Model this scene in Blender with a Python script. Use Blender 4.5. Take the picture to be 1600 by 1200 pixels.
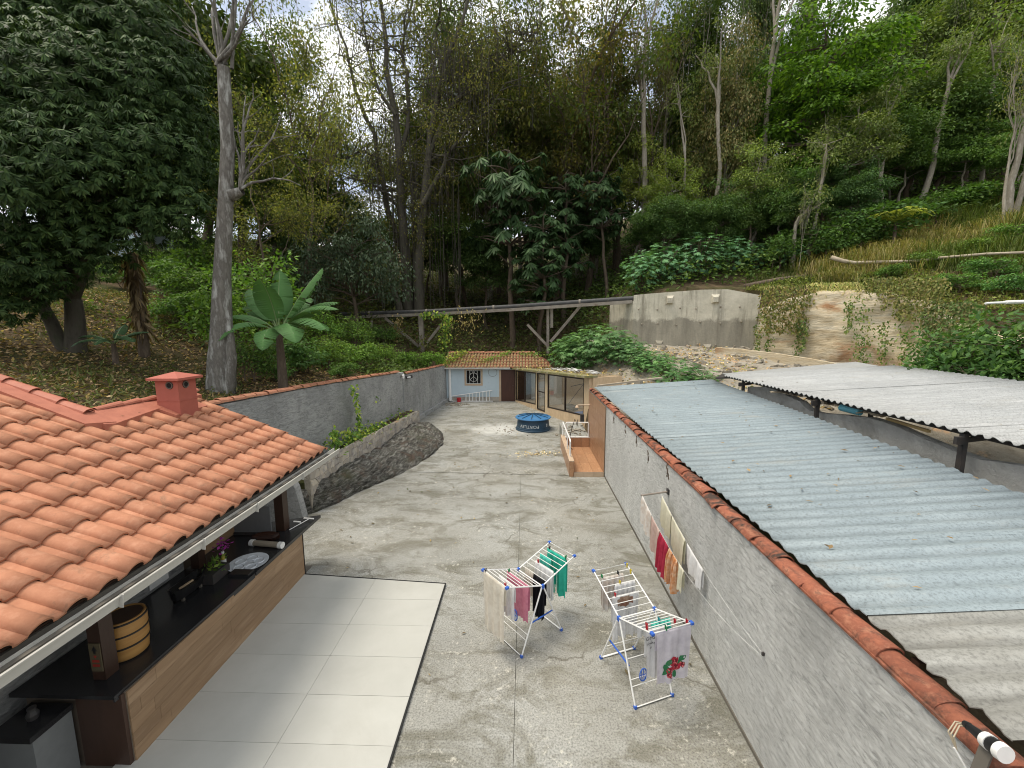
import bpy, math, random
import numpy as np
from mathutils import Vector, Matrix, Euler

R = math.radians
SC = bpy.context.scene
COL = SC.collection
for _o in list(bpy.data.objects):
    bpy.data.objects.remove(_o)

# ------------------------------------------------------------------ camera
EYE = np.array([0.0, 0.0, 4.55])          # standing at a first-floor window
FOC, VPX, VPY = 640.0, 820.0, 514.0        # focal length and vanishing point of the yard, in photo pixels
_yc = np.array([VPX - 800, 600 - VPY, FOC]); _yc /= np.linalg.norm(_yc)
_xc = np.array([_yc[2], 0, -_yc[0]]); _xc /= np.linalg.norm(_xc)
_zc = np.cross(_yc, _xc)
RW = np.array([_xc, _yc, _zc])

def ray(px, py):
    return RW @ np.array([px - 800, 600 - py, FOC])

def site(px, py, Y):
    """point on the sight line through a photo pixel at the surveyed distance Y"""
    r = ray(px, py)
    return EYE + r * (Y / r[1])

cam_d = bpy.data.cameras.new('camera')
cam = bpy.data.objects.new('camera', cam_d)
COL.objects.link(cam)
cam_d.sensor_width = 36
cam_d.lens = FOC / 1600 * 36
cam_d.clip_end = 2000
cam_d.clip_start = 0.05
cam.location = EYE
_r, _u, _f = RW @ np.array([1, 0, 0]), RW @ np.array([0, 1, 0]), RW @ np.array([0, 0, 1])
cam.rotation_euler = Matrix((Vector(_r), Vector(_u), Vector(-_f))).transposed().to_euler()
SC.camera = cam

# ------------------------------------------------------------------ light
SUN_EL, SUN_AZ = R(69), R(-92)             # high hazy sun, from the left
sd = Vector((math.sin(SUN_AZ) * math.cos(SUN_EL), math.cos(SUN_AZ) * math.cos(SUN_EL), math.sin(SUN_EL)))
sun_d = bpy.data.lights.new('sun', 'SUN')
sun_d.energy = 2.1
sun_d.angle = R(28)
sun_d.color = (1.0, 0.91, 0.76)
sun = bpy.data.objects.new('sun', sun_d)
sun.rotation_euler = sd.to_track_quat('Z', 'Y').to_euler()
COL.objects.link(sun)

W = bpy.data.worlds.new('World')
SC.world = W
W.use_nodes = True
wn, wl = W.node_tree.nodes, W.node_tree.links
bg = wn['Background']
sky = wn.new('ShaderNodeTexSky')
sky.sky_type = 'NISHITA'
sky.sun_disc = False
sky.sun_elevation = SUN_EL
sky.sun_rotation = SUN_AZ
sky.dust_density = 2.0
sky.air_density = 1.0
# thin white cloud over the blue, everywhere in the sky
tc = wn.new('ShaderNodeTexCoord')
mp = wn.new('ShaderNodeMapping'); mp.inputs['Scale'].default_value = (2.2, 2.2, 4.5)
nz = wn.new('ShaderNodeTexNoise'); nz.inputs['Scale'].default_value = 2.3; nz.inputs['Detail'].default_value = 9; nz.inputs['Roughness'].default_value = .6
rp = wn.new('ShaderNodeValToRGB'); rp.color_ramp.elements[0].position = .42; rp.color_ramp.elements[1].position = .60
rp.color_ramp.elements[0].color = (.22, .22, .22, 1); rp.color_ramp.elements[1].color = (1, 1, 1, 1)
mx = wn.new('ShaderNodeMix'); mx.data_type = 'RGBA'
mx.inputs[7].default_value = (11.6, 11.6, 11.3, 1)
wl.new(tc.outputs['Generated'], mp.inputs['Vector']); wl.new(mp.outputs[0], nz.inputs['Vector'])
wl.new(nz.outputs['Fac'], rp.inputs['Fac']); wl.new(rp.outputs['Color'], mx.inputs[0])
wl.new(sky.outputs[0], mx.inputs[6]); wl.new(mx.outputs[2], bg.inputs['Color'])
bg.inputs['Strength'].default_value = 0.1

SC.view_settings.view_transform = 'Standard'
SC.view_settings.look = 'None'
SC.view_settings.gamma = 1.0
SC.view_settings.use_curve_mapping = False
SC.view_settings.exposure = 0.6
SC.cycles.max_bounces = 6
SC.cycles.diffuse_bounces = 3
SC.cycles.glossy_bounces = 3
SC.cycles.transmission_bounces = 4
SC.cycles.transparent_max_bounces = 6
SC.cycles.use_denoising = True
SC.cycles.filter_width = 1.05
SC.cycles.sample_clamp_indirect = 2.5

# ------------------------------------------------------------------ materials
def nodes(m):
    return m.node_tree.nodes, m.node_tree.links

def sock(n, i):
    return n.inputs[i]

def new_mat(name):
    m = bpy.data.materials.new(name)
    m.use_nodes = True
    b = m.node_tree.nodes['Principled BSDF']
    return m, b

def _noise(n, l, vec, scale, detail=6, rough=.6, dist=0.0):
    t = n.new('ShaderNodeTexNoise')
    t.inputs['Scale'].default_value = scale
    t.inputs['Detail'].default_value = detail
    t.inputs['Roughness'].default_value = rough
    t.inputs['Distortion'].default_value = dist
    l.new(vec, t.inputs['Vector'])
    return t.outputs['Fac']

def _ramp(n, l, fac, stops):
    r = n.new('ShaderNodeValToRGB')
    e = r.color_ramp.elements
    while len(e) < len(stops):
        e.new(.5)
    for k, (p, c) in enumerate(stops):
        e[k].position = p
        e[k].color = (*c, 1) if len(c) == 3 else c
    l.new(fac, r.inputs['Fac'])
    return r.outputs['Color']

def _mixc(n, l, fac, a, b, mode='MIX'):
    x = n.new('ShaderNodeMix'); x.data_type = 'RGBA'; x.blend_type = mode
    for v, i in ((fac, 0), (a, 6), (b, 7)):
        if isinstance(v, (int, float)): x.inputs[i].default_value = v
        elif isinstance(v, tuple): x.inputs[i].default_value = (*v, 1)
        else: l.new(v, x.inputs[i])
    return x.outputs[2]

def _pos(n, l, stretch=(1, 1, 1), rot=(0, 0, 0), obj=False):
    if obj:
        p = n.new('ShaderNodeTexCoord').outputs['Object']
    else:
        p = n.new('ShaderNodeNewGeometry').outputs['Position']
    m = n.new('ShaderNodeMapping'); m.inputs['Scale'].default_value = stretch; m.inputs['Rotation'].default_value = rot
    l.new(p, m.inputs['Vector'])
    return m.outputs[0]

def _bump(n, l, b, h, strength, dist):
    k = n.new('ShaderNodeBump'); k.inputs['Strength'].default_value = strength; k.inputs['Distance'].default_value = dist
    l.new(h, k.inputs['Height']); l.new(k.outputs[0], b.inputs['Normal'])
    return k

def M(name, c1, c2=None, scale=4.0, rough=.75, bump=.25, bscale=60, bdist=.01, spec=.4, metal=0.0, stretch=(1, 1, 1), rot=(0, 0, 0),
      dirt=None, dirt_scale=1.2, dirt_lo=.55, dirt_hi=.72, vary=0.0, obj=False, c3=None):
    """worn surface: two or three tones in noise, stains with their own shape, fine relief, per-piece tone"""
    m, b = new_mat(name)
    n, l = nodes(m)
    v = _pos(n, l, stretch, rot, obj)
    c2 = c2 or tuple(x * .8 for x in c1)
    stops = [(.35, c1), (.65, c2)] if c3 is None else [(.3, c1), (.5, c2), (.7, c3)]
    col = _ramp(n, l, _noise(n, l, v, scale, 8, .65), stops)
    if dirt:
        f = _ramp(n, l, _noise(n, l, v, dirt_scale, 9, .7, .4), [(dirt_lo, (0, 0, 0)), (dirt_hi, (1, 1, 1))])
        col = _mixc(n, l, f, col, dirt)
    if vary:
        oi = n.new('ShaderNodeObjectInfo')
        mr = n.new('ShaderNodeMapRange'); mr.inputs[3].default_value = 1 - vary; mr.inputs[4].default_value = 1 + vary
        l.new(oi.outputs['Random'], mr.inputs[0])
        cb = n.new('ShaderNodeCombineColor')
        for i in range(3): l.new(mr.outputs[0], cb.inputs[i])
        col = _mixc(n, l, 1.0, col, cb.outputs[0], 'MULTIPLY')
    l.new(col, b.inputs['Base Color'])
    b.inputs['Roughness'].default_value = rough
    b.inputs['Specular IOR Level'].default_value = spec
    b.inputs['Metallic'].default_value = metal
    if bump:
        _bump(n, l, b, _noise(n, l, v, bscale, 5, .7), bump, bdist)
    return m

def plain(name, c, rough=.5, spec=.4, metal=0.0):
    return M(name, c, tuple(x * .9 for x in c), scale=9, rough=rough, bump=.06, bscale=90, spec=spec, metal=metal)

def leaf_mat(name, rough=.45, trans=.3, spec=.35, gain=1.0):
    """foliage: tone per leaf (attribute) times tone per plant (object colour), light comes through the blade"""
    m, b = new_mat(name)
    n, l = nodes(m)
    at = n.new('ShaderNodeAttribute'); at.attribute_name = 'tone'
    oi = n.new('ShaderNodeObjectInfo')
    col = _mixc(n, l, 1.0, at.outputs['Color'], oi.outputs['Color'], 'MULTIPLY')
    col = _mixc(n, l, 1.0, col, (gain * 1.04, gain, gain * .92), 'MULTIPLY')
    l.new(col, b.inputs['Base Color'])
    b.inputs['Roughness'].default_value = rough
    b.inputs['Specular IOR Level'].default_value = spec
    t = n.new('ShaderNodeBsdfTranslucent')
    tcol = _mixc(n, l, 1.0, col, (1.25, 1.35, .55), 'MULTIPLY')
    l.new(tcol, t.inputs['Color'])
    mxs = n.new('ShaderNodeMixShader'); mxs.inputs[0].default_value = trans
    l.new(b.outputs[0], mxs.inputs[1]); l.new(t.outputs[0], mxs.inputs[2])
    l.new(mxs.outputs[0], n['Material Output'].inputs['Surface'])
    return m

def bark_mat(name, c1, c2, c3=None, sc=3):
    return M(name, c1, c2, scale=sc, rough=.9, bump=.8, bscale=14, bdist=.03, stretch=(2.2, 2.2, .7), c3=c3, obj=False)

MT = {}
def mats():
    t = MT
    t['stucco_right'] = None
    t['tile_clay'] = M('clay roof tile', (.50, .235, .135), (.42, .185, .105), scale=6, rough=.85, bump=.3, bscale=70, bdist=.005, vary=.09, c3=(.54, .275, .17),
                       dirt=(.19, .12, .075), dirt_scale=5, dirt_lo=.57, dirt_hi=.76)
    t['flashing'] = M('painted mortar', (.44, .16, .10), (.36, .125, .08), scale=6, rough=.6, bump=.3, bscale=30)
    t['chimney'] = M('painted chimney', (.40, .12, .085), (.36, .105, .075), scale=5, rough=.75, bump=.25, bscale=40)
    t['cap_old'] = M('weathered cap tile', (.35, .13, .075), (.24, .088, .055), scale=9, rough=.95, bump=.8, bscale=35, bdist=.012, vary=.2, spec=.2,
                      dirt=(.060, .044, .036), dirt_scale=4.5, dirt_lo=.48, dirt_hi=.62, c3=(.40, .18, .11))
    t['cap_left'] = M('sun bleached cap tile', (.46, .22, .13), (.36, .15, .09), scale=7, rough=.85, bump=.4, bscale=45, vary=.15)
    t['wood_dark'] = M('dark stained wood', (.060, .032, .022), (.035, .018, .012), scale=3, rough=.45, bump=.15, bscale=40, stretch=(1, 1, .2))
    t['fascia'] = M('grey weathered board', (.16, .145, .12), (.10, .09, .075), scale=4, rough=.8, bump=.3, bscale=30, stretch=(1, .15, 1))
    t['aluminium'] = M('dull white gutter', (.50, .49, .45), (.40, .39, .36), scale=3, rough=.4, bump=.05, stretch=(1, .3, 1), dirt=(.33, .31, .26), dirt_scale=3, dirt_lo=.6, dirt_hi=.8)
    t['plank'] = M('wood look plank tile', (.34, .225, .13), (.26, .165, .092), scale=2.2, rough=.4, bump=.05, bscale=60, stretch=(4, .4, 4), vary=.09, c3=(.40, .275, .17))
    t['grout'] = plain('grout', (.16, .13, .10), .9)
    t['granite'] = M('black granite', (.016, .016, .017), (.028, .028, .03), scale=120, rough=.22, bump=0, spec=.5)
    t['porcelain'] = M('pale porcelain tile', (.465, .465, .43), (.425, .425, .39), scale=1.3, rough=.36, bump=.03, vary=.03, dirt=(.39, .385, .35), dirt_scale=.9, dirt_lo=.52, dirt_hi=.82)
    t['patio_grout'] = plain('patio grout', (.36, .36, .33), .9)
    t['white_paint'] = plain('white paint', (.78, .78, .76), .45)
    t['white_tube'] = plain('white coated tube', (.80, .80, .78), .3)
    t['blue_plastic'] = plain('blue plastic', (.035, .12, .50), .4)
    t['black_plastic'] = plain('black plastic', (.015, .015, .016), .4)
    t['steel_dark'] = M('dark painted steel', (.03, .032, .034), (.06, .05, .045), scale=6, rough=.6, bump=.2)
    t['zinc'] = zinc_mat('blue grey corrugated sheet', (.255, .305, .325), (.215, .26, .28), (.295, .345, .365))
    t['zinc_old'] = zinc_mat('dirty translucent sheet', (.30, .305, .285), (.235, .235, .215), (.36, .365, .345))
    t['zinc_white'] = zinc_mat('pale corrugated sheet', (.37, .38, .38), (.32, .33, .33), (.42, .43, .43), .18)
    t['house_blue'] = M('pale blue painted wall', (.52, .61, .66), (.47, .565, .62), scale=1.5, rough=.8, bump=.15, dirt=(.36, .41, .43), dirt_scale=2.2, dirt_lo=.6, dirt_hi=.8)
    t['door_wood'] = M('brown door', (.085, .034, .022), (.06, .024, .016), scale=3, rough=.5, stretch=(6, 6, .6))
    t['tan_tile'] = M('tan wall tile', (.62, .47, .31), (.52, .39, .25), scale=4, rough=.5, bump=.1, vary=.07, stretch=(3, 3, 1))
    t['frame_dark'] = plain('dark bronze frame', (.028, .017, .012), .35)
    t['frame_tan'] = plain('tan frame', (.62, .50, .34), .5)
    t['tank_blue'] = M('blue polyethylene', (.045, .17, .36), (.035, .14, .31), scale=4, rough=.45, bump=.05, dirt=(.12, .22, .33), dirt_scale=3, dirt_lo=.55, dirt_hi=.8)
    t['tank_side'] = M('dark blue polyethylene', (.022, .058, .098), (.017, .045, .078), scale=4, rough=.5, bump=.05, dirt=(.05, .07, .085), dirt_scale=3, dirt_lo=.55, dirt_hi=.8)
    t['tile_brown'] = M('orange brown wood tile', (.46, .265, .15), (.36, .19, .10), scale=3.2, rough=.35, bump=.05, vary=.10, stretch=(7, 1.2, 7), c3=(.52, .33, .20))
    t['tile_brown_wall'] = M('brown wood wall tile', (.40, .24, .14), (.31, .175, .10), scale=2.6, rough=.4, bump=.05, vary=.09, stretch=(6, 3, 1.2), rot=(.6, 0, 0), c3=(.46, .30, .19))
    t['beige_step'] = M('beige step tile', (.52, .40, .28), (.45, .33, .23), scale=5, rough=.5, vary=.06)
    t['glass'] = glass_mat()
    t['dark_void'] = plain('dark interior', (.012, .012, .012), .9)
    t['conc_wall'] = wall_concrete()
    t['rock_face'] = rock_face_mat()
    t['boulder'] = boulder_mat()
    t['yard'] = yard_mat()
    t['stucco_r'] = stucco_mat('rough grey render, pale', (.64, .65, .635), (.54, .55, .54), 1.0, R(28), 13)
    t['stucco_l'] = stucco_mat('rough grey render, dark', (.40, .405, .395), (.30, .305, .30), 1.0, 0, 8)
    t['stone_clad'] = stone_clad_mat()
    t['soil'] = soil_mat()
    t['rubble'] = M('pale rubble', (.38, .35, .29), (.24, .21, .165), scale=2.1, rough=.95, bump=.9, bscale=9, bdist=.08, dirt=(.50, .33, .20), dirt_scale=1.5, dirt_lo=.58, dirt_hi=.68)
    t['bark_dark'] = bark_mat('dark bark', (.045, .038, .03), (.085, .075, .058), (.06, .065, .04))
    t['bark_grey'] = bark_mat('grey lichen bark', (.22, .21, .185), (.115, .105, .09), (.40, .40, .37))
    t['bark_pale'] = bark_mat('pale bark', (.34, .31, .25), (.24, .21, .165), (.42, .39, .33))
    t['bark_brown'] = bark_mat('brown bark', (.15, .115, .08), (.095, .07, .05), (.19, .15, .11))
    t['dry_vine'] = M('dry vine', (.19, .15, .085), (.12, .095, .055), scale=6, rough=.9, bump=.3)
    t['leaf'] = leaf_mat('leaf', rough=.55, spec=.2, gain=2.15)
    t['leaf_gloss'] = leaf_mat('glossy leaf', rough=.5, trans=.14, spec=.13, gain=1.5)
    t['leaf_thin'] = leaf_mat('thin leaf', rough=.55, trans=.4, spec=.2, gain=1.6)
    t['grass'] = leaf_mat('grass blade', rough=.7, trans=.3, spec=.15, gain=1.0)
    t['lit_sheet'] = sheet_translucent()
    t['pipe_dark'] = M('dark pipe', (.075, .075, .075), (.05, .05, .052), scale=3, rough=.6, bump=.2, dirt=(.16, .14, .11), dirt_scale=2)
    t['pipe_grey'] = M('rusty grey beam', (.30, .27, .23), (.20, .17, .14), scale=2, rough=.7, bump=.3, dirt=(.14, .09, .05), dirt_scale=3)
    t['log'] = M('dead pale wood', (.46, .40, .31), (.34, .28, .2), scale=3, rough=.9, bump=.4, bscale=25, stretch=(.4, 2, 2))

def zinc_mat(name, c1, c2, c3, pitch=.21):
    m, b = new_mat(name)
    n, l = nodes(m)
    v = _pos(n, l, (.45, 2.2, 1))
    col = _ramp(n, l, _noise(n, l, v, 1.3, 8, .7), [(.3, c1), (.5, c2), (.72, c3)])
    v2 = _pos(n, l)
    sp = _ramp(n, l, _noise(n, l, v2, 38, 4, .75), [(.36, (.68, .68, .68)), (.5, (1, 1, 1)), (.66, (1.1, 1.1, 1.1))])
    col = _mixc(n, l, 1.0, col, sp, 'MULTIPLY')
    f = _ramp(n, l, _noise(n, l, _pos(n, l, (.3, 1.5, 1)), 1.6, 9, .75, .6), [(.55, (0, 0, 0)), (.8, (.7, .7, .7))])
    col = _mixc(n, l, f, col, (.30, .285, .24))
    # shading painted into the valleys of the corrugation, together with some dirt
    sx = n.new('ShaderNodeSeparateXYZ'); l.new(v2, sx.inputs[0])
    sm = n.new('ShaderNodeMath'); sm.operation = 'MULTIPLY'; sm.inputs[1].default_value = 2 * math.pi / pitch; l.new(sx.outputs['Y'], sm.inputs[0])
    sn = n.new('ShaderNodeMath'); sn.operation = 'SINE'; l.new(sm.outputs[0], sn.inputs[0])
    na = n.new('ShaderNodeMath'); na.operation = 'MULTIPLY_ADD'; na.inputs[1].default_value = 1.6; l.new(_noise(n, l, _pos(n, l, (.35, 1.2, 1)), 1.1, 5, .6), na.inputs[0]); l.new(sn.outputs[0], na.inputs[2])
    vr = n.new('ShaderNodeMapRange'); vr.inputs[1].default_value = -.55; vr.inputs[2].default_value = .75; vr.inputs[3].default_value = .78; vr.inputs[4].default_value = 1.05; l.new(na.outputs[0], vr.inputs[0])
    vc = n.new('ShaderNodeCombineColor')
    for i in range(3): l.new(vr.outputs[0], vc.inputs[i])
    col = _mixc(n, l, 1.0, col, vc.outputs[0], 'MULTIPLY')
    oi = n.new('ShaderNodeObjectInfo')
    mr = n.new('ShaderNodeMapRange'); mr.inputs[3].default_value = .93; mr.inputs[4].default_value = 1.05
    l.new(oi.outputs['Random'], mr.inputs[0])
    cb = n.new('ShaderNodeCombineColor')
    for i in range(3): l.new(mr.outputs[0], cb.inputs[i])
    col = _mixc(n, l, 1.0, col, cb.outputs[0], 'MULTIPLY')
    l.new(col, b.inputs['Base Color'])
    b.inputs['Roughness'].default_value = .62
    b.inputs['Specular IOR Level'].default_value = .35
    _bump(n, l, b, _noise(n, l, v2, 25, 4, .6), .12, .01)
    return m

def sheet_translucent():
    m, b = new_mat('milky translucent roof sheet')
    n, l = nodes(m)
    col = _ramp(n, l, _noise(n, l, _pos(n, l), 2.5, 7, .7), [(.35, (.62, .60, .52)), (.55, (.40, .37, .27)), (.7, (.25, .24, .14))])
    l.new(col, b.inputs['Base Color']); b.inputs['Roughness'].default_value = .8
    tr = n.new('ShaderNodeBsdfTranslucent'); tr.inputs[0].default_value = (.95, .92, .84, 1)
    ms = n.new('ShaderNodeMixShader'); ms.inputs[0].default_value = .85
    l.new(b.outputs[0], ms.inputs[1]); l.new(tr.outputs[0], ms.inputs[2])
    tp = n.new('ShaderNodeBsdfTransparent'); m2 = n.new('ShaderNodeMixShader'); m2.inputs[0].default_value = .7      # even see-through share, added to let more light into the annex
    l.new(ms.outputs[0], m2.inputs[1]); l.new(tp.outputs[0], m2.inputs[2]); l.new(m2.outputs[0], n['Material Output'].inputs['Surface'])
    return m

def glass_mat():
    m, b = new_mat('window glass')
    b.inputs['Base Color'].default_value = (.9, .95, .93, 1)
    b.inputs['Roughness'].default_value = .02
    b.inputs['Transmission Weight'].default_value = 1.0
    b.inputs['IOR'].default_value = 1.02
    b.inputs['Specular IOR Level'].default_value = .5
    n, l = nodes(m)
    tr = n.new('ShaderNodeBsdfTransparent'); tr.inputs[0].default_value = (.95, .96, .94, 1)
    gl = n.new('ShaderNodeBsdfGlossy'); gl.inputs['Roughness'].default_value = .03
    fr = n.new('ShaderNodeFresnel'); fr.inputs['IOR'].default_value = 1.5
    mixs = n.new('ShaderNodeMixShader')
    fm_ = n.new('ShaderNodeMath'); fm_.operation = 'MULTIPLY'; fm_.inputs[1].default_value = .35; l.new(fr.outputs[0], fm_.inputs[0]); l.new(fm_.outputs[0], mixs.inputs[0]); l.new(tr.outputs[0], mixs.inputs[1]); l.new(gl.outputs[0], mixs.inputs[2])
    l.new(mixs.outputs[0], n['Material Output'].inputs['Surface'])
    return m

def wall_concrete():
    m, b = new_mat('old retaining wall concrete')
    n, l = nodes(m)
    v = _pos(n, l)
    # the old pour: bare stained lower half, limewashed upper half with a wavy edge
    up = n.new('ShaderNodeSeparateXYZ'); l.new(v, up.inputs[0])
    wob = _noise(n, l, v, 1.2, 8, .7)
    ad = n.new('ShaderNodeMath'); ad.operation = 'MULTIPLY_ADD'; ad.inputs[1].default_value = 1.3; l.new(wob, ad.inputs[0]); l.new(up.outputs['Z'], ad.inputs[2])
    rampz = n.new('ShaderNodeMapRange'); rampz.inputs[1].default_value = 5.62; rampz.inputs[2].default_value = 5.80
    l.new(ad.outputs[0], rampz.inputs[0])
    lo = _ramp(n, l, _noise(n, l, _pos(n, l, (1.2, 1.2, .22)), 1.6, 8, .7), [(.3, (.36, .33, .26)), (.5, (.27, .25, .20)), (.7, (.19, .175, .14))])
    hi = _ramp(n, l, _noise(n, l, v, 1.7, 9, .7), [(.32, (.60, .56, .46)), (.55, (.49, .46, .37)), (.72, (.38, .35, .28))])
    col = _mixc(n, l, rampz.outputs[0], lo, hi)
    st = _ramp(n, l, _noise(n, l, _pos(n, l, (2.2, 2.2, .22)), 1.1, 8, .7), [(.52, (0, 0, 0)), (.68, (.8, .8, .8))])
    col = _mixc(n, l, st, col, (.19, .17, .13))
    l.new(col, b.inputs['Base Color']); b.inputs['Roughness'].default_value = .9
    _bump(n, l, b, _noise(n, l, v, 6, 8, .7), .5, .05)
    return m

def rock_face_mat():
    m, b = new_mat('cut saprolite rock')
    n, l = nodes(m)
    v = _pos(n, l, (.5, .5, 2.6), (.08, .1, 0))
    col = _ramp(n, l, _noise(n, l, v, 1.2, 9, .65, .5), [(.28, (.40, .29, .17)), (.42, (.52, .43, .29)), (.55, (.56, .49, .36)), (.75, (.46, .44, .38))])
    f = _ramp(n, l, _noise(n, l, _pos(n, l, (.25, .25, .7)), 1.2, 6, .6, .8), [(.58, (0, 0, 0)), (.70, (1, 1, 1))])
    col = _mixc(n, l, f, col, (.36, .20, .10))
    l.new(col, b.inputs['Base Color']); b.inputs['Roughness'].default_value = .95
    _bump(n, l, b, _noise(n, l, _pos(n, l, (1, 1, 5)), 2.2, 9, .7), .8, .12)
    return m

def boulder_mat():
    m, b = new_mat('mossy gneiss')
    n, l = nodes(m)
    v = _pos(n, l, (1.6, .35, 2.6), (0, .3, .25))
    col = _ramp(n, l, _noise(n, l, v, 5.5, 10, .8, .6), [(.39, (.034, .032, .028)), (.47, (.105, .10, .088)), (.54, (.21, .205, .18)), (.61, (.42, .41, .37))])
    f = _ramp(n, l, _noise(n, l, _pos(n, l), 2.2, 8, .7, .3), [(.52, (0, 0, 0)), (.62, (1, 1, 1))])
    col = _mixc(n, l, f, col, _ramp(n, l, _noise(n, l, _pos(n, l), 14, 6, .7), [(.42, (.075, .058, .045)), (.55, (.19, .14, .11)), (.62, (.05, .045, .03))]))
    g = _ramp(n, l, _noise(n, l, _pos(n, l), 1.3, 7, .7), [(.52, (0, 0, 0)), (.7, (.8, .8, .8))])
    col = _mixc(n, l, g, col, (.075, .08, .045))
    l.new(col, b.inputs['Base Color']); b.inputs['Roughness'].default_value = .95
    b.inputs['Specular IOR Level'].default_value = .2
    _bump(n, l, b, _noise(n, l, v, 7, 10, .8), 1.0, .16)
    return m

def yard_mat():
    m, b = new_mat('old yard concrete')
    n, l = nodes(m)
    v = _pos(n, l)
    col = _ramp(n, l, _noise(n, l, v, .42, 8, .62), [(.32, (.235, .235, .215)), (.47, (.29, .29, .265)), (.6, (.33, .335, .315)), (.75, (.365, .375, .36))])
    # greenish-brown soiling in smeared patches
    f = _ramp(n, l, _noise(n, l, _pos(n, l, (.8, 1.5, 1), (0, 0, .25)), 1.15, 10, .74, .7), [(.47, (0, 0, 0)), (.60, (.95, .95, .95))])
    col = _mixc(n, l, f, col, (.16, .155, .125))
    f2 = _ramp(n, l, _noise(n, l, v, 3.4, 8, .75, .4), [(.54, (0, 0, 0)), (.70, (.8, .8, .8))])
    col = _mixc(n, l, f2, col, (.145, .135, .105))
    # wide warm drift
    f5 = _ramp(n, l, _noise(n, l, v, .3, 3, .5), [(.45, (0, 0, 0)), (.7, (.35, .35, .35))])
    col = _mixc(n, l, f5, col, (.34, .32, .27))
    # lime spots and spalled aggregate
    f3 = _ramp(n, l, _noise(n, l, v, 11, 6, .7), [(.56, (0, 0, 0)), (.66, (.85, .85, .85))])
    fm = _ramp(n, l, _noise(n, l, v, .75, 4, .6), [(.44, (0, 0, 0)), (.60, (1, 1, 1))])
    col = _mixc(n, l, _mixc(n, l, 1.0, f3, fm, 'MULTIPLY'), col, (.56, .54, .47))
    f4 = _ramp(n, l, _noise(n, l, v, 45, 3, .6), [(.34, (.62, .62, .62)), (.5, (1, 1, 1)), (.66, (1.18, 1.18, 1.18))])
    col = _mixc(n, l, 1.0, col, f4, 'MULTIPLY')
    f6 = _ramp(n, l, _noise(n, l, v, 8, 8, .8, .3), [(.55, (0, 0, 0)), (.68, (.6, .6, .6))])
    col = _mixc(n, l, f6, col, (.13, .12, .10))
    # cement dust spilt beside the water tank
    ds = n.new('ShaderNodeVectorMath'); ds.operation = 'DISTANCE'; ds.inputs[1].default_value = (-.9, 18.3, 0); l.new(_pos(n, l, (.8, 1, 1)), ds.inputs[0])
    da = n.new('ShaderNodeMath'); da.operation = 'MULTIPLY_ADD'; da.inputs[1].default_value = 2.4; l.new(_noise(n, l, v, 1.6, 8, .7), da.inputs[0]); l.new(ds.outputs['Value'], da.inputs[2])
    dm = n.new('ShaderNodeMapRange'); dm.inputs[1].default_value = 2.6; dm.inputs[2].default_value = 1.7; dm.inputs[4].default_value = .75; l.new(da.outputs[0], dm.inputs[0])
    col = _mixc(n, l, dm.outputs[0], col, (.55, .55, .52))
    # hairline cracks
    vo = n.new('ShaderNodeTexVoronoi'); vo.feature = 'DISTANCE_TO_EDGE'; vo.inputs['Scale'].default_value = .32
    wv = n.new('ShaderNodeTexNoise'); wv.inputs['Scale'].default_value = 2.2; wv.inputs['Detail'].default_value = 6
    l.new(v, wv.inputs['Vector'])
    va = n.new('ShaderNodeVectorMath'); va.operation = 'MULTIPLY_ADD'; va.inputs[1].default_value = (.7, .7, .7)
    l.new(wv.outputs['Color'], va.inputs[0]); l.new(v, va.inputs[2]); l.new(va.outputs[0], vo.inputs['Vector'])
    cr = _ramp(n, l, vo.outputs['Distance'], [(.002, (1, 1, 1)), (.006, (0, 0, 0))])
    crm = _ramp(n, l, _noise(n, l, v, .55, 3, .6), [(.47, (0, 0, 0)), (.56, (.8, .8, .8))])
    col = _mixc(n, l, _mixc(n, l, 1.0, cr, crm, 'MULTIPLY'), col, (.10, .09, .07))
    l.new(col, b.inputs['Base Color']); b.inputs['Roughness'].default_value = .85
    b.inputs['Specular IOR Level'].default_value = .3
    _bump(n, l, b, _noise(n, l, v, 30, 8, .75), .35, .02)
    return m

def stucco_mat(name, c1, c2, amp, tilt, grain=20):
    m, b = new_mat(name)
    n, l = nodes(m)
    v = _pos(n, l, (1, 1, 1))
    col = _ramp(n, l, _noise(n, l, v, .8, 8, .65), [(.35, c1), (.65, c2)])
    vs = _pos(n, l, (1, .55, 1.7), (tilt, 0, 0))
    h = _noise(n, l, vs, grain, 6, .78, .9)
    k = _ramp(n, l, h, [(.36, (.55, .55, .55)), (.49, (.97, .97, .97)), (.64, (1.15, 1.15, 1.15))])
    col = _mixc(n, l, .85, col, k, 'MULTIPLY')
    f = _ramp(n, l, _noise(n, l, _pos(n, l, (1, 1, .35)), 1.0, 8, .7, .3), [(.5, (0, 0, 0)), (.72, (.75, .75, .75))])
    col = _mixc(n, l, f, col, tuple(x * .55 for x in c2))
    f = _ramp(n, l, _noise(n, l, _pos(n, l, (1, .5, .8)), .45, 5, .6), [(.5, (0, 0, 0)), (.68, (.5, .5, .5))])
    col = _mixc(n, l, f, col, tuple(x * .7 for x in c2))
    l.new(col, b.inputs['Base Color']); b.inputs['Roughness'].default_value = .95
    b.inputs['Specular IOR Level'].default_value = .2
    _bump(n, l, b, h, amp, .045)
    return m

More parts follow.
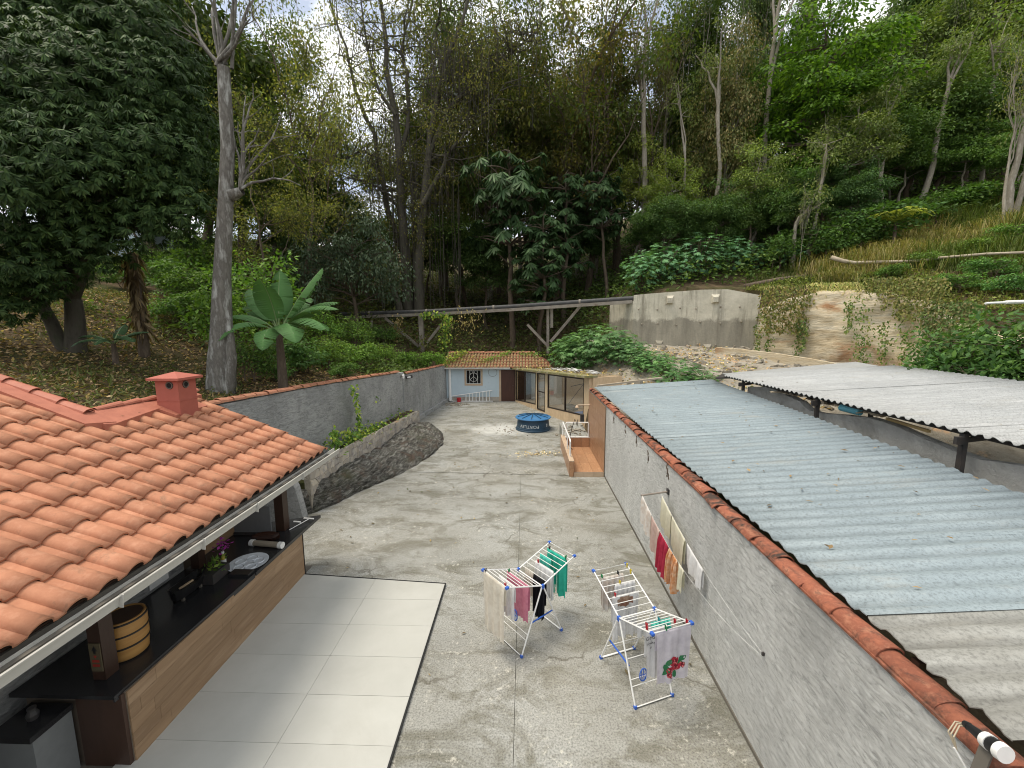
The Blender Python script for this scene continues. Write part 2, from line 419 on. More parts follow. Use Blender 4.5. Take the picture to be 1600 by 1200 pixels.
def stone_clad_mat():
    m, b = new_mat('pale irregular stone')
    n, l = nodes(m)
    v = _pos(n, l)
    col = _ramp(n, l, _noise(n, l, v, 4.5, 8, .7, .6), [(.32, (.20, .18, .17)), (.46, (.40, .37, .33)), (.6, (.48, .42, .33)), (.75, (.34, .34, .36))])
    oi = n.new('ShaderNodeObjectInfo')
    mr = n.new('ShaderNodeMapRange'); mr.inputs[3].default_value = .75; mr.inputs[4].default_value = 1.2
    l.new(oi.outputs['Random'], mr.inputs[0])
    cb = n.new('ShaderNodeCombineColor')
    for i in range(3): l.new(mr.outputs[0], cb.inputs[i])
    col = _mixc(n, l, 1.0, col, cb.outputs[0], 'MULTIPLY')
    l.new(col, b.inputs['Base Color']); b.inputs['Roughness'].default_value = .85
    _bump(n, l, b, _noise(n, l, v, 12, 8, .7), .6, .03)
    return m

def soil_mat():
    m, b = new_mat('forest soil and litter')
    n, l = nodes(m)
    v = _pos(n, l)
    col = _ramp(n, l, _noise(n, l, v, 1.6, 10, .75), [(.3, (.035, .026, .017)), (.48, (.085, .062, .038)), (.6, (.135, .10, .06)), (.72, (.20, .15, .09))])
    f = _ramp(n, l, _noise(n, l, v, .28, 6, .65), [(.47, (0, 0, 0)), (.6, (.85, .85, .85))])
    col = _mixc(n, l, f, col, (.055, .070, .022))
    l.new(col, b.inputs['Base Color']); b.inputs['Roughness'].default_value = 1
    b.inputs['Specular IOR Level'].default_value = .1
    _bump(n, l, b, _noise(n, l, v, 12, 8, .75), .8, .08)
    return m

mats()

# ------------------------------------------------------------------ building helpers
ORG = {}

def tag(o, label=None, cat=None, group=None, kind=None):
    if label: o['label'] = label
    if cat: o['category'] = cat
    if group: o['group'] = group
    if kind: o['kind'] = kind
    return o

def thing(name, loc, label, cat, group=None):
    o = bpy.data.objects.new(name, None)
    o.empty_display_size = .2
    o.location = loc
    COL.objects.link(o)
    ORG[o] = np.array(loc, float)
    return tag(o, label, cat, group)

def raw_mesh(name, V, F, mat=None, smooth=False, tone=None):
    """V (n,3), F list of index tuples or an int array (m,k)"""
    me = bpy.data.meshes.new(name)
    V = np.asarray(V, np.float32)
    if isinstance(F, np.ndarray):
        k = F.shape[1]
        me.vertices.add(len(V)); me.vertices.foreach_set('co', V.ravel())
        me.loops.add(F.size); me.loops.foreach_set('vertex_index', F.astype(np.int32).ravel())
        me.polygons.add(len(F)); me.polygons.foreach_set('loop_start', np.arange(0, F.size, k, dtype=np.int32))
        try: me.polygons.foreach_set('loop_total', np.full(len(F), k, np.int32))
        except Exception: pass
        me.update(calc_edges=True)
    else:
        me.from_pydata([tuple(map(float, v)) for v in V], [], [tuple(f) for f in F])
        me.update()
    if mat: me.materials.append(mat)
    if tone is not None:
        a = me.attributes.new('tone', 'FLOAT_COLOR', 'POINT')
        c = np.ones((len(V), 4), np.float32); c[:, :3] = tone
        a.data.foreach_set('color', c.ravel())
    if smooth:
        me.polygons.foreach_set('use_smooth', np.ones(len(me.polygons), bool))
    return me

def link(name, me, parent=None, loc=None, rot=None, scale=None):
    o = bpy.data.objects.new(name, me)
    COL.objects.link(o)
    if parent: o.parent = parent
    if loc is not None: o.location = loc
    if rot is not None: o.rotation_euler = rot
    if scale is not None: o.scale = scale
    return o

class MB:
    """collects shapes given in world coordinates, then links them as ONE mesh object"""
    def __init__(s): s.v = []; s.f = []; s.n = 0
    def add(s, V, F):
        V = [tuple(map(float, p)) for p in V]
        s.v += V; s.f += [tuple(i + s.n for i in f) for f in F]; s.n += len(V); return s
    def box(s, x0, x1, y0, y1, z0, z1):
        V = [(x, y, z) for z in (z0, z1) for y in (y0, y1) for x in (x0, x1)]
        return s.add(V, [(0, 2, 3, 1), (4, 5, 7, 6), (0, 1, 5, 4), (2, 6, 7, 3), (0, 4, 6, 2), (1, 3, 7, 5)])
    def obox(s, c, ax, ay, az):
        c, ax, ay, az = (np.array(q, float) for q in (c, ax, ay, az))
        V = [c + i * ax + j * ay + k * az for k in (-1, 1) for j in (-1, 1) for i in (-1, 1)]
        F = [(0, 2, 3, 1), (4, 5, 7, 6), (0, 1, 5, 4), (2, 6, 7, 3), (0, 4, 6, 2), (1, 3, 7, 5)]
        if np.dot(np.cross(ax, ay), az) < 0: F = [f[::-1] for f in F]
        return s.add(V, F)
    def bar(s, a, b, w, h, up=(0, 0, 1)):
        a, b, up = (np.array(q, float) for q in (a, b, up))
        d = b - a; L = np.linalg.norm(d); d /= L
        sx = np.cross(d, up); sx /= np.linalg.norm(sx); u = np.cross(sx, d)
        return s.obox((a + b) / 2, sx * w / 2, d * L / 2, u * h / 2)
    def tube(s, pts, rad, seg=6, caps=True):
        pts = np.array(pts, float); n = len(pts)
        rad = np.full(n, rad) if np.isscalar(rad) else np.array(rad, float)
        V, F = tube_arrays(pts, rad, seg)
        F = [tuple(f) for f in F]
        if caps: F += [tuple(range(seg))[::-1], tuple(range((n - 1) * seg, n * seg))]
        return s.add(V, F)
    def lathe(s, c, prof, seg=24, sx=1.0, sy=1.0, cap=True):
        c = np.array(c, float); V = []; F = []
        for r, z in prof:
            for k in range(seg):
                a = 2 * math.pi * k / seg
                V.append(c + (r * math.cos(a) * sx, r * math.sin(a) * sy, z))
        for i in range(len(prof) - 1):
            for k in range(seg):
                k2 = (k + 1) % seg
                F.append((i * seg + k, i * seg + k2, (i + 1) * seg + k2, (i + 1) * seg + k))
        if cap:
            F.append(tuple(range(seg))[::-1]); F.append(tuple(range((len(prof) - 1) * seg, len(prof) * seg)))
        return s.add(V, F)
    def prism(s, poly, z0, z1):
        n = len(poly)
        V = [(p[0], p[1], z0 if len(p) < 3 else p[2]) for p in poly] + [(p[0], p[1], z1 if len(p) < 4 else p[3]) for p in poly]
        F = [tuple(range(n))[::-1], tuple(range(n, 2 * n))] + [(i, (i + 1) % n, n + (i + 1) % n, n + i) for i in range(n)]
        return s.add(V, F)
    def build(s, name, mat, parent=None, smooth=False, origin=None):
        """smooth=True shades by angle"""
        root = parent
        org = np.zeros(3)
        if parent is not None:
            r = parent
            while r is not None:
                if r in ORG: org = ORG[r]; break
                r = r.parent
        elif origin is not None:
            org = np.array(origin, float)
        V = np.array(s.v) - org
        me = raw_mesh(name, V, s.f, mat)
        if smooth:
            try: me.set_sharp_from_angle(angle=R(40))
            except Exception: pass
            me.polygons.foreach_set('use_smooth', np.ones(len(me.polygons), bool))
        o = link(name, me, parent)
        if parent is None and origin is not None: o.location = org
        return o

def tube_arrays(pts, rad, seg):
    pts = np.asarray(pts, float); n = len(pts)
    d = np.gradient(pts, axis=0); d /= np.linalg.norm(d, axis=1)[:, None] + 1e-9
    ref = np.array([0, 0, 1.0]) if abs(d[0, 2]) < .9 else np.array([1.0, 0, 0])
    V = np.zeros((n, seg, 3))
    a = np.cross(d[0], ref); a /= np.linalg.norm(a)
    ang = np.arange(seg) * 2 * math.pi / seg
    for i in range(n):
        a = a - d[i] * np.dot(a, d[i]); a /= np.linalg.norm(a) + 1e-9
        b = np.cross(d[i], a)
        V[i] = pts[i] + rad[i] * (np.cos(ang)[:, None] * a + np.sin(ang)[:, None] * b)
    k = np.arange(seg); k2 = (k + 1) % seg
    F = np.concatenate([np.stack([i * seg + k, i * seg + k2, (i + 1) * seg + k2, (i + 1) * seg + k], 1) for i in range(n - 1)])
    return V.reshape(-1, 3), F

def piece(name, me, parent, loc, rot=None, scale=None):
    """one of many alike pieces sharing a mesh; loc in world coordinates"""
    r = parent; org = np.zeros(3)
    while r is not None:
        if r in ORG: org = ORG[r]; break
        r = r.parent
    return link(name, me, parent, np.array(loc, float) - org, rot, scale)

def smoothstep(a, b, x):
    t = np.clip((x - a) / (b - a), 0, 1)
    return t * t * (3 - 2 * t)

def vnoise(x, y, seed=0):
    """cheap smooth 2-D noise, about -1..1"""
    r = np.random.RandomState(seed)
    out = np.zeros_like(np.asarray(x, float))
    for k in range(6):
        f = .35 * 1.9 ** k; a = 1 / 1.7 ** k
        th, p, q = r.uniform(0, 6.28, 3)
        out = out + a * np.sin(f * (x * math.cos(th) + y * math.sin(th)) + p) * np.cos(f * .8 * (y * math.cos(th) - x * math.sin(th)) + q)
    return out / 1.6

# ------------------------------------------------------------------ terrain
def lwall_x(y):                    # yard face of the left boundary wall
    return -4.97 - .085 * (25.4 - y)

HILL_PX = [  # photo pixel and surveyed distance of points on the natural ground
    (60, 600, 8.5), (200, 622, 9.0), (330, 610, 11), (115, 546, 12.5), (0, 545, 11.5), (0, 470, 15), (60, 455, 17), (250, 470, 18),
    (250, 545, 14), (200, 430, 24), (330, 530, 16), (450, 585, 15), (530, 570, 19), (600, 560, 24), (660, 548, 29), (740, 545, 32),
    (850, 535, 32), (640, 482, 38), (760, 478, 41), (880, 475, 41), (960, 455, 38), (600, 420, 60), (760, 425, 65), (500, 400, 55),
    (400, 395, 45), (300, 385, 38), (900, 400, 60), (200, 395, 34), (0, 400, 30), (600, 390, 95), (200, 370, 80), (900, 380, 95), (-300, 330, 40), (-200, 450, 14), (-400, 560, 8),
    (1000, 458, 28), (1180, 455, 25.5), (1100, 438, 29), (1200, 405, 32), (1100, 405, 35), (1000, 425, 35), (1290, 448, 22.6),
    (1300, 425, 25), (1300, 388, 31), (1380, 470, 20.4), (1450, 500, 17.8), (1450, 450, 20), (1450, 385, 26), (1480, 340, 31), (1600, 328, 27), (1600, 400, 21),
    (1600, 470, 16.8), (1530, 478, 17.6), (1700, 470, 14), (1800, 420, 16), (1300, 320, 45), (1200, 330, 48), (1100, 350, 50), (1450, 260, 45), (1600, 250, 38),
    (1300, 230, 65), (1500, 150, 60), (1600, 120, 50), (1100, 280, 80), (1800, 250, 30), (1900, 100, 45)]
HP = np.array([site(*p) for p in HILL_PX])
HP = np.vstack([HP, [[-9, 2, 2.6], [-12, -8, 2.8], [-30, 0, 7], [30, 0, 12], [22, -5, 6], [-5, 31, 2.6], [0, 32, 2.6], [4, 30, 3.0]]])

def _tps(r2):
    return .5 * r2 * np.log(r2 + 1e-9)
_n = len(HP)
_A = np.zeros((_n + 3, _n + 3))
_A[:_n, :_n] = _tps(((HP[:, None, :2] - HP[None, :, :2]) ** 2).sum(-1)) + np.eye(_n) * 1.5
_A[:_n, _n] = 1; _A[:_n, _n + 1:] = HP[:, :2]
_A[_n:, :_n] = _A[:_n, _n:].T
_w = np.linalg.solve(_A, np.concatenate([HP[:, 2], np.zeros(3)]))

def hill(x, y):
    x = np.asarray(x, float); y = np.asarray(y, float)
    sh = np.broadcast(x, y).shape
    X = np.broadcast_to(x, sh).ravel(); Y = np.broadcast_to(y, sh).ravel()
    out = np.full(X.shape, _w[_n]) + _w[_n + 1] * X + _w[_n + 2] * Y
    for i in range(_n):
        out += _w[i] * _tps((X - HP[i, 0]) ** 2 + (Y - HP[i, 1]) ** 2)
    return out.reshape(sh)

FACE = [(6.7, 26.0), (13.4, 24.0), (15.6, 21.4), (16.9, 19.2), (17.0, 17.0), (16.6, 13.0), (16.5, -6)]    # foot of the cut slope on the right
BACK = [(6.0, 29.6), (7.3, 27.2), (13.6, 25.3), (16.6, 22.4), (18.0, 19.8), (18.2, 17.0), (17.8, 13.0), (17.6, -6)]   # the cut behind the wall and the rock face
COMP = [(2.4, -6), (2.4, 29.6)] + BACK
YARD = [(-30, -6)]

def inside(poly, x, y):
    c = np.zeros(np.broadcast(x, y).shape, bool)
    j = len(poly) - 1
    for i in range(len(poly)):
        xi, yi = poly[i]; xj, yj = poly[j]
        c ^= ((yi > y) != (yj > y)) & (x < (xj - xi) * (y - yi) / (yj - yi + 1e-12) + xi)
        j = i
    return c

def off_annex(x, y):
    s = (x - AA[0]) * ad[0] + (y - AA[1]) * ad[1]; o = (x - AA[0]) * an_[0] + (y - AA[1]) * an_[1]
    return np.hypot(np.maximum(0, -1.75 - o), np.maximum(0, s - AL - .2))

def low(x, y):
    """bottom of the compound behind the right wall: sheds' floor, then a rising bank of rubble"""
    z = np.interp(y, [-6, 13, 15.5, 18, 24, 26.5, 30], [0, 0, 1.2, 2.35, 3.2, 3.75, 3.9]) * np.clip((x - 1.8) / 2.2, .55, 1)
    return np.minimum(z, 1.45 + .75 * off_annex(x, y))

AA, AB = np.array([-.60, 25.5]), np.array([2.84, 18.0])          # front line of the glazed annex
AL = np.linalg.norm(AB - AA); ad = (AB - AA) / AL; an_ = np.array([ad[1], -ad[0]])
if an_[0] > 0: an_ = -an_                # faces the yard
def in_annex(x, y):
    s = (x - AA[0]) * ad[0] + (y - AA[1]) * ad[1]; o = (x - AA[0]) * an_[0] + (y - AA[1]) * an_[1]
    return (s > -.6) & (s < AL + .25) & (o < .5) & (o > -1.8)

def ground(x, y):
    x = np.asarray(x, float); y = np.asarray(y, float)
    h = hill(x, y) + .16 * vnoise(x * 1.3, y * 1.3, 3) * np.clip((np.hypot(x, y) - 6) / 12, 0, 1)
    c = inside(COMP, x, y)
    h = np.where(c, low(x, y) + .12 * vnoise(x * 2, y * 2, 5) - .05, h)
    yard = ((x > lwall_x(y) - .28) & (x <= 2.62) & (y < 28.6)) | in_annex(x, y)
    return np.where(yard, -.4, h)

def grid_mesh(xs, ys, fz):
    X, Y = np.meshgrid(xs, ys)
    Z = fz(X, Y)
    V = np.stack([X, Y, Z], -1).reshape(-1, 3)
    nx, ny = len(xs), len(ys)
    i = (np.arange(ny - 1)[:, None] * nx + np.arange(nx - 1)).ravel()
    F = np.stack([i, i + 1, i + nx + 1, i + nx], 1)
    return V, F

xs = np.concatenate([np.arange(-120, -26, 4.), np.arange(-26, -9, .6), np.arange(-9, 3.2, .25), np.arange(3.2, 24, .5), np.arange(24, 40, 1.), np.arange(40, 141, 4.)])
ys = np.concatenate([np.arange(-20, 4, 2.), np.arange(4, 34, .4), np.arange(34, 60, 1.2), np.arange(60, 181, 4.)])
V, F = grid_mesh(xs, ys, ground)
tag(link('ground', raw_mesh('ground', V, F, MT['soil'], smooth=True)), kind='structure')

# ------------------------------------------------------------------ yard floor: three cast slabs with open joints
floor_root = thing('yard_floor', (0, 12, 0), None, None); floor_root['kind'] = 'structure'
def jy(x): return 12.42 - .045 * x
gap = .006
m = MB().prism([(-6.9, -1), (-.12 - gap, -1), (-.12 - gap, jy(-.12) - gap), (-6.3, jy(-6.3) - gap)], -.3, 0); m.build('slab', MT['yard'], floor_root)
m = MB().prism([(-.12, -1), (2.5, -1), (2.5, jy(2.5) - gap), (-.12, jy(-.12) - gap)], -.3, 0); m.build('slab', MT['yard'], floor_root)
m = MB().prism([(-6.3, jy(-6.3)), (2.5, jy(2.5)), (2.5, 25.6), (-5.3, 25.6)], -.3, .012); m.build('slab', MT['yard'], floor_root)
m = MB().box(-6.9, 2.5, -1, 25.6, -.36, -.03); m.build('joint_filler', MT['fascia'], floor_root)

# white tiled patio
pat = thing('patio', (-2.7, 4, 0), None, None); pat['kind'] = 'structure'
def pfar(x): return 6.97 - .083 * (x + 4.06)
MB().prism([(-4.3, 0), (-1.43, 0), (-1.43, pfar(-1.43)), (-4.3, pfar(-4.3))], .002, .028).build('tile_bed', MT['patio_grout'], pat)
MB().prism([(-1.428, 0), (-1.412, 0), (-1.412, pfar(-1.43) + .015), (-1.428, pfar(-1.43) + .015)], .002, .042).build('edge_strip', MT['black_plastic'], pat)
MB().prism([(-4.1, pfar(-4.1) + .002), (-1.43, pfar(-1.43) + .002), (-1.43, pfar(-1.43) + .015), (-4.1, pfar(-4.1) + .015)], .002, .042).build('edge_strip', MT['black_plastic'], pat)
rows = [0.2 + .61 * k for k in range(12)]
for k, y0 in enumerate(np.arange(.21, 7, .61)):
    for (x0, x1) in ((-4.3, -2.72), (-2.72, -1.43)):
        y1 = y0 + .61
        a, b = (pfar(x0), pfar(x1)) if y1 > 6.6 else (y1, y1)
        if y0 > 6.5: continue
        g = .002
        tilt = random.uniform(-.0006, .0006)
        MB().prism([(x0 + g, y0 + g), (x1 - g, y0 + g), (x1 - g, b - g), (x0 + g, a - g)], .028, .0345 + tilt).build('tile', MT['porcelain'], pat)

# ------------------------------------------------------------------ right boundary wall
rw = thing('boundary_wall', (2.55, 8, 0), 'pale grey rough rendered wall with orange cap tiles along the clothesline side', 'wall')
m = MB()
nseg = 30
yy = np.linspace(-1, 15.5, nseg + 1)
for a, b in zip(yy[:-1], yy[1:]):
    m.add([(2.47, a, 0), (2.47, b, 0), (2.47, b, 2.24), (2.47, a, 2.24), (2.63, a, 0), (2.63, b, 0), (2.63, b, 2.24), (2.63, a, 2.24)],
          [(0, 3, 2, 1), (4, 5, 6, 7), (3, 7, 6, 2)])
m.add([(2.47, 15.5, 0), (2.63, 15.5, 0), (2.63, 15.5, 2.24), (2.47, 15.5, 2.24)], [(0, 3, 2, 1)])
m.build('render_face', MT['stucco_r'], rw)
MB().box(2.455, 2.468, -1, 12.2, .0, .05).build('base_fillet', MT['fascia'], rw)

def half_tile(L, r0, r1, h0, h1, n=9, th=.016, sag=0.0, jitter=None):
    """half-round clay tile along +x, upper end narrower"""
    V = []; F = []
    for k, (x, r, h) in enumerate(((0, r0, h0), (L * .5, (r0 + r1) / 2, (h0 + h1) / 2), (L, r1, h1))):
        for i in range(n):
            a = math.pi * i / (n - 1)
            V.append((x, -r * math.cos(a), h + r * .8 * math.sin(a)))
    for i in range(n):
        a = math.pi * i / (n - 1)
        V.append((L, -(r1 - th) * math.cos(a), h1 + (r1 - th) * .8 * math.sin(a)))
    for k in range(3):
        for i in range(n - 1):
            F.append((k * n + i, (k + 1) * n + i, (k + 1) * n + i + 1, k * n + i + 1))
    return V, F

capV, capF = half_tile(.47, .082, .108, 0, .026)
cap_me = raw_mesh('cap_tile', capV, capF, MT['cap_old'], smooth=False)
for p in cap_me.polygons: p.use_smooth = p.index < 16
y = 15.55
rs = random.Random(4)
while y > -.6:
    ob = piece('cap_tile', cap_me, rw, (2.555 + rs.uniform(-.018, .018), y, 2.262 + rs.uniform(-.008, .008)), (rs.uniform(-.06, .06), R(2) + rs.uniform(-.02, .02), R(-90) + rs.uniform(-.07, .07)), (rs.uniform(.95, 1.06), rs.uniform(.92, 1.05), .72 + rs.uniform(-.1, .1)))
    y -= .40
MB().box(2.45, 2.66, -1, 15.5, 2.242, 2.262).build('cap_bed', MT['cap_old'], rw)

# broken plaster round the weep holes under the cap
rs = random.Random(14)
for py_ in (11.2, 9.9, 8.9, 8.0, 6.9):
    mb = MB()
    for k in range(9):
        c = np.array([2.466, py_ + rs.gauss(0, .035), 2.02 + rs.gauss(0, .07)]); r = rs.uniform(.008, .024)
        mb.obox(c, (.004, 0, 0), np.array([0, 1, rs.uniform(-.5, .5)]) * r, np.array([0, rs.uniform(-.4, .4), 1]) * r * 1.3)
    o = mb.build('broken_plaster', MT['bark_brown'], rw); o['kind'] = 'stuff'
# brown tile cladding at the far end of the wall
cl = MB().box(2.452, 2.469, 12.27, 15.5, .0, 2.2); clad = cl.build('tiled_part', MT['grout'], rw)
for i, y0 in enumerate(np.arange(12.29, 15.4, 1.07)):
    for k, z0 in enumerate(np.arange(.02, 2.18, .36)):
        MB().box(2.440, 2.4515, y0, min(y0 + 1.06, 15.49), z0, min(z0 + .352, 2.19)).build('tile', MT['tile_brown_wall'], rw)

# ------------------------------------------------------------------ left boundary wall
lw = thing('boundary_wall', (lwall_x(16), 16, 0), 'dark grey rough rendered wall with small cap tiles and creepers behind the boulder', 'wall')
def ltop(y): return float(np.interp(y, [3, 8, 12, 18.5, 18.6, 18.9, 25.4], [3.1, 3.05, 2.94, 2.655, 2.53, 2.52, 2.35]))
m = MB()
yy = list(np.arange(3, 18.5, .7)) + [18.5, 18.6] + list(np.arange(19.1, 25.5, .7)) + [25.75]
for a, b in zip(yy[:-1], yy[1:]):
    xa, xb = lwall_x(a), lwall_x(b); za, zb = ltop(a) - .05, ltop(b) - .05
    m.add([(xa, a, 0), (xb, b, 0), (xb, b, zb), (xa, a, za), (xa - .16, a, 0), (xb - .16, b, 0), (xb - .16, b, zb), (xa - .16, a, za)],
          [(0, 1, 2, 3), (4, 7, 6, 5), (3, 2, 6, 7)])
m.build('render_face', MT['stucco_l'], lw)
MB().box(lwall_x(18.5) - .02, lwall_x(18.5) + .03, 18.35, 18.62, 0, 2.5).build('pier', MT['stucco_l'], lw)
# kerb along the foot of its far part
m = MB()
for a, b in zip(np.arange(19.2, 25, .8), np.arange(20, 25.8, .8)):
    m.prism([(lwall_x(a) + .002, a), (lwall_x(a) + .14, a), (lwall_x(b) + .14, b), (lwall_x(b) + .002, b)], .012, .22)
m.build('kerb', MT['stucco_l'], lw)
capV, capF = half_tile(.40, .085, .11, 0, .03, n=7)
capl_me = raw_mesh('cap_tile', capV, capF, MT['cap_left'])
ang = math.atan(.085)
y = 25.3
while y > 6.6:
    if not (18.35 < y < 18.8):
        z = ltop(y); dz = (ltop(y - .3) - ltop(y)) / .3
        piece('cap_tile', capl_me, lw, (lwall_x(y) - .07 + rs.uniform(-.01, .01), y, z - .02 + rs.uniform(-.008, .008)),
              (0, -math.atan(dz) + R(3), R(-90) - ang + rs.uniform(-.06, .06)), (1, 1, 1 + rs.uniform(-.1, .15)))
    y -= .345

# low rendered pier between counter and boulder
m = MB()
m.add([(-6.4, 8.9, 0), (-5.27, 9.1, 0), (-5.27, 9.32, 0), (-6.4, 9.12, 0), (-6.4, 8.9, 1.9), (-5.72, 9.03, 1.5), (-5.72, 9.25, 1.5), (-6.4, 9.12, 1.9),
       (-5.42, 9.08, .85), (-5.42, 9.30, .85)],
      [(0, 1, 8, 5, 4), (3, 7, 6, 9, 2), (4, 5, 6, 7), (5, 8, 9, 6), (8, 1, 2, 9)])
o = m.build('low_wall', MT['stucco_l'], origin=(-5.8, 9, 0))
tag(o, 'low rough rendered wall stub with sloping end between counter and boulder', 'wall')

# ------------------------------------------------------------------ planter wall of irregular stones
pw = thing('planter_wall', (-5.1, 14, 0), 'low pale stone clad planter wall with a jagged top above the boulder', 'planter wall')
P0, P1 = np.array([-5.33, 9.6]), np.array([-4.92, 18.6])
Lp = np.linalg.norm(P1 - P0); dp = (P1 - P0) / Lp; np_ = np.array([dp[1], -dp[0]])
def ptop(s): return float(np.interp(s / Lp, [0, .33, .36, .6, .63, .9, 1], [1.24, 1.12, .98 + .1, 1.03, .90, .87, .85]))
def pbot(s): return float(np.interp(s / Lp, [0, 1], [.55, .30]))
m = MB()
q0 = P0 - np_ * .16; q1 = P1 - np_ * .16
m.add([(*P0, -.1), (*P1, -.1), (*P1, .80), (*P0, 1.16), (*q0, -.1), (*q1, -.1), (*q1, .80), (*q0, 1.16)], [(0, 1, 2, 3), (4, 7, 6, 5), (3, 2, 6, 7), (1, 5, 6, 2), (0, 3, 7, 4)])
m.build('core', MT['rubble'], pw)
MB().prism([tuple(P0 - np_ * .15), tuple(P1 - np_ * .15), (lwall_x(18.6) + .01, 18.6), (lwall_x(9.6) + .01, 9.6)], .2, .78).build('soil_bed', MT['soil'], pw)
rs = random.Random(11)
# stones: irregular pieces on a jittered lattice with shared corners, pale mortar between them
ns = 44; nzr = 4
gx = [[(i + (.5 if k % 2 else 0)) * Lp / ns + rs.uniform(-.07, .07) for i in range(ns + 1)] for k in range(nzr + 1)]
gz_j = [[rs.uniform(-.03, .03) if 0 < k < nzr else (rs.choice((0, 0, 0, -.05, -.10)) if k == nzr else 0) for i in range(ns + 1)] for k in range(nzr + 1)]
for k in range(nzr):
    for i in range(ns):
        j0 = i if k % 2 == 0 else min(i + 1, ns)
        cor = [(i, k), (i + 1, k), (min(i + 1, ns), k + 1), (i, k + 1)]
        P4 = []
        for (ii, kk) in cor:
            u = gx[kk][ii] - (.0 if kk % 2 == k % 2 else (.25 if kk % 2 else -.25) * Lp / ns)
            u = min(max(u, 0), Lp); zt, zb = ptop(u), pbot(u) - .12
            P4.append(np.array([u, zb + (zt - zb) * kk / nzr + gz_j[kk][ii]]))
        c = sum(P4) / 4
        d = rs.uniform(.010, .022)
        pr = [c + (q - c) * .965 for q in P4]; pr2 = [c + (q - c) * .88 + np.array([rs.uniform(-.01, .01), rs.uniform(-.01, .01)]) for q in P4]
        V = [np.array([*(P0 + dp * q[0]), q[1]]) for q in pr] + [np.array([*(P0 + dp * q[0] + np_ * d), q[1]]) for q in pr2]
        MB().add(V, [(4, 5, 6, 7), (0, 1, 5, 4), (1, 2, 6, 5), (2, 3, 7, 6), (3, 0, 4, 7)]).build('stone', MT['stone_clad'], pw)
# ------------------------------------------------------------------ boulder outcrop
foot = [(-5.55, 9.35), (-5.1, 9.75), (-4.72, 10.8), (-4.2, 11.8), (-3.75, 12.75), (-3.4, 14.0), (-3.22, 15.3), (-3.35, 16.6), (-3.9, 18.0), (-4.75, 18.9)]
fs = np.linspace(0, 1, 60)
fx = np.interp(fs, np.linspace(0, 1, len(foot)), [p[0] for p in foot]); fy = np.interp(fs, np.linspace(0, 1, len(foot)), [p[1] for p in foot])
k = np.ones(7) / 7
fx[3:-3] = np.convolve(fx, k, 'valid'); fy[3:-3] = np.convolve(fy, k, 'valid')
bx = np.linspace(-5.45, -4.98, 60); by = np.linspace(9.55, 18.6, 60)
hh = np.interp(fs, [0, .06, .2, .45, .7, .9, 1], [.55, .76, .70, .60, .52, .42, .12])
nv = 26
V = []
for i in range(60):
    for j in range(nv):
        t = j / (nv - 1)
        a = t * math.pi / 2
        px = fx[i] + (bx[i] - .12 - fx[i]) * (1 - math.cos(a)) ** .80
        py = fy[i] + (by[i] - fy[i]) * (1 - math.cos(a)) ** .80
        pz = hh[i] * (.78 * math.sin(min(a * 1.9, math.pi / 2)) ** .7 + .22 * math.sin(a)) - .05 * (1 - t)
        V.append((px, py, pz))
V = np.array(V).reshape(60, nv, 3)
Vf = V.reshape(-1, 3)
nn = vnoise(Vf[:, 1] * 2.2 + Vf[:, 2] * 3, Vf[:, 0] * 3.4 + Vf[:, 2] * 2, 7) + 1.3 * vnoise(Vf[:, 1] * 1.1, Vf[:, 0] * 2 + Vf[:, 2] * 2.5, 8)
ridge = np.abs(vnoise(Vf[:, 1] * 1.4 - Vf[:, 0] * 2.5, Vf[:, 2] * 6 + Vf[:, 0] * 2, 9))
jj = np.tile(np.arange(nv) / (nv - 1), 60)
amp = np.clip(jj * 6, .15, 1)
Vf = Vf + np.stack([.10 * nn * amp, .05 * nn * amp, (.07 * nn - .09 * ridge) * amp], 1)
F = []
for i in range(59):
    for j in range(nv - 1):
        F.append((i * nv + j, (i + 1) * nv + j, (i + 1) * nv + j + 1, i * nv + j + 1))
F.append(tuple(range(nv)))
me = raw_mesh('boulder', Vf - np.array([-4.4, 14, 0]), F, MT['boulder'], smooth=True)
sb = None
o = link('boulder', me, None, (-4.4, 14, 0))
md = o.modifiers.new('round', 'SUBSURF'); md.levels = 1; md.render_levels = 2
tex = bpy.data.textures.new('rock relief', 'CLOUDS'); tex.noise_scale = .42; tex.noise_depth = 4
dm = o.modifiers.new('relief', 'DISPLACE'); dm.texture = tex; dm.texture_coords = 'LOCAL'; dm.strength = .20; dm.mid_level = .5
tag(o, 'long dark mossy boulder lying below the stone planter wall', 'boulder')

# ------------------------------------------------------------------ cut slope on the right: retaining wall and rock face
rt = thing('retaining_wall', (10, 25, 3), 'stained concrete retaining wall with anchor blocks below the wooded slope', 'retaining wall')
A, B = np.array([6.75, 26.1]), np.array([13.4, 24.1])
d = (B - A) / np.linalg.norm(B - A); nn = np.array([d[1], -d[0]])
L = np.linalg.norm(B - A)
prof = [(0, 2.6), (0, 6.60), (.12, 6.66), (.55, 6.80), (.75, 6.78), (1.0, 6.38)]
m = MB()
top = [(t * L, z) for t, z in prof[1:]]
pts = [(0, 2.6)] + top + [(L * .985, 5.4), (L * .96, 2.6)]
Vv = [np.array([*(A + d * s + nn * .0), z]) for s, z in pts] + [np.array([*(A + d * s - nn * .45), z]) for s, z in pts]
n = len(pts)
m.add(Vv, [tuple(range(n)), tuple(range(2 * n - 1, n - 1, -1))] + [(i, i + n, (i + 1) % n + n, (i + 1) % n) for i in range(n)])
m.build('wall_slab', MT['conc_wall'], rt)
m = MB()
A2 = np.array([5.72, 28.2])
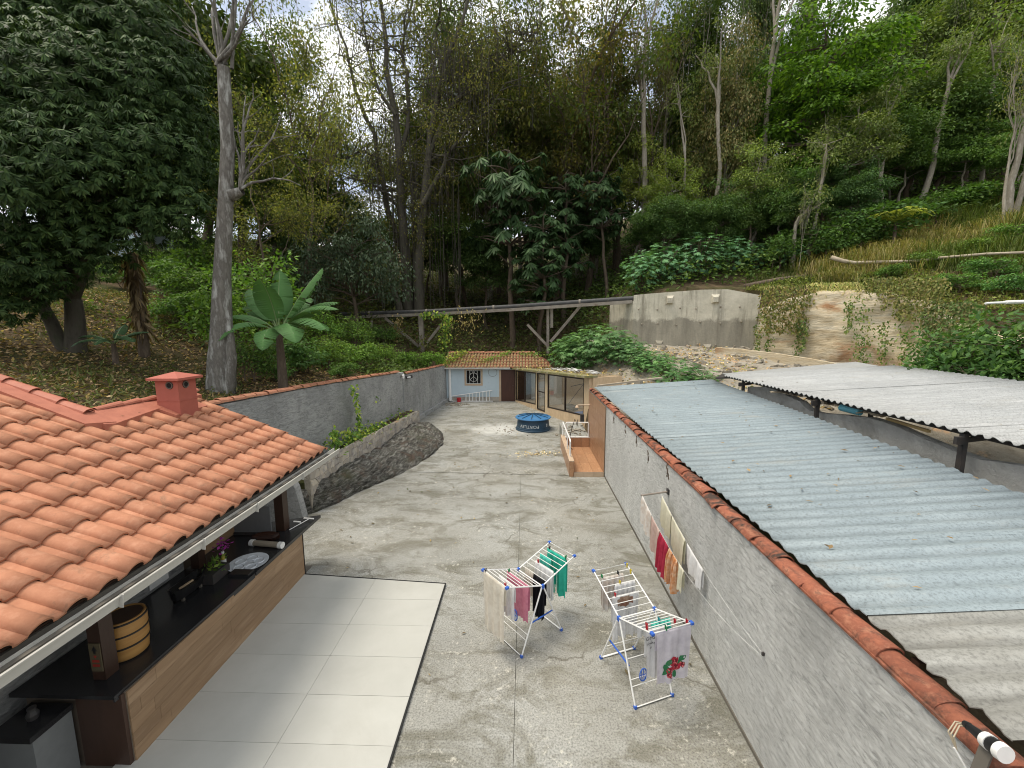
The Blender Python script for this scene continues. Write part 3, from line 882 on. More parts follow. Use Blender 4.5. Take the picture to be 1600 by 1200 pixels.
for a, b in ((A2, A),):
    dd = (b - a) / np.linalg.norm(b - a); n2 = np.array([-dd[1], dd[0]])
    if n2[1] > 0: n2 = -n2
    m.prism([tuple(a), tuple(b + np.array([-.01, .0])), tuple(b - n2 * .35), tuple(a - n2 * .35)], 2.4, 6.25)
m.build('wall_return', MT['conc_wall'], rt)
def anchor(s, z, big=True):
    c = A + d * s
    w = .22 if big else .045; h = .26 if big else .05; dp_ = .24 if big else .08
    mm = MB()
    f = [np.array([*(c + d * a + nn * 0.0), z + b]) for a, b in ((-w, -h), (w, -h), (w, h), (-w, h))]
    g = [np.array([*(c + d * a * .6 + nn * dp_), z + b * .55 - (.05 if big else 0)]) for a, b in ((-w, -h), (w, -h), (w, h), (-w, h))]
    mm.add(f + g, [(4, 5, 6, 7), (0, 1, 5, 4), (1, 2, 6, 5), (2, 3, 7, 6), (3, 0, 4, 7)])
    mm.build('anchor_block' if big else 'drain_stub', MT['conc_wall'] if big else MT['rubble'], rt)
for s, z in ((2.1, 6.25), (4.6, 6.25), (1.6, 3.55), (4.3, 3.35)): anchor(s, z)
for s in np.arange(.4, 6.4, 1.1):
    for z in (4.85, 5.75, 3.55): anchor(s + random.uniform(-.15, .15), z + random.uniform(-.1, .1), False)

# rock face
path = [(13.0, 24.2), (13.9, 23.5), (14.8, 22.4), (15.6, 21.4), (16.3, 20.3), (16.9, 19.2), (17.05, 18), (17.0, 17), (16.8, 15), (16.6, 13)]
tops = [5.6, 6.1, 6.5, 6.6, 6.35, 5.95, 5.2, 4.6, 4.2, 4.2]
tn = np.linspace(0, 1, 110)
ptx = np.interp(tn, np.linspace(0, 1, 10), [p[0] for p in path]); pty = np.interp(tn, np.linspace(0, 1, 10), [p[1] for p in path]); ptz = np.interp(tn, np.linspace(0, 1, 10), tops)
V = []; nv = 40
for i in range(110):
    dx = np.gradient(ptx)[i]; dy = np.gradient(pty)[i]; q = math.hypot(dx, dy)
    ox, oy = -dy / q, dx / q          # away from the yard
    if ox < 0: ox, oy = -ox, -oy
    for j in range(nv):
        t = j / (nv - 1)
        z = 1.6 + (ptz[i] - .12 - 1.6) * min(1, t * 1.12)
        back = .30 * t + 1.6 * smoothstep(.86, 1, t)
        w = .28 * float(vnoise(tn[i] * 28, z * 1.6, 21)) + .10 * float(vnoise(tn[i] * 60, z * 7, 22))
        V.append((ptx[i] + ox * (back + w), pty[i] + oy * (back + w), z + .05 * math.sin(i * .5)))
F = [(i * nv + j, (i + 1) * nv + j, (i + 1) * nv + j + 1, i * nv + j + 1) for i in range(109) for j in range(nv - 1)]
o = tag(link('rock_face', raw_mesh('rock_face', np.array(V), F, MT['rock_face'], smooth=True)), kind='structure')
# low concrete apron wall at the foot of rock and retaining wall
aw = [site(1118, 543, 23.0), site(1160, 546, 22.4), site(1210, 552, 21.4), site(1262, 560, 20.4), site(1310, 569, 19.6), site(1350, 578, 18.9)]
m = MB(); V = []
for p in aw:
    V += [(p[0], p[1], 1.2), (p[0], p[1], p[2]), (p[0] + .25, p[1] + .3, p[2]), (p[0] + .25, p[1] + .3, 1.2)]
F = []
for i in range(len(aw) - 1):
    for j in range(3): F.append((i * 4 + j, i * 4 + j + 1, i * 4 + 5 + j, i * 4 + 4 + j))
F.append((0, 3, 2, 1))
m.add(V, F)
o = m.build('concrete_apron', MT['rock_face'], origin=(13, 20, 3)); tag(o, 'low cream concrete apron wall at the foot of the rock face', 'apron')

# bank of pale rubble at the foot of the cut
xs2 = np.arange(2.9, 18.2, .25); ys2 = np.arange(13.2, 28.5, .25)
def bank(X, Y):
    z = low(X, Y) + .12 * vnoise(X * 2, Y * 2, 5) + .07 * vnoise(X * 7, Y * 7, 6) + .02
    return np.where((Y > 15.6) | (X > 7.4), z, -.35)
V, F = grid_mesh(xs2, ys2, bank)
cen = V[F].mean(1)
F = F[inside(COMP, cen[:, 0], cen[:, 1]) & ~in_annex(cen[:, 0], cen[:, 1])]
tag(link('rubble_bank', raw_mesh('rubble_bank', V, F, MT['rubble'], smooth=True)), kind='structure')

def bank_z(x, y): return float(bank(np.array([x]), np.array([y]))[0])

def on_plane(px, py, n, p0):
    r = ray(px, py); n = np.array(n, float)
    return EYE + r * (n @ (np.array(p0, float) - EYE) / (n @ r))

def on_z(px, py, z):
    r = ray(px, py); return EYE + r * ((z - EYE[2]) / r[2])

# ------------------------------------------------------------------ outdoor kitchen under the tiled roof
KE = np.array([-3.72, 7.35, 2.30]); ke = np.array([.038, -1, 0]); ke /= np.linalg.norm(ke); ks = np.array([-ke[1], ke[0], 0])
KSL = .426
def K(u, w, z=0.0):
    """u along the eave towards the house, w up the roof, z above the roof plane"""
    p = KE + ke * u - ks * w
    return np.array([p[0], p[1], KE[2] + KSL * w + .014 * u + z])

kit = thing('outdoor_kitchen', (-4.6, 5.3, 0), 'open kitchen shelter with orange tiled roof and wood look counter beside the patio', 'kitchen shelter')
roof = MB()
def deck(u0, u1, w0, w1, t0, t1):
    V = [K(u, w, z) for z in (t0, t1) for u, w in ((u0, w0), (u1, w0), (u1, w1), (u0, w1))]
    return roof.add(V, [(0, 3, 2, 1), (4, 5, 6, 7), (0, 1, 5, 4), (1, 2, 6, 5), (2, 3, 7, 6), (3, 0, 4, 7)])
deck(.03, 7.2, .06, 2.32, -.07, -.012)
deck(1.98, 7.2, 2.322, 5.6, -.07, -.012)
roof_o = roof.build('roof', MT['wood_dark'], kit)
ORG[roof_o] = ORG[kit]

# one clay tile: round roll and flat pan, lower end riding on the next course
prof = []
for i in range(9):
    a = math.pi * i / 8
    prof.append((.085 - .085 * math.cos(a), .012 + .068 * math.sin(a)))
prof += [(.20, .005), (.262, .013)]
V = []; F = []
LT = .415
for x, dz, g in ((0, 0.0, .96), (LT * .5, .0125, .98), (LT, .025, 1.0)):
    for yv, zv in prof: V.append((x, yv * g + (1 - g) * .08, zv * g + dz))
n = len(prof)
for yv, zv in prof: V.append((LT, yv, zv + .025 - .019))
for k in range(3):
    for i in range(n - 1):
        F.append((k * n + i, (k + 1) * n + i, (k + 1) * n + i + 1, k * n + i + 1))
tile_me = raw_mesh('roof_tile', V, F, MT['tile_clay'])
for p in tile_me.polygons: p.use_smooth = p.index < 2 * (n - 1)
slope_a = math.atan(KSL)
rs = random.Random(2)
ax = Vector(ks * math.cos(slope_a) + np.array([0, 0, -math.sin(slope_a)]))      # down the roof
ay = Vector(ke) * -1                                                            # away from the house
az = ax.cross(ay)
TROT = Matrix((ax, ay, az)).transposed().to_euler()
tiles_n = 0
for c in range(24):
    u = .255 * (c + 1) - .02
    if u > 6.3: break
    wmax = 2.34 if u < 1.97 else 4.6
    j = 0
    while True:
        w_low = j * .357
        if w_low + .12 > wmax: break
        px = K(u, w_low + .38)
        # nothing is laid outside the picture's reach on the house side
        p = K(u, w_low + LT * math.cos(slope_a), .0)
        e = TROT.copy(); e.rotate_axis('Z', rs.uniform(-.012, .012))
        piece('roof_tile', tile_me, roof_o, p + np.array([0, 0, rs.uniform(-.003, .004)]), e)
        tiles_n += 1
        j += 1
# mortar flashing along the stepped upper edge, with its turned-up rim
def kpoly(name, pts, z0, z1, mat, par):
    mb = MB(); n = len(pts)
    mb.add([K(u, w, z0) for u, w in pts] + [K(u, w, z1) for u, w in pts], [tuple(range(n)), tuple(range(2 * n - 1, n - 1, -1))] + [(i, i + n, (i + 1) % n + n, (i + 1) % n) for i in range(n)])
    return mb.build(name, mat, par)
kpoly('flashing', [(1.0, 2.12), (1.93, 1.98), (2.05, 2.02), (2.08, 2.42), (1.0, 2.42)], .03, .115, MT['flashing'], roof_o)
kpoly('flashing', [(.30, 1.92), (1.06, 1.86), (1.12, 2.4), (.30, 2.4)], .05, .11, MT['flashing'], roof_o)
kpoly('flashing', [(-.02, 2.24), (.34, 2.24), (.34, 2.42), (-.02, 2.42)], .03, .12, MT['flashing'], roof_o)
kpoly('flashing', [(1.90, 2.0), (2.22, 2.1), (2.22, 4.9), (1.90, 4.9)], .04, .125, MT['flashing'], roof_o)
capV, capF = half_tile(.40, .07, .085, 0, .02, n=7)
ridge_me = raw_mesh('ridge_tile', capV, capF, MT['flashing'])
for k in range(7):
    p = K(1.95, 2.35 + .34 * k, .10)
    piece('ridge_tile', ridge_me, roof_o, K(1.95, 2.35 + .34 * (k + 1), .10), TROT)
for k in range(6):
    p = K(.30 * k + .3, 2.40, .09)
    piece('ridge_tile', ridge_me, roof_o, p, (0, 0, math.atan2(-ke[1], -ke[0])), (1, .8, .8))

# chimney
cx0, cx1, cy0, cy1 = -5.90, -5.53, 6.30, 6.66
ch = MB().box(cx0, cx1, cy0, cy1, 2.7, 3.76).build('chimney', MT['chimney'], kit)
ORG[ch] = ORG[kit]
mb = MB()
cxm, cym = (cx0 + cx1) / 2, (cy0 + cy1) / 2; o_ = .075
q = [(cx0 - o_, cy0 - o_), (cx1 + o_, cy0 - o_), (cx1 + o_, cy1 + o_), (cx0 - o_, cy1 + o_)]
mb.add([(*a, 3.762) for a in q] + [(*a, 3.80) for a in q] + [(cxm, cym, 3.885)], [(3, 2, 1, 0), (0, 1, 5, 4), (1, 2, 6, 5), (2, 3, 7, 6), (3, 0, 4, 7), (4, 5, 8), (5, 6, 8), (6, 7, 8), (7, 4, 8)])
mb.build('chimney_cap', MT['chimney'], ch)
MB().box(cx0 - .006, cx1 + .006, cy0 - .006, cy1 + .006, 3.42, 3.435).build('band', MT['chimney'], ch)
for c, dvec in (((cxm + .05, cy0, 3.68), (0, -1, 0)), ((cx1, cym - .03, 3.68), (1, 0, 0))):
    dv = np.array(dvec, float)
    MB().tube([np.array(c) + dv * .002, np.array(c) + dv * .006], .062, 14).build('vent_hole', MT['dark_void'], ch)
    rg = []
    for k in range(15):
        a = 2 * math.pi * k / 14
        t1 = np.array([dv[1], -dv[0], 0]); rg.append(np.array(c) + dv * .008 + .05 * (math.cos(a) * t1 + math.sin(a) * np.array([0, 0, 1])))
    MB().tube(rg, .009, 5, False).build('vent_ring', MT['fascia'], ch)

# fascia board and gutter along the eave
def eave_bar(name, u0, u1, w0, z0, wd, ht, mat):
    a = K(u0, 0) + np.array([0, 0, z0]) + ks * w0; b = K(u1, 0) + np.array([0, 0, z0]) + ks * w0
    return MB().bar(a, b, wd, ht).build(name, mat, kit)
eave_bar('fascia', .05, 7.0, -.045, -.085, .03, .15, MT['fascia'])
eave_bar('soffit_board', .05, 7.0, .02, -.055, .10, .012, MT['fascia'])
gm = MB()
gp = [(.012, .03), (.012, -.085), (.10, -.085), (.115, .0), (.13, .004), (.13, .016), (.105, .014), (.092, -.073), (.024, -.073), (.024, .03)]
a0 = K(-.28, 0); b0 = K(7.0, 0)
gz = -.055
Vg = [a0 + ks * (x + .0) + np.array([0, 0, z + gz]) for x, z in gp] + [b0 + ks * (x + .0) + np.array([0, 0, z + gz]) for x, z in gp]
n = len(gp)
gm.add(Vg, [(i, (i + 1) % n, (i + 1) % n + n, i + n) for i in range(n)] + [(0, 1, 2, 3, 4, 5, 6, 7, 8, 9)])
gut = gm.build('gutter', MT['aluminium'], kit); ORG[gut] = ORG[kit]
for u in (1.15, 2.35, 3.3, 4.25):
    c = K(u, 0) + ks * .075 + np.array([0, 0, gz - .03])
    MB().bar(c + ks * .06 + np.array([0, 0, .055]), c + ks * .042 + np.array([0, 0, -.066]), .035, .006, up=ke).build('bracket', MT['aluminium'], gut)

# posts, counter
def wbox(name, x0, x1, y0, y1, z0, z1, mat, par=kit): return MB().box(x0, x1, y0, y1, z0, z1).build(name, mat, par)
wbox('post', -4.56, -4.40, 6.95, 7.11, .892, 2.32, MT['wood_dark'])
wbox('post', -4.56, -4.42, 3.74, 3.88, .892, 2.25, MT['wood_dark'])
wbox('post', -5.16, -5.03, 5.75, 5.88, .892, 2.65, MT['wood_dark'])
ctr = wbox('counter', -5.2, -4.125, 3.64, 7.0, 0.0, .85, MT['grout']); ORG[ctr] = ORG[kit]
rs = random.Random(5)
for k in range(5):
    z0 = .03 + k * .164
    y0 = 3.62 - rs.uniform(.1, 1.1)
    while y0 < 6.99:
        y1 = y0 + 1.19
        a, b = max(y0, 3.645), min(y1, 6.995)
        if b - a > .05:
            MB().box(-4.124, -4.108, a + .0015, b - .0015, z0 + .0015, z0 + .1625).build('plank', MT['plank'], ctr)
        y0 = y1
MB().box(-4.123, -4.1, 6.996, 7.012, 0, .85).build('edge_trim', MT['black_plastic'], ctr)
top = MB()
top.prism([(-5.25, 3.55), (-4.16, 3.55), (-4.085, 7.62), (-4.95, 7.3), (-5.25, 7.3)], .85, .89)
top.build('worktop', MT['granite'], kit)
mb = MB(); mb.prism([(-4.158, 3.552), (-4.145, 3.552), (-4.098, 5.66), (-4.112, 5.66)], .82, .888); mb.build('worktop_lip', MT['granite'], kit)
mb = MB(); mb.prism([(-4.110, 5.68), (-4.094, 5.68), (-4.072, 7.63), (-4.087, 7.63)], .835, .889); mb.build('worktop_lip', MT['granite'], kit)
wbox('counter_end', -4.62, -4.13, 3.60, 3.638, 0.0, .849, MT['wood_dark'])
# back wall and end panel
wbox('back_wall', -5.42, -5.27, 3.0, 5.74, 0, 2.7, MT['stucco_l'])
bw = wbox('back_wall', -5.42, -5.27, 5.885, 7.3, 0, 2.7, MT['grout']); ORG[bw] = ORG[kit]
for k in range(10):
    z0 = .895 + k * .164
    for a, b in ((5.89, 6.5 + .2 * (k % 2)), (6.5 + .2 * (k % 2), 7.29)):
        MB().box(-5.268, -5.255, a + .002, b - .002, z0 + .002, z0 + .162).build('plank', MT['plank'], bw)
wbox('end_sill', -5.25, -4.57, 6.80, 6.90, .891, .93, MT['steel_dark'])
wbox('end_panel', -5.25, -4.57, 6.83, 6.855, .931, 1.42, plain('grey panel', (.17, .175, .18), .6))
kf = MB().box(-7.2, -4.13, 0, 7.3, -.02, .012).build('floor', MT['fascia'], kit)
wbox('far_wall', -7.0, -6.85, 1.0, 7.3, .012, 3.3, MT['stucco_l'])
wbox('near_wall', -6.85, -4.7, 1.6, 1.75, .012, 2.6, MT['fascia'])

# small sign on the near post: black up arrow and red marks on cream
sg = thing('arrow_sign', (-4.49, 3.735, 1.15), 'small cream sign with black arrow and red marks on the dark post', 'sign')
cream = plain('cream board', (.10, .08, .045), .8)
MB().box(-4.55, -4.43, 3.728, 3.738, 1.0, 1.32).build('board', cream, sg)
yf = 3.7265
MB().add([(-4.525, yf, 1.235), (-4.455, yf, 1.235), (-4.49, yf, 1.295)], [(0, 1, 2)]).add([(-4.502, yf, 1.205), (-4.478, yf, 1.205), (-4.478, yf, 1.235), (-4.502, yf, 1.235)], [(0, 1, 2, 3)]).build('arrow', MT['black_plastic'], sg)
red = plain('red print', (.30, .03, .02), .6)
mb = MB()
mb.add([(-4.51, yf, 1.185), (-4.47, yf, 1.185), (-4.49, yf, 1.150)], [(0, 2, 1)])
for z in (1.105, 1.055): mb.add([(-4.53, yf, z), (-4.45, yf, z), (-4.45, yf, z + .03), (-4.53, yf, z + .03)], [(0, 1, 2, 3)])
mb.build('red_marks', red, sg)

# white cabinet with dark top under the roof
cb = thing('cabinet', (-4.95, 3.4, 0), 'white cabinet with black top standing behind the counter end', 'cabinet')
MB().box(-5.05, -4.66, 3.25, 3.585, .012, .70).build('body', plain('dull white laminate', (.20, .21, .21), .6), cb)
MB().box(-5.08, -4.64, 3.22, 3.59, .702, .76).build('top', MT['granite'], cb)
MB().lathe((-4.85, 3.42, .76), [(.04, 0), (.05, .05), (.03, .09), (.035, .12)], 12).build('jar', MT['steel_dark'], cb)

# pieces on the worktop
bar_w = M('pale oak stave', (.42, .235, .075), (.33, .17, .05), scale=3, rough=.5, stretch=(.6, .6, 6), bump=.1)
brl = thing('wooden_tub', (-4.56, 4.12, .89), 'round wooden tub with black hoops standing at the near end of the worktop', 'tub')
h0 = .89
MB().lathe((-4.56, 4.12, h0), [(.165, .0), (.19, .02), (.205, .2), (.205, .42), (.198, .47), (.178, .47), (.172, .42), (.17, .3)], 32).build('staves', bar_w, brl, True)
for z in (.155, .295, .435):
    MB().lathe((-4.56, 4.12, h0), [(.2035, z), (.211, z + .003), (.211, z + .02), (.2035, z + .023)], 32, cap=False).build('hoop', MT['black_plastic'], brl, True)
MB().lathe((-4.56, 4.12, h0), [(.001, .455), (.171, .455), (.171, .463), (.001, .465)], 24).build('lid', MT['wood_dark'], brl)

bt = thing('boat_planter', (-4.72, 5.16, .89), 'black boat shaped planter on little feet on the worktop', 'planter')
V = []; F = []
for i, (yy_, wd) in enumerate(((-.26, .05), (-.2, .10), (0, .125), (.2, .10), (.26, .05))):
    zt = .17 + .04 * abs(yy_ / .26) ** 2
    V += [(-4.72 - wd, 5.16 + yy_, .89 + zt), (-4.72 - wd * .7, 5.16 + yy_ * .85, .93), (-4.72 + wd * .7, 5.16 + yy_ * .85, .93), (-4.72 + wd, 5.16 + yy_, .89 + zt),
          (-4.72 + wd * .85, 5.16 + yy_ * .92, .89 + zt), (-4.72, 5.16 + yy_ * .85, 1.02), (-4.72 - wd * .85, 5.16 + yy_ * .92, .89 + zt)]
for i in range(4):
    for j in range(7):
        F.append((i * 7 + j, (i + 1) * 7 + j, (i + 1) * 7 + (j + 1) % 7, i * 7 + (j + 1) % 7))
F += [(0, 1, 2, 3, 4, 5, 6), tuple(28 + k for k in range(7))[::-1]]
MB().add(V, F).build('bowl', MT['black_plastic'], bt)
for yy_ in (-.15, .15):
    for xx in (-.06, .06):
        MB().box(-4.72 + xx - .015, -4.72 + xx + .015, 5.16 + yy_ - .015, 5.16 + yy_ + .015, .89, .931).build('foot', MT['fascia'], bt)
MB().bar((-4.74, 5.05, 1.035), (-4.68, 5.22, 1.06), .025, .02).build('wood_stick', MT['tan_tile'], bt)

rp_ = thing('rectangular_planter', (-4.62, 5.52, .89), 'rectangular dark planter with leafy plant on the worktop', 'planter')
MB().prism([(-4.73, 5.36), (-4.51, 5.36), (-4.51, 5.7), (-4.73, 5.7)], .89, 1.04).build('box', MT['steel_dark'], rp_)
orch = thing('orchid_vase', (-4.72, 5.85, .89), 'yellow bottle vase holding a purple orchid on the worktop', 'flower vase')
MB().lathe((-4.72, 5.85, .89), [(.035, 0), (.038, .01), (.038, .13), (.015, .17), (.015, .2)], 14).build('bottle', plain('amber glass', (.42, .36, .05), .2), orch, True)
MB().lathe((-4.72, 5.85, .89), [(.0385, .05), (.0385, .11)], 14, cap=False).build('paper_label', MT['white_paint'], orch)
MB().lathe((-4.72, 5.85, .89), [(.02, .2), (.022, .205), (.022, .235), (.0, .24)], 12).build('collar', MT['white_paint'], orch)
rs = random.Random(8)
mb = MB()
for k in range(46):
    c = np.array([-4.70 + rs.gauss(0, .045), 5.84 + rs.gauss(0, .05), 1.24 + rs.gauss(0, .055)])
    a = np.array([rs.gauss(0, 1), rs.gauss(0, 1), rs.gauss(0, 1)]); a /= np.linalg.norm(a)
    b = np.cross(a, [.3, .5, .8]); b /= np.linalg.norm(b)
    mb.add([c - a * .03, c + b * .022, c + a * .03, c - b * .022], [(0, 1, 2, 3)])
mb.build('blossom', plain('orchid purple', (.42, .04, .36), .6), orch)
mb = MB().tube([(-4.72, 5.85, 1.1), (-4.715, 5.85, 1.2), (-4.70, 5.84, 1.28)], .006, 5); mb.build('stem', plain('orchid stem', (.08, .14, .04), .6), orch)

pl_ = thing('platter', (-4.36, 5.9, .89), 'large white round serving platter with hollow dishes lying on the worktop', 'platter')
platinum = plain('grey white melamine', (.66, .70, .74), .25)
MB().lathe((-4.36, 5.9, .89), [(.18, 0.0), (.22, .006), (.275, .03), (.282, .034), (.27, .036), (.225, .018), (.001, .016)], 40).build('plate', platinum, pl_, True)
for k in range(5):
    a = 2 * math.pi * k / 5 + .5
    rg = [(-4.36 + .145 * math.cos(a) + .075 * math.cos(t), 5.9 + .145 * math.sin(a) + .075 * math.sin(t), .89 + .021) for t in np.linspace(0, 2 * math.pi, 21)]
    MB().tube(rg, .009, 6, False).build('dish_rim', platinum, pl_)
tb = thing('plastic_tube', (-4.4, 6.42, .93), 'beige plastic tube with white end caps lying on the worktop', 'tube')
MB().tube([(-4.66, 6.44, .945), (-4.14, 6.38, .945)], .048, 16).build('tube_body', plain('beige pvc', (.30, .26, .20), .4), tb, True)
for a, b in ((-4.69, -4.62), (-4.16, -4.09)):
    ya = 6.44 - (a + 4.66) * .115; yb = 6.44 - (b + 4.66) * .115
    MB().tube([(a, ya, .945), (b, yb, .945)], .055, 16).build('end_cap', MT['white_paint'], tb, True)
tr = thing('brown_plates', (-4.56, 6.68, .89), 'stack of dark brown oval dishes on the worktop near the far post', 'dishes')
clay = plain('dark glazed clay', (.05, .022, .014), .25)
for k in range(3):
    MB().lathe((-4.56, 6.66, .89 + k * .022), [(.12, 0), (.2, .01), (.235, .03), (.225, .032), (.19, .014), (.001, .012)], 28, 1, .62).build('dish', clay, tr, True)
sq = thing('squeegee', (-4.1, 7.3, .9), 'small white T shaped squeegee lying on the far tip of the worktop', 'squeegee')
MB().tube([(-4.33, 6.98, .905), (-4.16, 7.34, .94)], .007, 6).tube([(-4.26, 7.36, .95), (-4.06, 7.34, .95)], .014, 8).build('tee', MT['white_tube'], sq)
o = MB().tube([(-4.38, 7.22, .95), (-4.24, 7.2, .95)], .014, 8).build('tap_pipe', MT['white_tube'], origin=(-4.3, 7.2, .95)); tag(o, 'short white pipe sticking out beside the far kitchen post', 'pipe')
o = MB().box(-5.262, -5.25, 5.15, 5.45, .93, 1.45).build('paper_notice', MT['white_paint'], origin=(-5.26, 5.3, 1.2)); tag(o, 'plain white sheet hanging on the kitchen back wall', 'sheet')
o = MB().lathe((-4.95, 4.62, .89), [(.03, 0), (.045, .03), (.04, .06), (.0, .065)], 10).build('cup', MT['white_paint'], origin=(-4.95, 4.62, .89)); tag(o, 'little white cup on the worktop beside the wooden tub', 'cup')
tray = MB().box(-4.44, -4.13, 5.56, 5.7, .892, .93).build('granite_block', MT['granite'], origin=(-4.3, 5.63, .89)); tag(tray, 'raised black stone block at the worktop step', 'stone block')

MT['tile_mossy'] = M('mossy old roof tile', (.40, .19, .10), (.28, .14, .075), scale=7, rough=.9, bump=.4, bscale=40, dirt=(.25, .20, .10), dirt_scale=4.5, dirt_lo=.40, dirt_hi=.56)
# ------------------------------------------------------------------ small blue house at the far end
hs = thing('small_house', (-2.2, 26.5, 0), 'small pale blue house with mossy tiled roof at the end of the yard', 'house')
HY = 25.55
wl_ = MB()
wx0, wx1, wz0, wz1 = -3.69, -2.76, 1.14, 2.0
for x0, x1, z0, z1 in ((-4.95, wx0, 0, 2.14), (wx1, -1.5, 0, 2.14), (wx0, wx1, 0, wz0), (wx0, wx1, wz1, 2.14), (-1.5, -.62, 2.02, 2.14)):
    wl_.box(x0, x1, HY, HY + .15, z0, z1)
wl_.box(-4.95, -4.8, HY + .15, 28.4, 0, 2.14).box(-.6, -.45, HY + .151, 28.4, 0, 2.3)
wall_o = wl_.build('wall', MT['house_blue'], hs); ORG[wall_o] = ORG[hs]
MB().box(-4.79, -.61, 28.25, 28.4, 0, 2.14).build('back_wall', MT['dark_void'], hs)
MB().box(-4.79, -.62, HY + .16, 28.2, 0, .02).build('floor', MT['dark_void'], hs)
# window, stone surround, iron grille
win = MB()
for x0, x1, z0, z1 in ((wx0 - .11, wx0 - .002, wz0 - .12, wz1 + .10), (wx1 + .002, wx1 + .11, wz0 - .12, wz1 + .10), (wx0, wx1, wz0 - .12, wz0 - .002), (wx0, wx1, wz1 + .002, wz1 + .10)):
    win.box(x0, x1, HY - .03, HY - .003, z0, z1)
wo = win.build('window', MT['beige_step'], hs); ORG[wo] = ORG[hs]
MB().box(wx0, wx1, HY + .10, HY + .11, wz0, wz1).build('pane', MT['dark_void'], wo)
gr = MB(); gy = HY - .01; xc, zc = (wx0 + wx1) / 2, (wz0 + wz1) / 2 - .02
for x in (wx0 + .03, wx0 + .22, xc, wx1 - .22, wx1 - .03): gr.tube([(x, gy, wz0), (x, gy, wz1)], .009, 5)
for z in (wz0 + .02, wz1 - .02): gr.tube([(wx0, gy, z), (wx1, gy, z)], .009, 5)
gr.tube([(xc + .27 * math.cos(a), gy, zc + .27 * math.sin(a)) for a in np.linspace(0, 2 * math.pi, 25)], .012, 5, False)
for a in (R(90), R(215), R(325)): gr.tube([(xc, gy, zc + .05), (xc + .27 * math.cos(a), gy, zc + .27 * math.sin(a))], .012, 5)
for sx in (-1, 1): gr.tube([(xc + sx * .15 + .09 * math.cos(a), gy, wz1 - .13 + .09 * math.sin(a)) for a in np.linspace(0, 2 * math.pi, 13)], .009, 4, False)
gr.build('grille', MT['white_paint'], wo)
dr = MB().box(-1.47, -.65, HY + .02, HY + .06, .02, 2.01).build('door', MT['door_wood'], hs); ORG[dr] = ORG[hs]
MB().box(-1.485, -1.471, HY - .01, HY + .1, 0, 2.02).box(-.649, -.635, HY - .01, HY + .1, 0, 2.02).build('door_frame', MT['door_wood'], dr)
MB().box(-.76, -.73, HY + .0, HY + .019, .98, 1.05).build('handle', MT['fascia'], dr)
MB().box(-1.62, -1.49, HY - .02, HY - .003, 0, 2.0).build('stone_jamb', MT['beige_step'], hs)
MB().box(-4.6, -1.62, HY - .02, HY - .003, 0, .30).build('stone_plinth', MT['stone_clad'], hs)
MB().tube([(-4.72, HY - .09, 2.1), (-4.72, HY - .09, .05)], .085, 10).build('downpipe', MT['white_paint'], hs)
MB().tube([(-2.02 + .27 * math.cos(a), HY - .012, 1.86 + .27 * math.sin(a)) for a in np.linspace(0, 2 * math.pi, 25)], .008, 4, False).build('cable_ring', MT['fascia'], hs)
MB().box(-5.1, -.9, HY - .42, HY - .26, 2.10, 2.19).build('gutter', MT['aluminium'], hs)
# hipped tiled roof, courses of half round tiles joined into one part
def house_roof():
    mb = MB()
    ez, rz, ey, ry = 2.16, 2.95, HY - .38, 27.3
    def zr(y): return ez + (rz - ez) * (y - ey) / (ry - ey)
    x = -5.05; c = 0
    while x < 1.75:
        ytop = ry
        if x > .6: ytop = max(ey + .05, ry - (x - .6) * 1.7)
        y = ey; k = 0
        while y < ytop - .05:
            y1 = min(y + .38, ytop)
            hv = random.uniform(-.012, .012)
            for (yy0, yy1, r0, r1) in ((y, y1, .085, .07),):
                V = []; n = 5
                for yy2, r, dz in ((yy0, r0, .035), (yy1, r1, .0)):
                    for i in range(n):
                        a = math.pi * i / (n - 1)
                        V.append((x - r * math.cos(a), yy2, zr(yy2) + dz + r * .9 * math.sin(a) + hv))
                mb.add(V, [(i, i + 1, n + i + 1, n + i) for i in range(n - 1)] + [(0, 1, 2, 3, 4)])
            y = y1; k += 1
        x += .20; c += 1
    o = mb.build('roof_tiles', MT['tile_mossy'], hs); o['kind'] = 'stuff'
    m2 = MB()
    m2.add([(-5.1, ey + .02, ez + .01), (1.75, ey + .02, ez + .01), (.6, ry, rz), (-5.1, ry, rz), (-5.1, 28.7, ez + .3), (1.5, 28.7, ez + .3)], [(0, 1, 2, 3), (3, 2, 5, 4), (1, 5, 2)])
    m2.build('roof_deck', MT['cap_old'], hs)
    capV, capF = half_tile(.40, .09, .11, 0, .02, n=7)
    me = raw_mesh('ridge_tile', capV, capF, MT['cap_left'])
    for k in range(17): piece('ridge_tile', me, hs, (-5.1 + .335 * k, ry, rz + .03 + random.uniform(-.01, .01)))
house_roof()

# ladder with red bucket in front of the house
ld = thing('ladder', (-3.0, 25.3, .1), 'white ladder lying on its side against the blue house wall', 'ladder')
la, lb, lc, ldd = (-4.62, 25.42, .12), (-1.95, 25.42, .10), (-4.62, 25.46, .50), (-2.1, 25.46, .80)
m = MB().tube([(-2.0, 25.42, .04), (-4.55, 25.42, .04), (-4.66, 25.43, .12), (-4.66, 25.45, .30), (-4.58, 25.46, .36), (-2.05, 25.47, .72)], .030, 6); m.build('rail', MT['white_tube'], ld)
for k in range(8):
    x = -3.72 + k * .215
    MB().tube([(x, 25.42, .05), (x, 25.465, .36 + (x + 4.58) * .142)], .028, 6).build('rung', MT['white_tube'], ld)
o = MB().lathe((-4.15, 25.33, .012), [(.11, 0), (.14, .24), (.15, .25), (.13, .25), (.1, .02)], 16).build('bucket', plain('red plastic', (.55, .03, .04), .4), origin=(-4.15, 25.33, 0))
tag(o, 'red plastic bucket standing behind the ladder at the blue house', 'bucket')

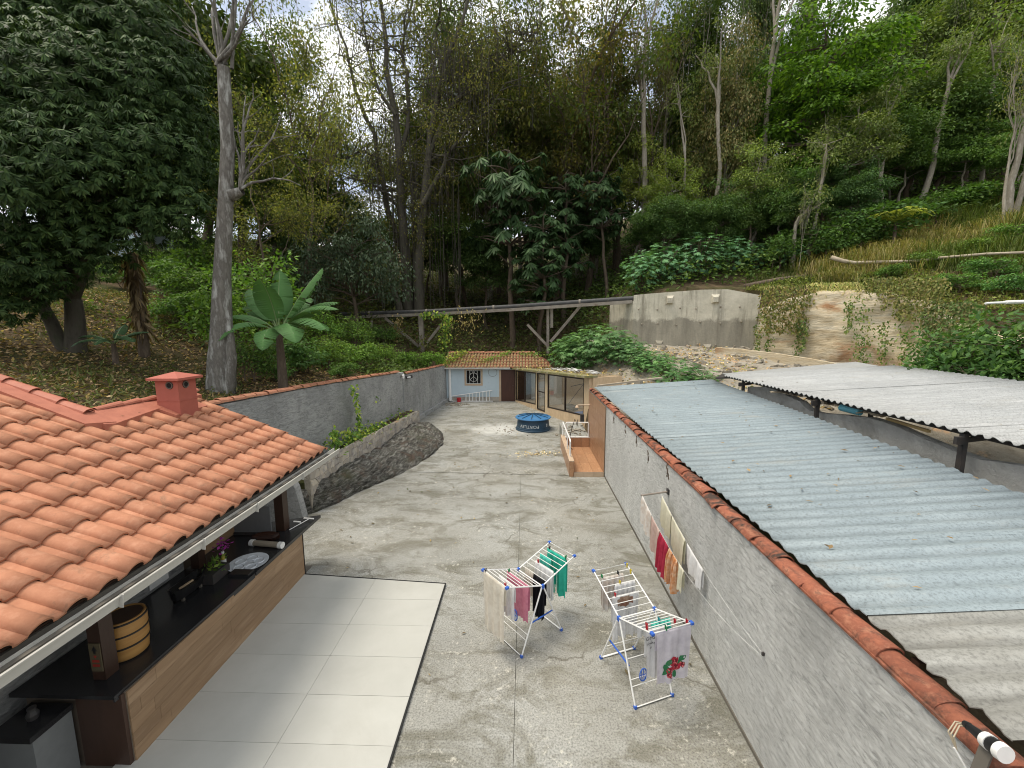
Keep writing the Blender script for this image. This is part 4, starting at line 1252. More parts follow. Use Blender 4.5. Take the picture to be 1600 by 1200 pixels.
# ------------------------------------------------------------------ glazed annex
an = thing('glazed_annex', (1.2, 22, 0), 'low annex with tan tiled walls and tall glass panes beside the blue house', 'annex')
def ap(s, z, o=0.0): q = AA + ad * s + an_ * o; return np.array([q[0], q[1], z])
def s_of(px, py=600):
    p = on_plane(px, py, [an_[0], an_[1], 0], [*AA, 0]); return float(np.dot(p[:2] - AA, ad))
def z_of(px, py):
    return float(on_plane(px, py, [an_[0], an_[1], 0], [*AA, 0])[2])
def ztop(s): return 2.06 + .36 * s / AL
def abox(name, s0, s1, z0, z1, o0, o1, mat, par=an, z0b=None, z1b=None):
    z0b = z0 if z0b is None else z0b; z1b = z1 if z1b is None else z1b
    V = [ap(s0, z0, o0), ap(s1, z0b, o0), ap(s1, z1b, o0), ap(s0, z1, o0), ap(s0, z0, o1), ap(s1, z0b, o1), ap(s1, z1b, o1), ap(s0, z1, o1)]
    return MB().add(V, [(0, 1, 2, 3), (7, 6, 5, 4), (0, 4, 5, 1), (1, 5, 6, 2), (2, 6, 7, 3), (3, 7, 4, 0)]).build(name, mat, par)
openings = []
for (p0, p1, sill) in ((806, 837, None), (839.5, 851.5, 'door'), (856, 912.5, None)):
    openings.append((s_of(p0), s_of(p1), sill))
def sillz(s): return .12 + .52 * s / AL
# solid parts between openings
edges = [0] + [v for o_ in openings for v in o_[:2]] + [AL]
for a, b in zip(edges[0::2], edges[1::2]):
    if b - a > .02:
        mat = MT['tan_tile'] if b > AL - .1 else MT['frame_tan']
        abox('pier', a, b, 0, ztop(a) - .002, -.14, 0, mat, z1b=ztop(b) - .002)
for s0, s1, kind in openings:
    sl0, sl1 = (sillz(s0), sillz(s1)) if kind is None else (.08, .08)
    lo = abox('lower_wall', s0 + .001, s1 - .001, 0, sl0, -.14, 0, MT['grout'], z1b=sl1); ORG[lo] = ORG[an]
    nt = max(1, int((s1 - s0) / .42))
    for k in range(nt):
        a = s0 + (s1 - s0) * k / nt; b = s0 + (s1 - s0) * (k + 1) / nt
        za = sl0 + (sl1 - sl0) * k / nt; zb = sl0 + (sl1 - sl0) * (k + 1) / nt
        abox('tile', a + .004, b - .004, .012, za - .004, .0008, .012, MT['tan_tile'], lo, z1b=zb - .004)
    # frame, mullion and panes
    z0a, z0b_, z1a, z1b_ = sl0 + .002, sl1 + .002, ztop(s0) - .07, ztop(s1) - .07
    fr = abox('window_frame', s0, s1, z0a, z0a + .05, -.06, .02, MT['frame_dark'], z0b=z0b_, z1b=z0b_ + .05); ORG[fr] = ORG[an]
    abox('frame_head', s0, s1, z1a - .05, z1a, -.06, .02, MT['frame_dark'], fr, z0b=z1b_ - .05, z1b=z1b_)
    nm = 1 if kind else 2
    cuts = [s0 + (s1 - s0) * (.0, .47, 1)[k] for k in range(3)] if nm == 2 else [s0, s1]
    if nm == 2 and s1 > 4: cuts[1] = s_of(883)
    for c_ in cuts:
        w_ = .05 if c_ in (s0, s1) else .07
        lo_ = max(s0, c_ - w_ / 2); hi_ = min(s1, c_ + w_ / 2)
        f_ = lambda s: (s - s0) / (s1 - s0)
        zb_ = z0a + (z0b_ - z0a) * f_(c_) + .051; zt_ = z1a + (z1b_ - z1a) * f_(c_) - .051
        abox('mullion', lo_, hi_, zb_, zt_, -.058, .018, MT['frame_dark'], fr)
    for a, b in zip(cuts[:-1], cuts[1:]):
        za = z0a + (z0b_ - z0a) * (a - s0) / (s1 - s0) + .05; zb = z0a + (z0b_ - z0a) * (b - s0) / (s1 - s0) + .05
        ta = z1a + (z1b_ - z1a) * (a - s0) / (s1 - s0) - .05; tb = z1a + (z1b_ - z1a) * (b - s0) / (s1 - s0) - .05
        abox('pane', a + .03, b - .03, za, ta, -.026, -.02, MT['glass'], fr, z0b=zb, z1b=tb)
    if kind:
        zz = (z0a + z1a) / 2
        abox('mullion', s0 + .03, s1 - .03, zz, zz + .04, -.055, .012, MT['frame_dark'], fr)
    abox('frame_tan', s0 - .05 if not kind else s0 - .04, s1 + .02, ztop(s0) - .068, ztop(s0) - .004, -.12, .005, MT['frame_tan'], z0b=ztop(s1) - .068, z1b=ztop(s1) - .004)
# roof slab, mossy, with broken asbestos strips
moss = M('mossy roof edge', (.16, .16, .055), (.24, .21, .10), scale=4, rough=.95, bump=.6, bscale=20, bdist=.03, dirt=(.36, .33, .26), dirt_scale=2.5, dirt_lo=.5, dirt_hi=.62)
so = abox('roof', -.25, AL + .12, ztop(0), ztop(0) + .09, -.35, .30, moss, z0b=ztop(AL), z1b=ztop(AL) + .09); ORG[so] = ORG[an]
abox('roof_sheet', -.25, AL + .12, ztop(0) + .05, ztop(0) + .054, -1.75, -.351, MT['lit_sheet'], so, z0b=ztop(AL) + .05, z1b=ztop(AL) + .054)
mb = MB()
for k in range(34):
    s = random.uniform(3.2, AL - .3); o_ = random.uniform(-1.6, -.45)
    c = ap(s, ztop(s) + .12 + random.uniform(0, .05), o_)
    mb.obox(c, np.array([*(ad * random.uniform(.1, .28)), random.uniform(-.03, .03)]), np.array([*(an_ * random.uniform(.05, .14)), .02]), (0, 0, .012))
ob_ = mb.build('broken_sheet', MT['white_paint'], so); ob_['kind'] = 'stuff'
# inside: floor, tan back wall, white partition, broom, black box and blue mat
abox('floor', 0.02, AL, .0, .10, -1.6, -.142, MT['beige_step'], z1b=.45)
abox('back_wall', .0, AL, .101, ztop(0) - .01, -1.7, -1.62, MT['tan_tile'], z0b=.451, z1b=ztop(AL) - .01)
abox('end_wall', AL - .02, AL + .1, 0, ztop(AL) - .003, -1.7, -.141, MT['tan_tile'])
abox('partition', openings[0][1] + .05, openings[0][1] + .13, .12, 2.08, -1.61, -.2, MT['white_paint'])
abox('inner_wall', .02, openings[0][1], .12, 2.05, -1.2, -1.1, MT['white_paint'])
s = s_of(880); zf = .42
bx_ = abox('black_box', s_of(864), s_of(877), zf, zf + .22, -1.0, -.7, MT['black_plastic'], None); tag(bx_, 'black box on the annex floor behind the glass', 'box')
s_b = s_of(867)
br = thing('broom', tuple(ap(s_b, zf, -.7)), 'broom leaning inside the glazed annex beside the black box', 'broom')
MB().tube([ap(s_b + .1, zf + .2, -.7), ap(s_b + .35, zf + 1.4, -1.6)], .014, 6).build('stick', MT['wood_dark'], br)
MB().obox(ap(s_b + .08, zf + .12, -.66), np.array([*(ad * .14), 0]), np.array([*(an_ * .04), 0]), (0, 0, .1)).build('brush', MT['fascia'], br)
mt_ = abox('blue_mat', s_of(889), s_of(908), .475, .53, -1.4, -.3, plain('blue mat', (.10, .20, .52), .8), None); tag(mt_, 'blue mat on the annex floor behind the last pane', 'mat')
st_ = MB().tube([ap(s_of(884), 1.75, -.3), ap(s_of(900), 2.0, -.5), ap(s_of(909), 2.1, -.6)], .016, 5).build('hanging_stick', MT['wood_dark'], origin=tuple(ap(s_of(895), 1.9, -.4))); tag(st_, 'thin dark stick fixed inside the last annex pane', 'stick')

# ------------------------------------------------------------------ blue water tank, upside down, with its lid on top
tk = thing('water_tank', (.38, 18.38, .012), 'upturned dark blue water tank with a lighter blue ribbed lid on the yard', 'water tank')
zb = .012
MB().lathe((.38, 18.38, zb), [(.80, 0), (.805, .05), (.775, .07), (.77, .12), (.735, .14), (.725, .36), (.71, .40), (.70, .53)], 48).build('body', MT['tank_side'], tk, True)
lid = MB().lathe((.38, 18.38, zb), [(.74, .52), (.80, .525), (.815, .55), (.80, .575), (.72, .585), (.001, .70)], 48).build('lid', MT['tank_blue'], tk, True); ORG[lid] = ORG[tk]
for k in range(10):
    a = 2 * math.pi * (k + .3) / 10
    dv = np.array([math.cos(a), math.sin(a), 0])
    MB().bar(np.array([.38, 18.38, zb + .715]) + dv * .04, np.array([.38, 18.38, zb + .601]) + dv * .71, .03, .018).build('rib', MT['tank_side'], lid)
# white print on the side: the maker's word, upside down because the tank is
def text_mesh(txt, size):
    cu = bpy.data.curves.new('lettering', 'FONT'); cu.body = txt; cu.size = size; cu.extrude = 0; cu.align_x = 'CENTER'; cu.align_y = 'CENTER'; cu.resolution_u = 2
    ob = bpy.data.objects.new('lettering', cu); COL.objects.link(ob)
    dg = bpy.context.evaluated_depsgraph_get()
    me = bpy.data.meshes.new_from_object(ob.evaluated_get(dg))
    bpy.data.objects.remove(ob); return me
me = text_mesh('FORTLEV', .20)
a0 = math.atan2(-1, -.28)
for v in me.vertices:
    x, y = -v.co.x, -v.co.y          # turned half round
    a = a0 + x * 1.15 / .745
    rr = .738
    zz = .25 + y
    v.co = (rr * math.cos(a), rr * math.sin(a), zz)
me.materials.append(plain('white print', (.62, .66, .68), .5))
link('lettering', me, tk)
mb = MB()
a1 = math.atan2(-.62, .80)
for i in range(2):
    for j in range(2):
        aa = a1 + .055 * i; V = [(.38 + .737 * math.cos(a_), 18.38 + .737 * math.sin(a_), zb + .2 + .075 * j + z_) for a_, z_ in ((aa, 0), (aa + .045, 0), (aa + .045, .06), (aa, .06))]
        mb.add(V, [(0, 1, 2, 3)])
mb.build('stamp', plain('white print', (.62, .66, .68), .5), tk)

# ------------------------------------------------------------------ tiled wash place in the right corner
wp = thing('wash_place', (1.95, 13.7, 0), 'brown wood tiled wash place with white hand rails against the right wall', 'wash place')
def wb(name, x0, x1, y0, y1, z0, z1, mat, par=wp): return MB().box(x0, x1, y0, y1, z0, z1).build(name, mat, par)
base = wb('floor_base', 1.525, 2.438, 12.33, 15.1, 0, .118, MT['grout']); ORG[base] = ORG[wp]
for i in range(3):
    for k in range(3):
        x0 = 1.525 + .304 * i; y0 = 12.335 + .922 * k
        wb('tile', x0 + .003, x0 + .301, y0 + .003, y0 + .919, .1185, .128, MT['tile_brown'], base)
curb = wb('curb', 1.525, 2.438, 12.26, 12.328, 0, .135, MT['grout']); ORG[curb] = ORG[wp]
for i in range(3): wb('tile', 1.528 + .304 * i, 1.826 + .304 * i, 12.248, 12.2595, .003, .137, MT['beige_step'], curb)
lwl = wb('side_wall', 1.39, 1.512, 12.27, 15.5, 0, .485, MT['grout']); ORG[lwl] = ORG[wp]
for k in range(4):
    y0 = 12.275 + .8 * k
    wb('tile', 1.5125, 1.522, y0 + .003, y0 + .797, .13, .483, MT['tile_brown'], lwl)
    wb('tile', 1.380, 1.3895, y0 + .003, y0 + .797, .003, .483, MT['tile_brown'], lwl)
    wb('coping', 1.376, 1.528, y0 + .003, y0 + .797, .4855, .50, MT['beige_step'], lwl)
for k in range(2): wb('tile', 1.392, 1.510, 12.258, 12.2695, .004 + .24 * k, .24 + .24 * k, MT['tile_brown'], lwl)
rsr = wb('riser', 1.524, 2.437, 15.101, 15.22, .0, .485, MT['grout']); ORG[rsr] = ORG[wp]
for k in range(3): wb('tile', 1.528 + .304 * k, 1.826 + .304 * k, 15.089, 15.1005, .13, .483, MT['tile_brown'], rsr)
wb('coping', 1.53, 2.436, 15.09, 15.24, .486, .50, MT['white_paint'], rsr)
wb('upper_floor', 1.52, 2.46, 15.241, 17.6, 0, .47, MT['yard'])
hr = MB().tube([(1.56, 15.16, .5), (1.56, 15.16, 1.02), (1.58, 15.16, 1.05), (2.38, 15.16, 1.05), (2.40, 15.16, 1.02), (2.40, 15.16, .5)], .026, 8); hr.build('hand_rail', MT['white_tube'], wp)
MB().tube([(1.45, 12.75, .5), (1.45, 12.75, .99), (1.45, 12.8, 1.03), (1.45, 15.3, 1.03), (1.45, 15.33, .99), (1.45, 15.33, .5)], .026, 8).tube([(1.45, 13.6, .5), (1.45, 13.6, 1.03)], .022, 8).build('hand_rail', MT['white_tube'], wp)
hp = []
for t in np.linspace(0, 1, 24):
    hp.append((1.72 + .55 * max(0, (.45 - t)) + .06 * math.sin(7 * t), 15.0 - .3 * t, np.interp(t, [0, .12, .3, .5, .8, 1], [1.2, .95, 1.25, .7, .2, .145])))
o = MB().tube(hp, .011, 6).build('hose', MT['black_plastic'], origin=(1.8, 14.9, .5)); tag(o, 'black hose looping over the white rail of the wash place', 'hose')
shp = thing('shower_arm', (2.43, 15.3, 1.75), 'short cream shower pipe on the tiled wall above the wash place', 'shower')
MB().tube([(2.438, 15.2, 1.72), (2.0, 15.35, 1.68)], .02, 7).build('arm', MT['beige_step'], shp)
MB().lathe((1.98, 15.35, 1.58), [(.07, 0), (.08, .02), (.03, .09), (.02, .1)], 12).build('rose', MT['beige_step'], shp)
o = MB().box(2.3, 2.44, 16.6, 16.8, .7, 1.05).build('meter_box', MT['steel_dark'], origin=(2.3, 16.6, .5)); tag(o, 'dark meter box by the annex corner above the wash place', 'meter box')

# ------------------------------------------------------------------ corrugated roofs behind the right wall
def sheet(parent, x0, x1, y0, y1, zf, mat, pitch=.21, amp=.024, name='sheet', jag=0.0, dz=0.0, seed=0):
    rs = random.Random(seed)
    n = max(6, int(round((y1 - y0) / pitch)) * 6)
    nx = 3
    V = []; F = []
    ja = [rs.uniform(-jag, jag) for _ in range(n + 1)]
    for i in range(nx + 1):
        for j in range(n + 1):
            y = y0 + (y1 - y0) * j / n
            a = x0 + ja[j]; b = x1(y) if callable(x1) else x1
            x = a + (b - a) * i / nx
            w = max(-.8, min(.8, 1.5 * math.sin(2 * math.pi * y / pitch))) / .8
            V.append((x, y, zf(x, y) + amp * w + dz + (rs.uniform(-.004, .004) if i in (0, nx) else 0)))
    m1 = n + 1
    for i in range(nx):
        for j in range(n): F.append((i * m1 + j, (i + 1) * m1 + j, (i + 1) * m1 + j + 1, i * m1 + j + 1))
    top = len(V)
    for i in (0, nx):
        for j in range(n + 1):
            v = V[i * m1 + j]; V.append((v[0], v[1], v[2] - .009))
    for j in range(n):
        F.append((j, j + 1, top + j + 1, top + j))
        F.append((nx * m1 + j, top + m1 + j, top + m1 + j + 1, nx * m1 + j + 1))
    o = MB().add(V, F).build(name, mat, parent)
    for p in o.data.polygons: p.use_smooth = p.index < nx * n
    return o

r1 = thing('shed_roof', (4.5, 8.5, 2.4), 'long blue grey corrugated shed roof running along the right wall', 'shed roof')
def z1(x, y): return 2.36 + .065 * (x - 2.7)
def xr1(y): return 5.95 + .1 * (y - 4.9)
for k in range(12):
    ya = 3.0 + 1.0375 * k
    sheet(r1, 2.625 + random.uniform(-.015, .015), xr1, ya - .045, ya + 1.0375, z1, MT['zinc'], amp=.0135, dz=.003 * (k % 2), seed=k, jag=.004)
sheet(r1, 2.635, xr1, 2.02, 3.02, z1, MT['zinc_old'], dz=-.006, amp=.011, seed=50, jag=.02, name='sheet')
for y in (2.6, 6.2, 9.8, 13.2): MB().box(2.66, xr1(y) - .1, y - .03, y + .03, 2.20, 2.30).build('purlin', MT['wood_dark'], r1)
MB().box(xr1(4) - .0, xr1(4) + .08, 2.1, 2.2, 0, 2.4).build('post', MT['steel_dark'], r1)
MB().box(5.9, 6.0, 9, 9.1, 0, 2.45).build('post', MT['steel_dark'], r1)
# two long weathered battens at the far edge
o = MB().bar((2.78, 15.75, 2.36), (5.4, 16.2, 2.62), .10, .06).build('batten', MT['log'], origin=(4, 16, 2.4)); tag(o, 'long weathered batten lying beyond the far edge of the corrugated shed roof', 'batten')

r2 = thing('shed_roof', (9, 10, 3), 'pale almost white corrugated roof raised on dark posts beyond the first shed', 'shed roof')
def z2(x, y): return 2.95 + .058 * (x - 6.8)
def xr2(y): return 11.5 + .11 * (y - 6)
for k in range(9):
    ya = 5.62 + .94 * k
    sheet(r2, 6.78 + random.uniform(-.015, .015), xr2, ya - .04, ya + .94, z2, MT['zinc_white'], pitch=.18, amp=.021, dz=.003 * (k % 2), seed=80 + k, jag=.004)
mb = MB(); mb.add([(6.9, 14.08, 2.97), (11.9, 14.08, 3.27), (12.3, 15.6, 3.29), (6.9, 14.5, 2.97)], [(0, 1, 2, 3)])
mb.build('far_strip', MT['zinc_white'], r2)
for px in (1160, 1278, 1515):
    p = on_plane(px, 620, (1, 0, 0), (6.86, 0, 0)); y = p[1]
    MB().box(6.83, 6.90, y - .04, y + .04, 2.1, 2.905).build('post', MT['steel_dark'], r2)
    MB().bar((6.91, y, 2.80), (7.9, y, 2.93), .05, .07).build('bracket', MT['steel_dark'], r2)
    MB().box(6.70, 6.828, y - .06, y - .01, 2.74, 2.86).build('bracket', MT['steel_dark'], r2)
for x in (7.0, 9.2, 11.2): MB().bar((x, 5.7, z2(x, 0) - .075), (x, 14.0, z2(x, 0) - .075), .05, .07).build('purlin', MT['steel_dark'], r2)
MB().bar((7.0, 5.72, 2.86), (8.6, 5.72, 2.2), .06, .08).build('bracket', MT['steel_dark'], r2)
for y in (6.0, 13.5): MB().box(11.3, 11.4, y, y + .1, 0, 3.1).build('post', MT['steel_dark'], r2)
o = MB().add([site(1118, 590, 14.9), site(1150, 589, 13.9), site(1158, 582, 15.2), site(1130, 583, 15.8)], [(0, 1, 2, 3)])
vs = np.array(o.v); o = MB().add(list(vs) + list(vs - np.array([0, 0, .05])), [(0, 1, 2, 3), (7, 6, 5, 4), (0, 4, 5, 1), (1, 5, 6, 2), (2, 6, 7, 3), (3, 7, 4, 0)]).build('bent_flap', MT['steel_dark'], r2)

shw = MB()
ys_ = np.arange(5.0, 13.3, .35)
tops = [2.62 + .10 * math.sin(y * 1.7) + (.12 if y > 10.4 else 0) + random.uniform(-.02, .02) for y in ys_]
for i in range(len(ys_) - 1):
    a, b, za, zb = ys_[i], ys_[i + 1], tops[i], tops[i + 1]
    shw.add([(7.05, a, 0), (7.05, b, 0), (7.05, b, zb), (7.05, a, za), (7.25, a, 0), (7.25, b, 0), (7.25, b, zb), (7.25, a, za)], [(0, 3, 2, 1), (4, 5, 6, 7), (3, 7, 6, 2)])
o = shw.build('shed_wall', M('limewashed rough wall', (.44, .44, .42), (.34, .34, .32), scale=2, rough=.95, bump=.6, bscale=18, bdist=.04, dirt=(.22, .22, .2), dirt_scale=1.5, dirt_lo=.5, dirt_hi=.75), origin=(7.15, 9, 0))
tag(o, 'rough pale wall standing between the two corrugated roofs', 'wall')
p = site(1330, 641, 8.9)
o = MB().tube([p + np.array([-.05, .22, .02]), p + np.array([.02, -.22, .0])], .075, 14).build('blue_pipe', plain('sky blue pvc', (.16, .45, .56), .4), origin=p); tag(o, 'short light blue pipe lying on the wall between the corrugated roofs', 'pipe')
pa, pb = site(1386, 654, 8.2), site(1452, 674, 7.2)
o = MB().bar(pa, pb, .05, .05).build('yellow_batten', M('yellow pine', (.52, .38, .18), rough=.7), origin=pa); tag(o, 'yellowish wooden batten under the low edge of the pale roof', 'batten')
rs = random.Random(3)
mb = MB()
for k in range(40):
    c = np.array([7.15 + rs.uniform(-.15, .5), rs.uniform(8.5, 11.5), 2.72 + rs.uniform(0, .1)])
    th = rs.uniform(0, 3.1)
    mb.obox(c, np.array([math.cos(th), math.sin(th), rs.uniform(-.2, .2)]) * rs.uniform(.04, .25), np.array([-math.sin(th), math.cos(th), 0]) * rs.uniform(.02, .06), (0, 0, rs.uniform(.01, .03)))
o = mb.build('debris', MT['log'], origin=(7.2, 10, 2.7)); tag(o, 'loose wood scraps lying on the rough wall between the roofs', 'debris', kind='stuff')

# ------------------------------------------------------------------ pipe crossing behind the house
pb = thing('pipe_bridge', (-1, 29, 3), 'long dark pipe carried on braced steel supports across the wood edge', 'pipeline')
pe = [site(532, 491, 29), site(660, 487, 29), site(800, 479, 28.5), site(990, 466, 26.4)]
MB().tube(pe, .145, 14).build('pipe', MT['pipe_dark'], pb, True)
for t in (.12, .35, .6, .86):
    k = t * 3; i = int(k); c = pe[i] + (pe[i + 1] - pe[i]) * (k - i); dv = (pe[i + 1] - pe[i]); dv = dv / np.linalg.norm(dv)
    MB().tube([c - dv * .06, c + dv * .06], .175, 14).build('flange', MT['pipe_grey'], pb, True)
be = [p + np.array([0, -.1, -.42]) for p in pe]
be = [site(532, 496, 28.9), site(660, 491.5, 28.9), site(800, 484, 28.4), site(988, 471.5, 26.2)]
mb = MB()
for a, b in zip(be[:-1], be[1:]): mb.bar(a, b, .16, .20)
mb.build('beam', MT['pipe_grey'], pb)
def sup(px_top, px_bot, py_top, py_bot, Y, w, nm):
    a, b = site(px_top, py_top, Y), site(px_bot, py_bot, Y); MB().bar(a, b, w, w, up=(0, 1, 0)).build(nm, MT['pipe_grey'], pb)
sup(658, 660, 493, 556, 28.9, .32, 'pillar')
sup(602, 655, 497, 542, 28.9, .17, 'brace'); sup(692, 667, 504, 536, 28.9, .17, 'brace')
sup(581, 581, 496, 524, 28.9, .12, 'pillar')
sup(856, 856, 482, 552, 28.2, .18, 'pillar'); sup(862, 862, 480, 512, 28.2, .18, 'pillar')
sup(824, 856, 507, 541, 28.2, .17, 'brace'); sup(908, 860, 477, 534, 27.9, .17, 'brace')
sup(910, 910, 470, 478, 27.2, .14, 'pillar')

# fallen trunks and poles on the right slope
def log_(name, label, pts, rad, mat=None):
    o = MB().tube(pts, rad, 8).build(name, mat or MT['log'], origin=pts[0]); o.data.polygons.foreach_set('use_smooth', np.ones(len(o.data.polygons), bool)); tag(o, label, 'log'); return o
log_('fallen_log', 'pale fallen trunk lying across the dry grass slope', [site(1298, 405, 24.5) + np.array([0, 0, .1]), site(1318, 411, 24.2) + np.array([0, 0, .1]), site(1335, 414, 24) + np.array([0, 0, .12]), site(1420, 412, 22.5) + np.array([0, 0, .12]), site(1470, 409, 21.8) + np.array([0, 0, .15])], [.12, .11, .09, .07, .04])
log_('fallen_pole', 'thin pale pole lying in the tall dry grass', [site(1465, 411, 21.6) + np.array([0, 0, .25]), site(1540, 407, 20.6) + np.array([0, 0, .3]), site(1640, 404, 19.6) + np.array([0, 0, .3])], .06)
log_('fallen_log', 'brown fallen trunk behind the top of the retaining wall', [site(1162, 452, 26.5) + np.array([0, 0, .15]), site(1215, 443, 26) + np.array([0, 0, .2]), site(1282, 435, 25.5) + np.array([0, 0, .2])], [.17, .16, .12], MT['bark_brown'])
wpole = thing('white_pole', (16, 12, 4), 'white horizontal pole reaching in over the bushes by the rock face', 'pole')
MB().tube([site(1540, 474, 12.5), site(1572, 472.5, 12.5)], .035, 8).tube([site(1571, 472.5, 12.5), site(1720, 468, 12.5)], .055, 8).build('arm', MT['white_tube'], wpole)
pz = site(1715, 468, 12.5)
MB().tube([(pz[0], pz[1], 1.0), (pz[0], pz[1], pz[2] + .2)], .06, 8).build('mast', MT['steel_dark'], wpole)

# lamp and sensor on the left wall step
fl = thing('flood_light', (-5.5, 18.5, 2.4), 'small floodlight and white sensor fixed high on the left wall', 'wall light')
x_ = lwall_x(18.4)
MB().lathe((x_ + .10, 18.15, 2.36), [(.02, 0), (.05, .02), (.055, .12), (.03, .2), (.01, .22)], 12).build('sensor', MT['white_paint'], fl)
MB().box(x_, x_ + .09, 18.1, 18.2, 2.42, 2.48).build('bracket', MT['fascia'], fl)
MB().obox((x_ + .2, 18.75, 2.36), (.13, 0, .03), (0, .10, 0), (-.02, 0, .06)).build('lamp_head', MT['steel_dark'], fl)
MB().bar((x_ + .01, 18.7, 2.42), (x_ + .14, 18.74, 2.36), .03, .03).build('arm', MT['steel_dark'], fl)
MB().obox((x_ + .215, 18.643, 2.365), (.08, 0, .02), (0, .004, 0), (-.01, 0, .035)).build('lens', MT['white_paint'], fl)

# tube shaped fitting tied to the end of the right wall
a, b = on_z(1507, 1130, 2.40), on_z(1572, 1180, 2.43)
cm = thing('tube_fitting', (a + b) / 2, 'black and white tube fitting tied with string on the near wall end', 'fitting')
dv = (b - a) / np.linalg.norm(b - a); L = np.linalg.norm(b - a)
def seg(t0, t1, r0, r1, mat, nm): MB().tube([a + dv * L * t0, a + dv * L * t1], [r0, r1], 16).build(nm, mat, cm, True)
seg(0, .12, .016, .022, MT['black_plastic'], 'tip'); seg(.12, .52, .020, .030, MT['black_plastic'], 'barrel')
seg(.52, .66, .040, .043, MT['white_paint'], 'collar'); seg(.66, .86, .038, .044, MT['black_plastic'], 'grip'); seg(.86, 1.0, .046, .044, MT['white_paint'], 'end_cap')
MB().bar(a + dv * L * .6 + np.array([0, 0, -.03]), a + dv * L * .6 + np.array([-.06, -.02, -.20]), .05, .02).build('bracket', MT['fascia'], cm)
twine = plain('twine', (.42, .36, .26), .9)
for k in range(3):
    c = a + dv * L * .03
    MB().tube([c + np.array([.02, .01 * k, -.02]), c + np.array([-.03, .012 * k, -.01]), c + np.array([-.075, .015 * k - .02, -.06]), c + np.array([-.06, -.03, -.13])], .004, 5).build('string', twine, cm)
wire = MB().tube([a + np.array([-.07, -.03, -.12]), (2.44, a[1] - .12, 2.05), (2.43, a[1] - .5, 1.8), (2.43, 0.6, 1.5)], .006, 5).build('wire', MT['white_tube'], cm)

# ------------------------------------------------------------------ cloth
def towel_mat(name, c, c2=None, scale=14, stripe=None, check=None):
    m, b = new_mat(name); n, l = nodes(m)
    v = _pos(n, l)
    col = _ramp(n, l, _noise(n, l, v, scale, 5, .6), [(.4, c), (.62, c2 or tuple(x * .88 for x in c))])
    l.new(col, b.inputs['Base Color']); b.inputs['Roughness'].default_value = .95; b.inputs['Specular IOR Level'].default_value = .1
    tr = n.new('ShaderNodeBsdfTranslucent'); l.new(col, tr.inputs['Color'])
    ms = n.new('ShaderNodeMixShader'); ms.inputs[0].default_value = .25
    l.new(b.outputs[0], ms.inputs[1]); l.new(tr.outputs[0], ms.inputs[2]); l.new(ms.outputs[0], n['Material Output'].inputs['Surface'])
    _bump(n, l, b, _noise(n, l, v, 180, 3, .6), .2, .003)
    return m

CT = {k: towel_mat(k, *v) for k, v in {
    'cloth white': ((.74, .74, .74),), 'cloth cream': ((.70, .66, .57), (.62, .57, .48)), 'cloth greyish': ((.58, .53, .48), (.66, .62, .57)), 'cloth pink': ((.60, .24, .32), (.52, .19, .27)),
    'cloth black': ((.018, .018, .022),), 'cloth teal': ((.05, .48, .36), (.04, .42, .31)), 'cloth pale teal': ((.10, .55, .45),), 'cloth rose': ((.56, .42, .37), (.50, .35, .31)),
    'cloth red': ((.45, .045, .08), (.38, .03, .06)), 'cloth ivory': ((.68, .66, .52), (.62, .60, .47)), 'cloth lilac white': ((.66, .63, .68), (.58, .55, .61)),
    'cloth brown print': ((.25, .13, .09), (.42, .30, .22)), 'cloth orange': ((.62, .27, .11), (.70, .48, .32)), 'cloth dots': ((.72, .69, .65), (.62, .54, .47))}.items()}

def cloth(name, label, cat, p0, p1, lf, lb, o, mat, folds=4, amp=.018, seed=0, slit=False, hem=.0, nu=26, group=None, sway=0.0):
    """hung over a line from p0 to p1 (points on the bar); front panel lf long on side o, back panel lb long"""
    p0, p1, o = (np.array(q, float) for q in (p0, p1, o))
    rs = np.random.RandomState(seed); ph = rs.uniform(0, 6.28, 3)
    du = (p1 - p0) / np.linalg.norm(p1 - p0)
    def surf(u, v, off=0.0):
        """v>0 down the front, v<0 down the back"""
        d = abs(v); sgn = 1 if v >= 0 else -1
        g = min(1, d / .10)
        f = 1.5 * amp * (.35 + .9 * d) * (math.sin(folds * 6.28 * u + ph[0] + 1.2 * v) + .5 * math.sin(folds * 2.3 * 6.28 * u + ph[1] - v * 2)) * g
        base = p0 + (p1 - p0) * (.5 + (u - .5) * (1 - .06 * min(1, d * 2)))
        base = base + du * sway * d
        sag = hem * math.sin(math.pi * u) * d
        w = .007 + .012 * g
        return base + o * (sgn * (w + off) + f * (1 if sgn > 0 else .7)) + np.array([0, 0, -d - sag + .006 * (1 - g)])
    nvf = max(8, int(lf / .035)); nvb = max(3, int(lb / .05))
    vs_ = list(-np.linspace(lb, .0, nvb)[:-1]) + [0] + list(np.linspace(.0, lf, nvf)[1:])
    rag = rs.uniform(-.012, .012, nu + 1)
    V = []; F = []
    for j, v in enumerate(vs_):
        for i in range(nu + 1):
            u = i / nu
            vv = v + (rag[i] * abs(v) / max(lf, .1))
            V.append(surf(u, vv))
    for j in range(len(vs_) - 1):
        for i in range(nu):
            if slit and i == nu // 2 and abs(vs_[j]) > .22: continue
            a = j * (nu + 1) + i
            F.append((a, a + 1, a + nu + 2, a + nu + 1))
    org = (p0 + p1) / 2
    me = raw_mesh(name, np.array(V) - org, F, mat, smooth=True)
    ob = link(name, me, None, org)
    tag(ob, label, cat, group); ORG[ob] = org
    return ob, surf

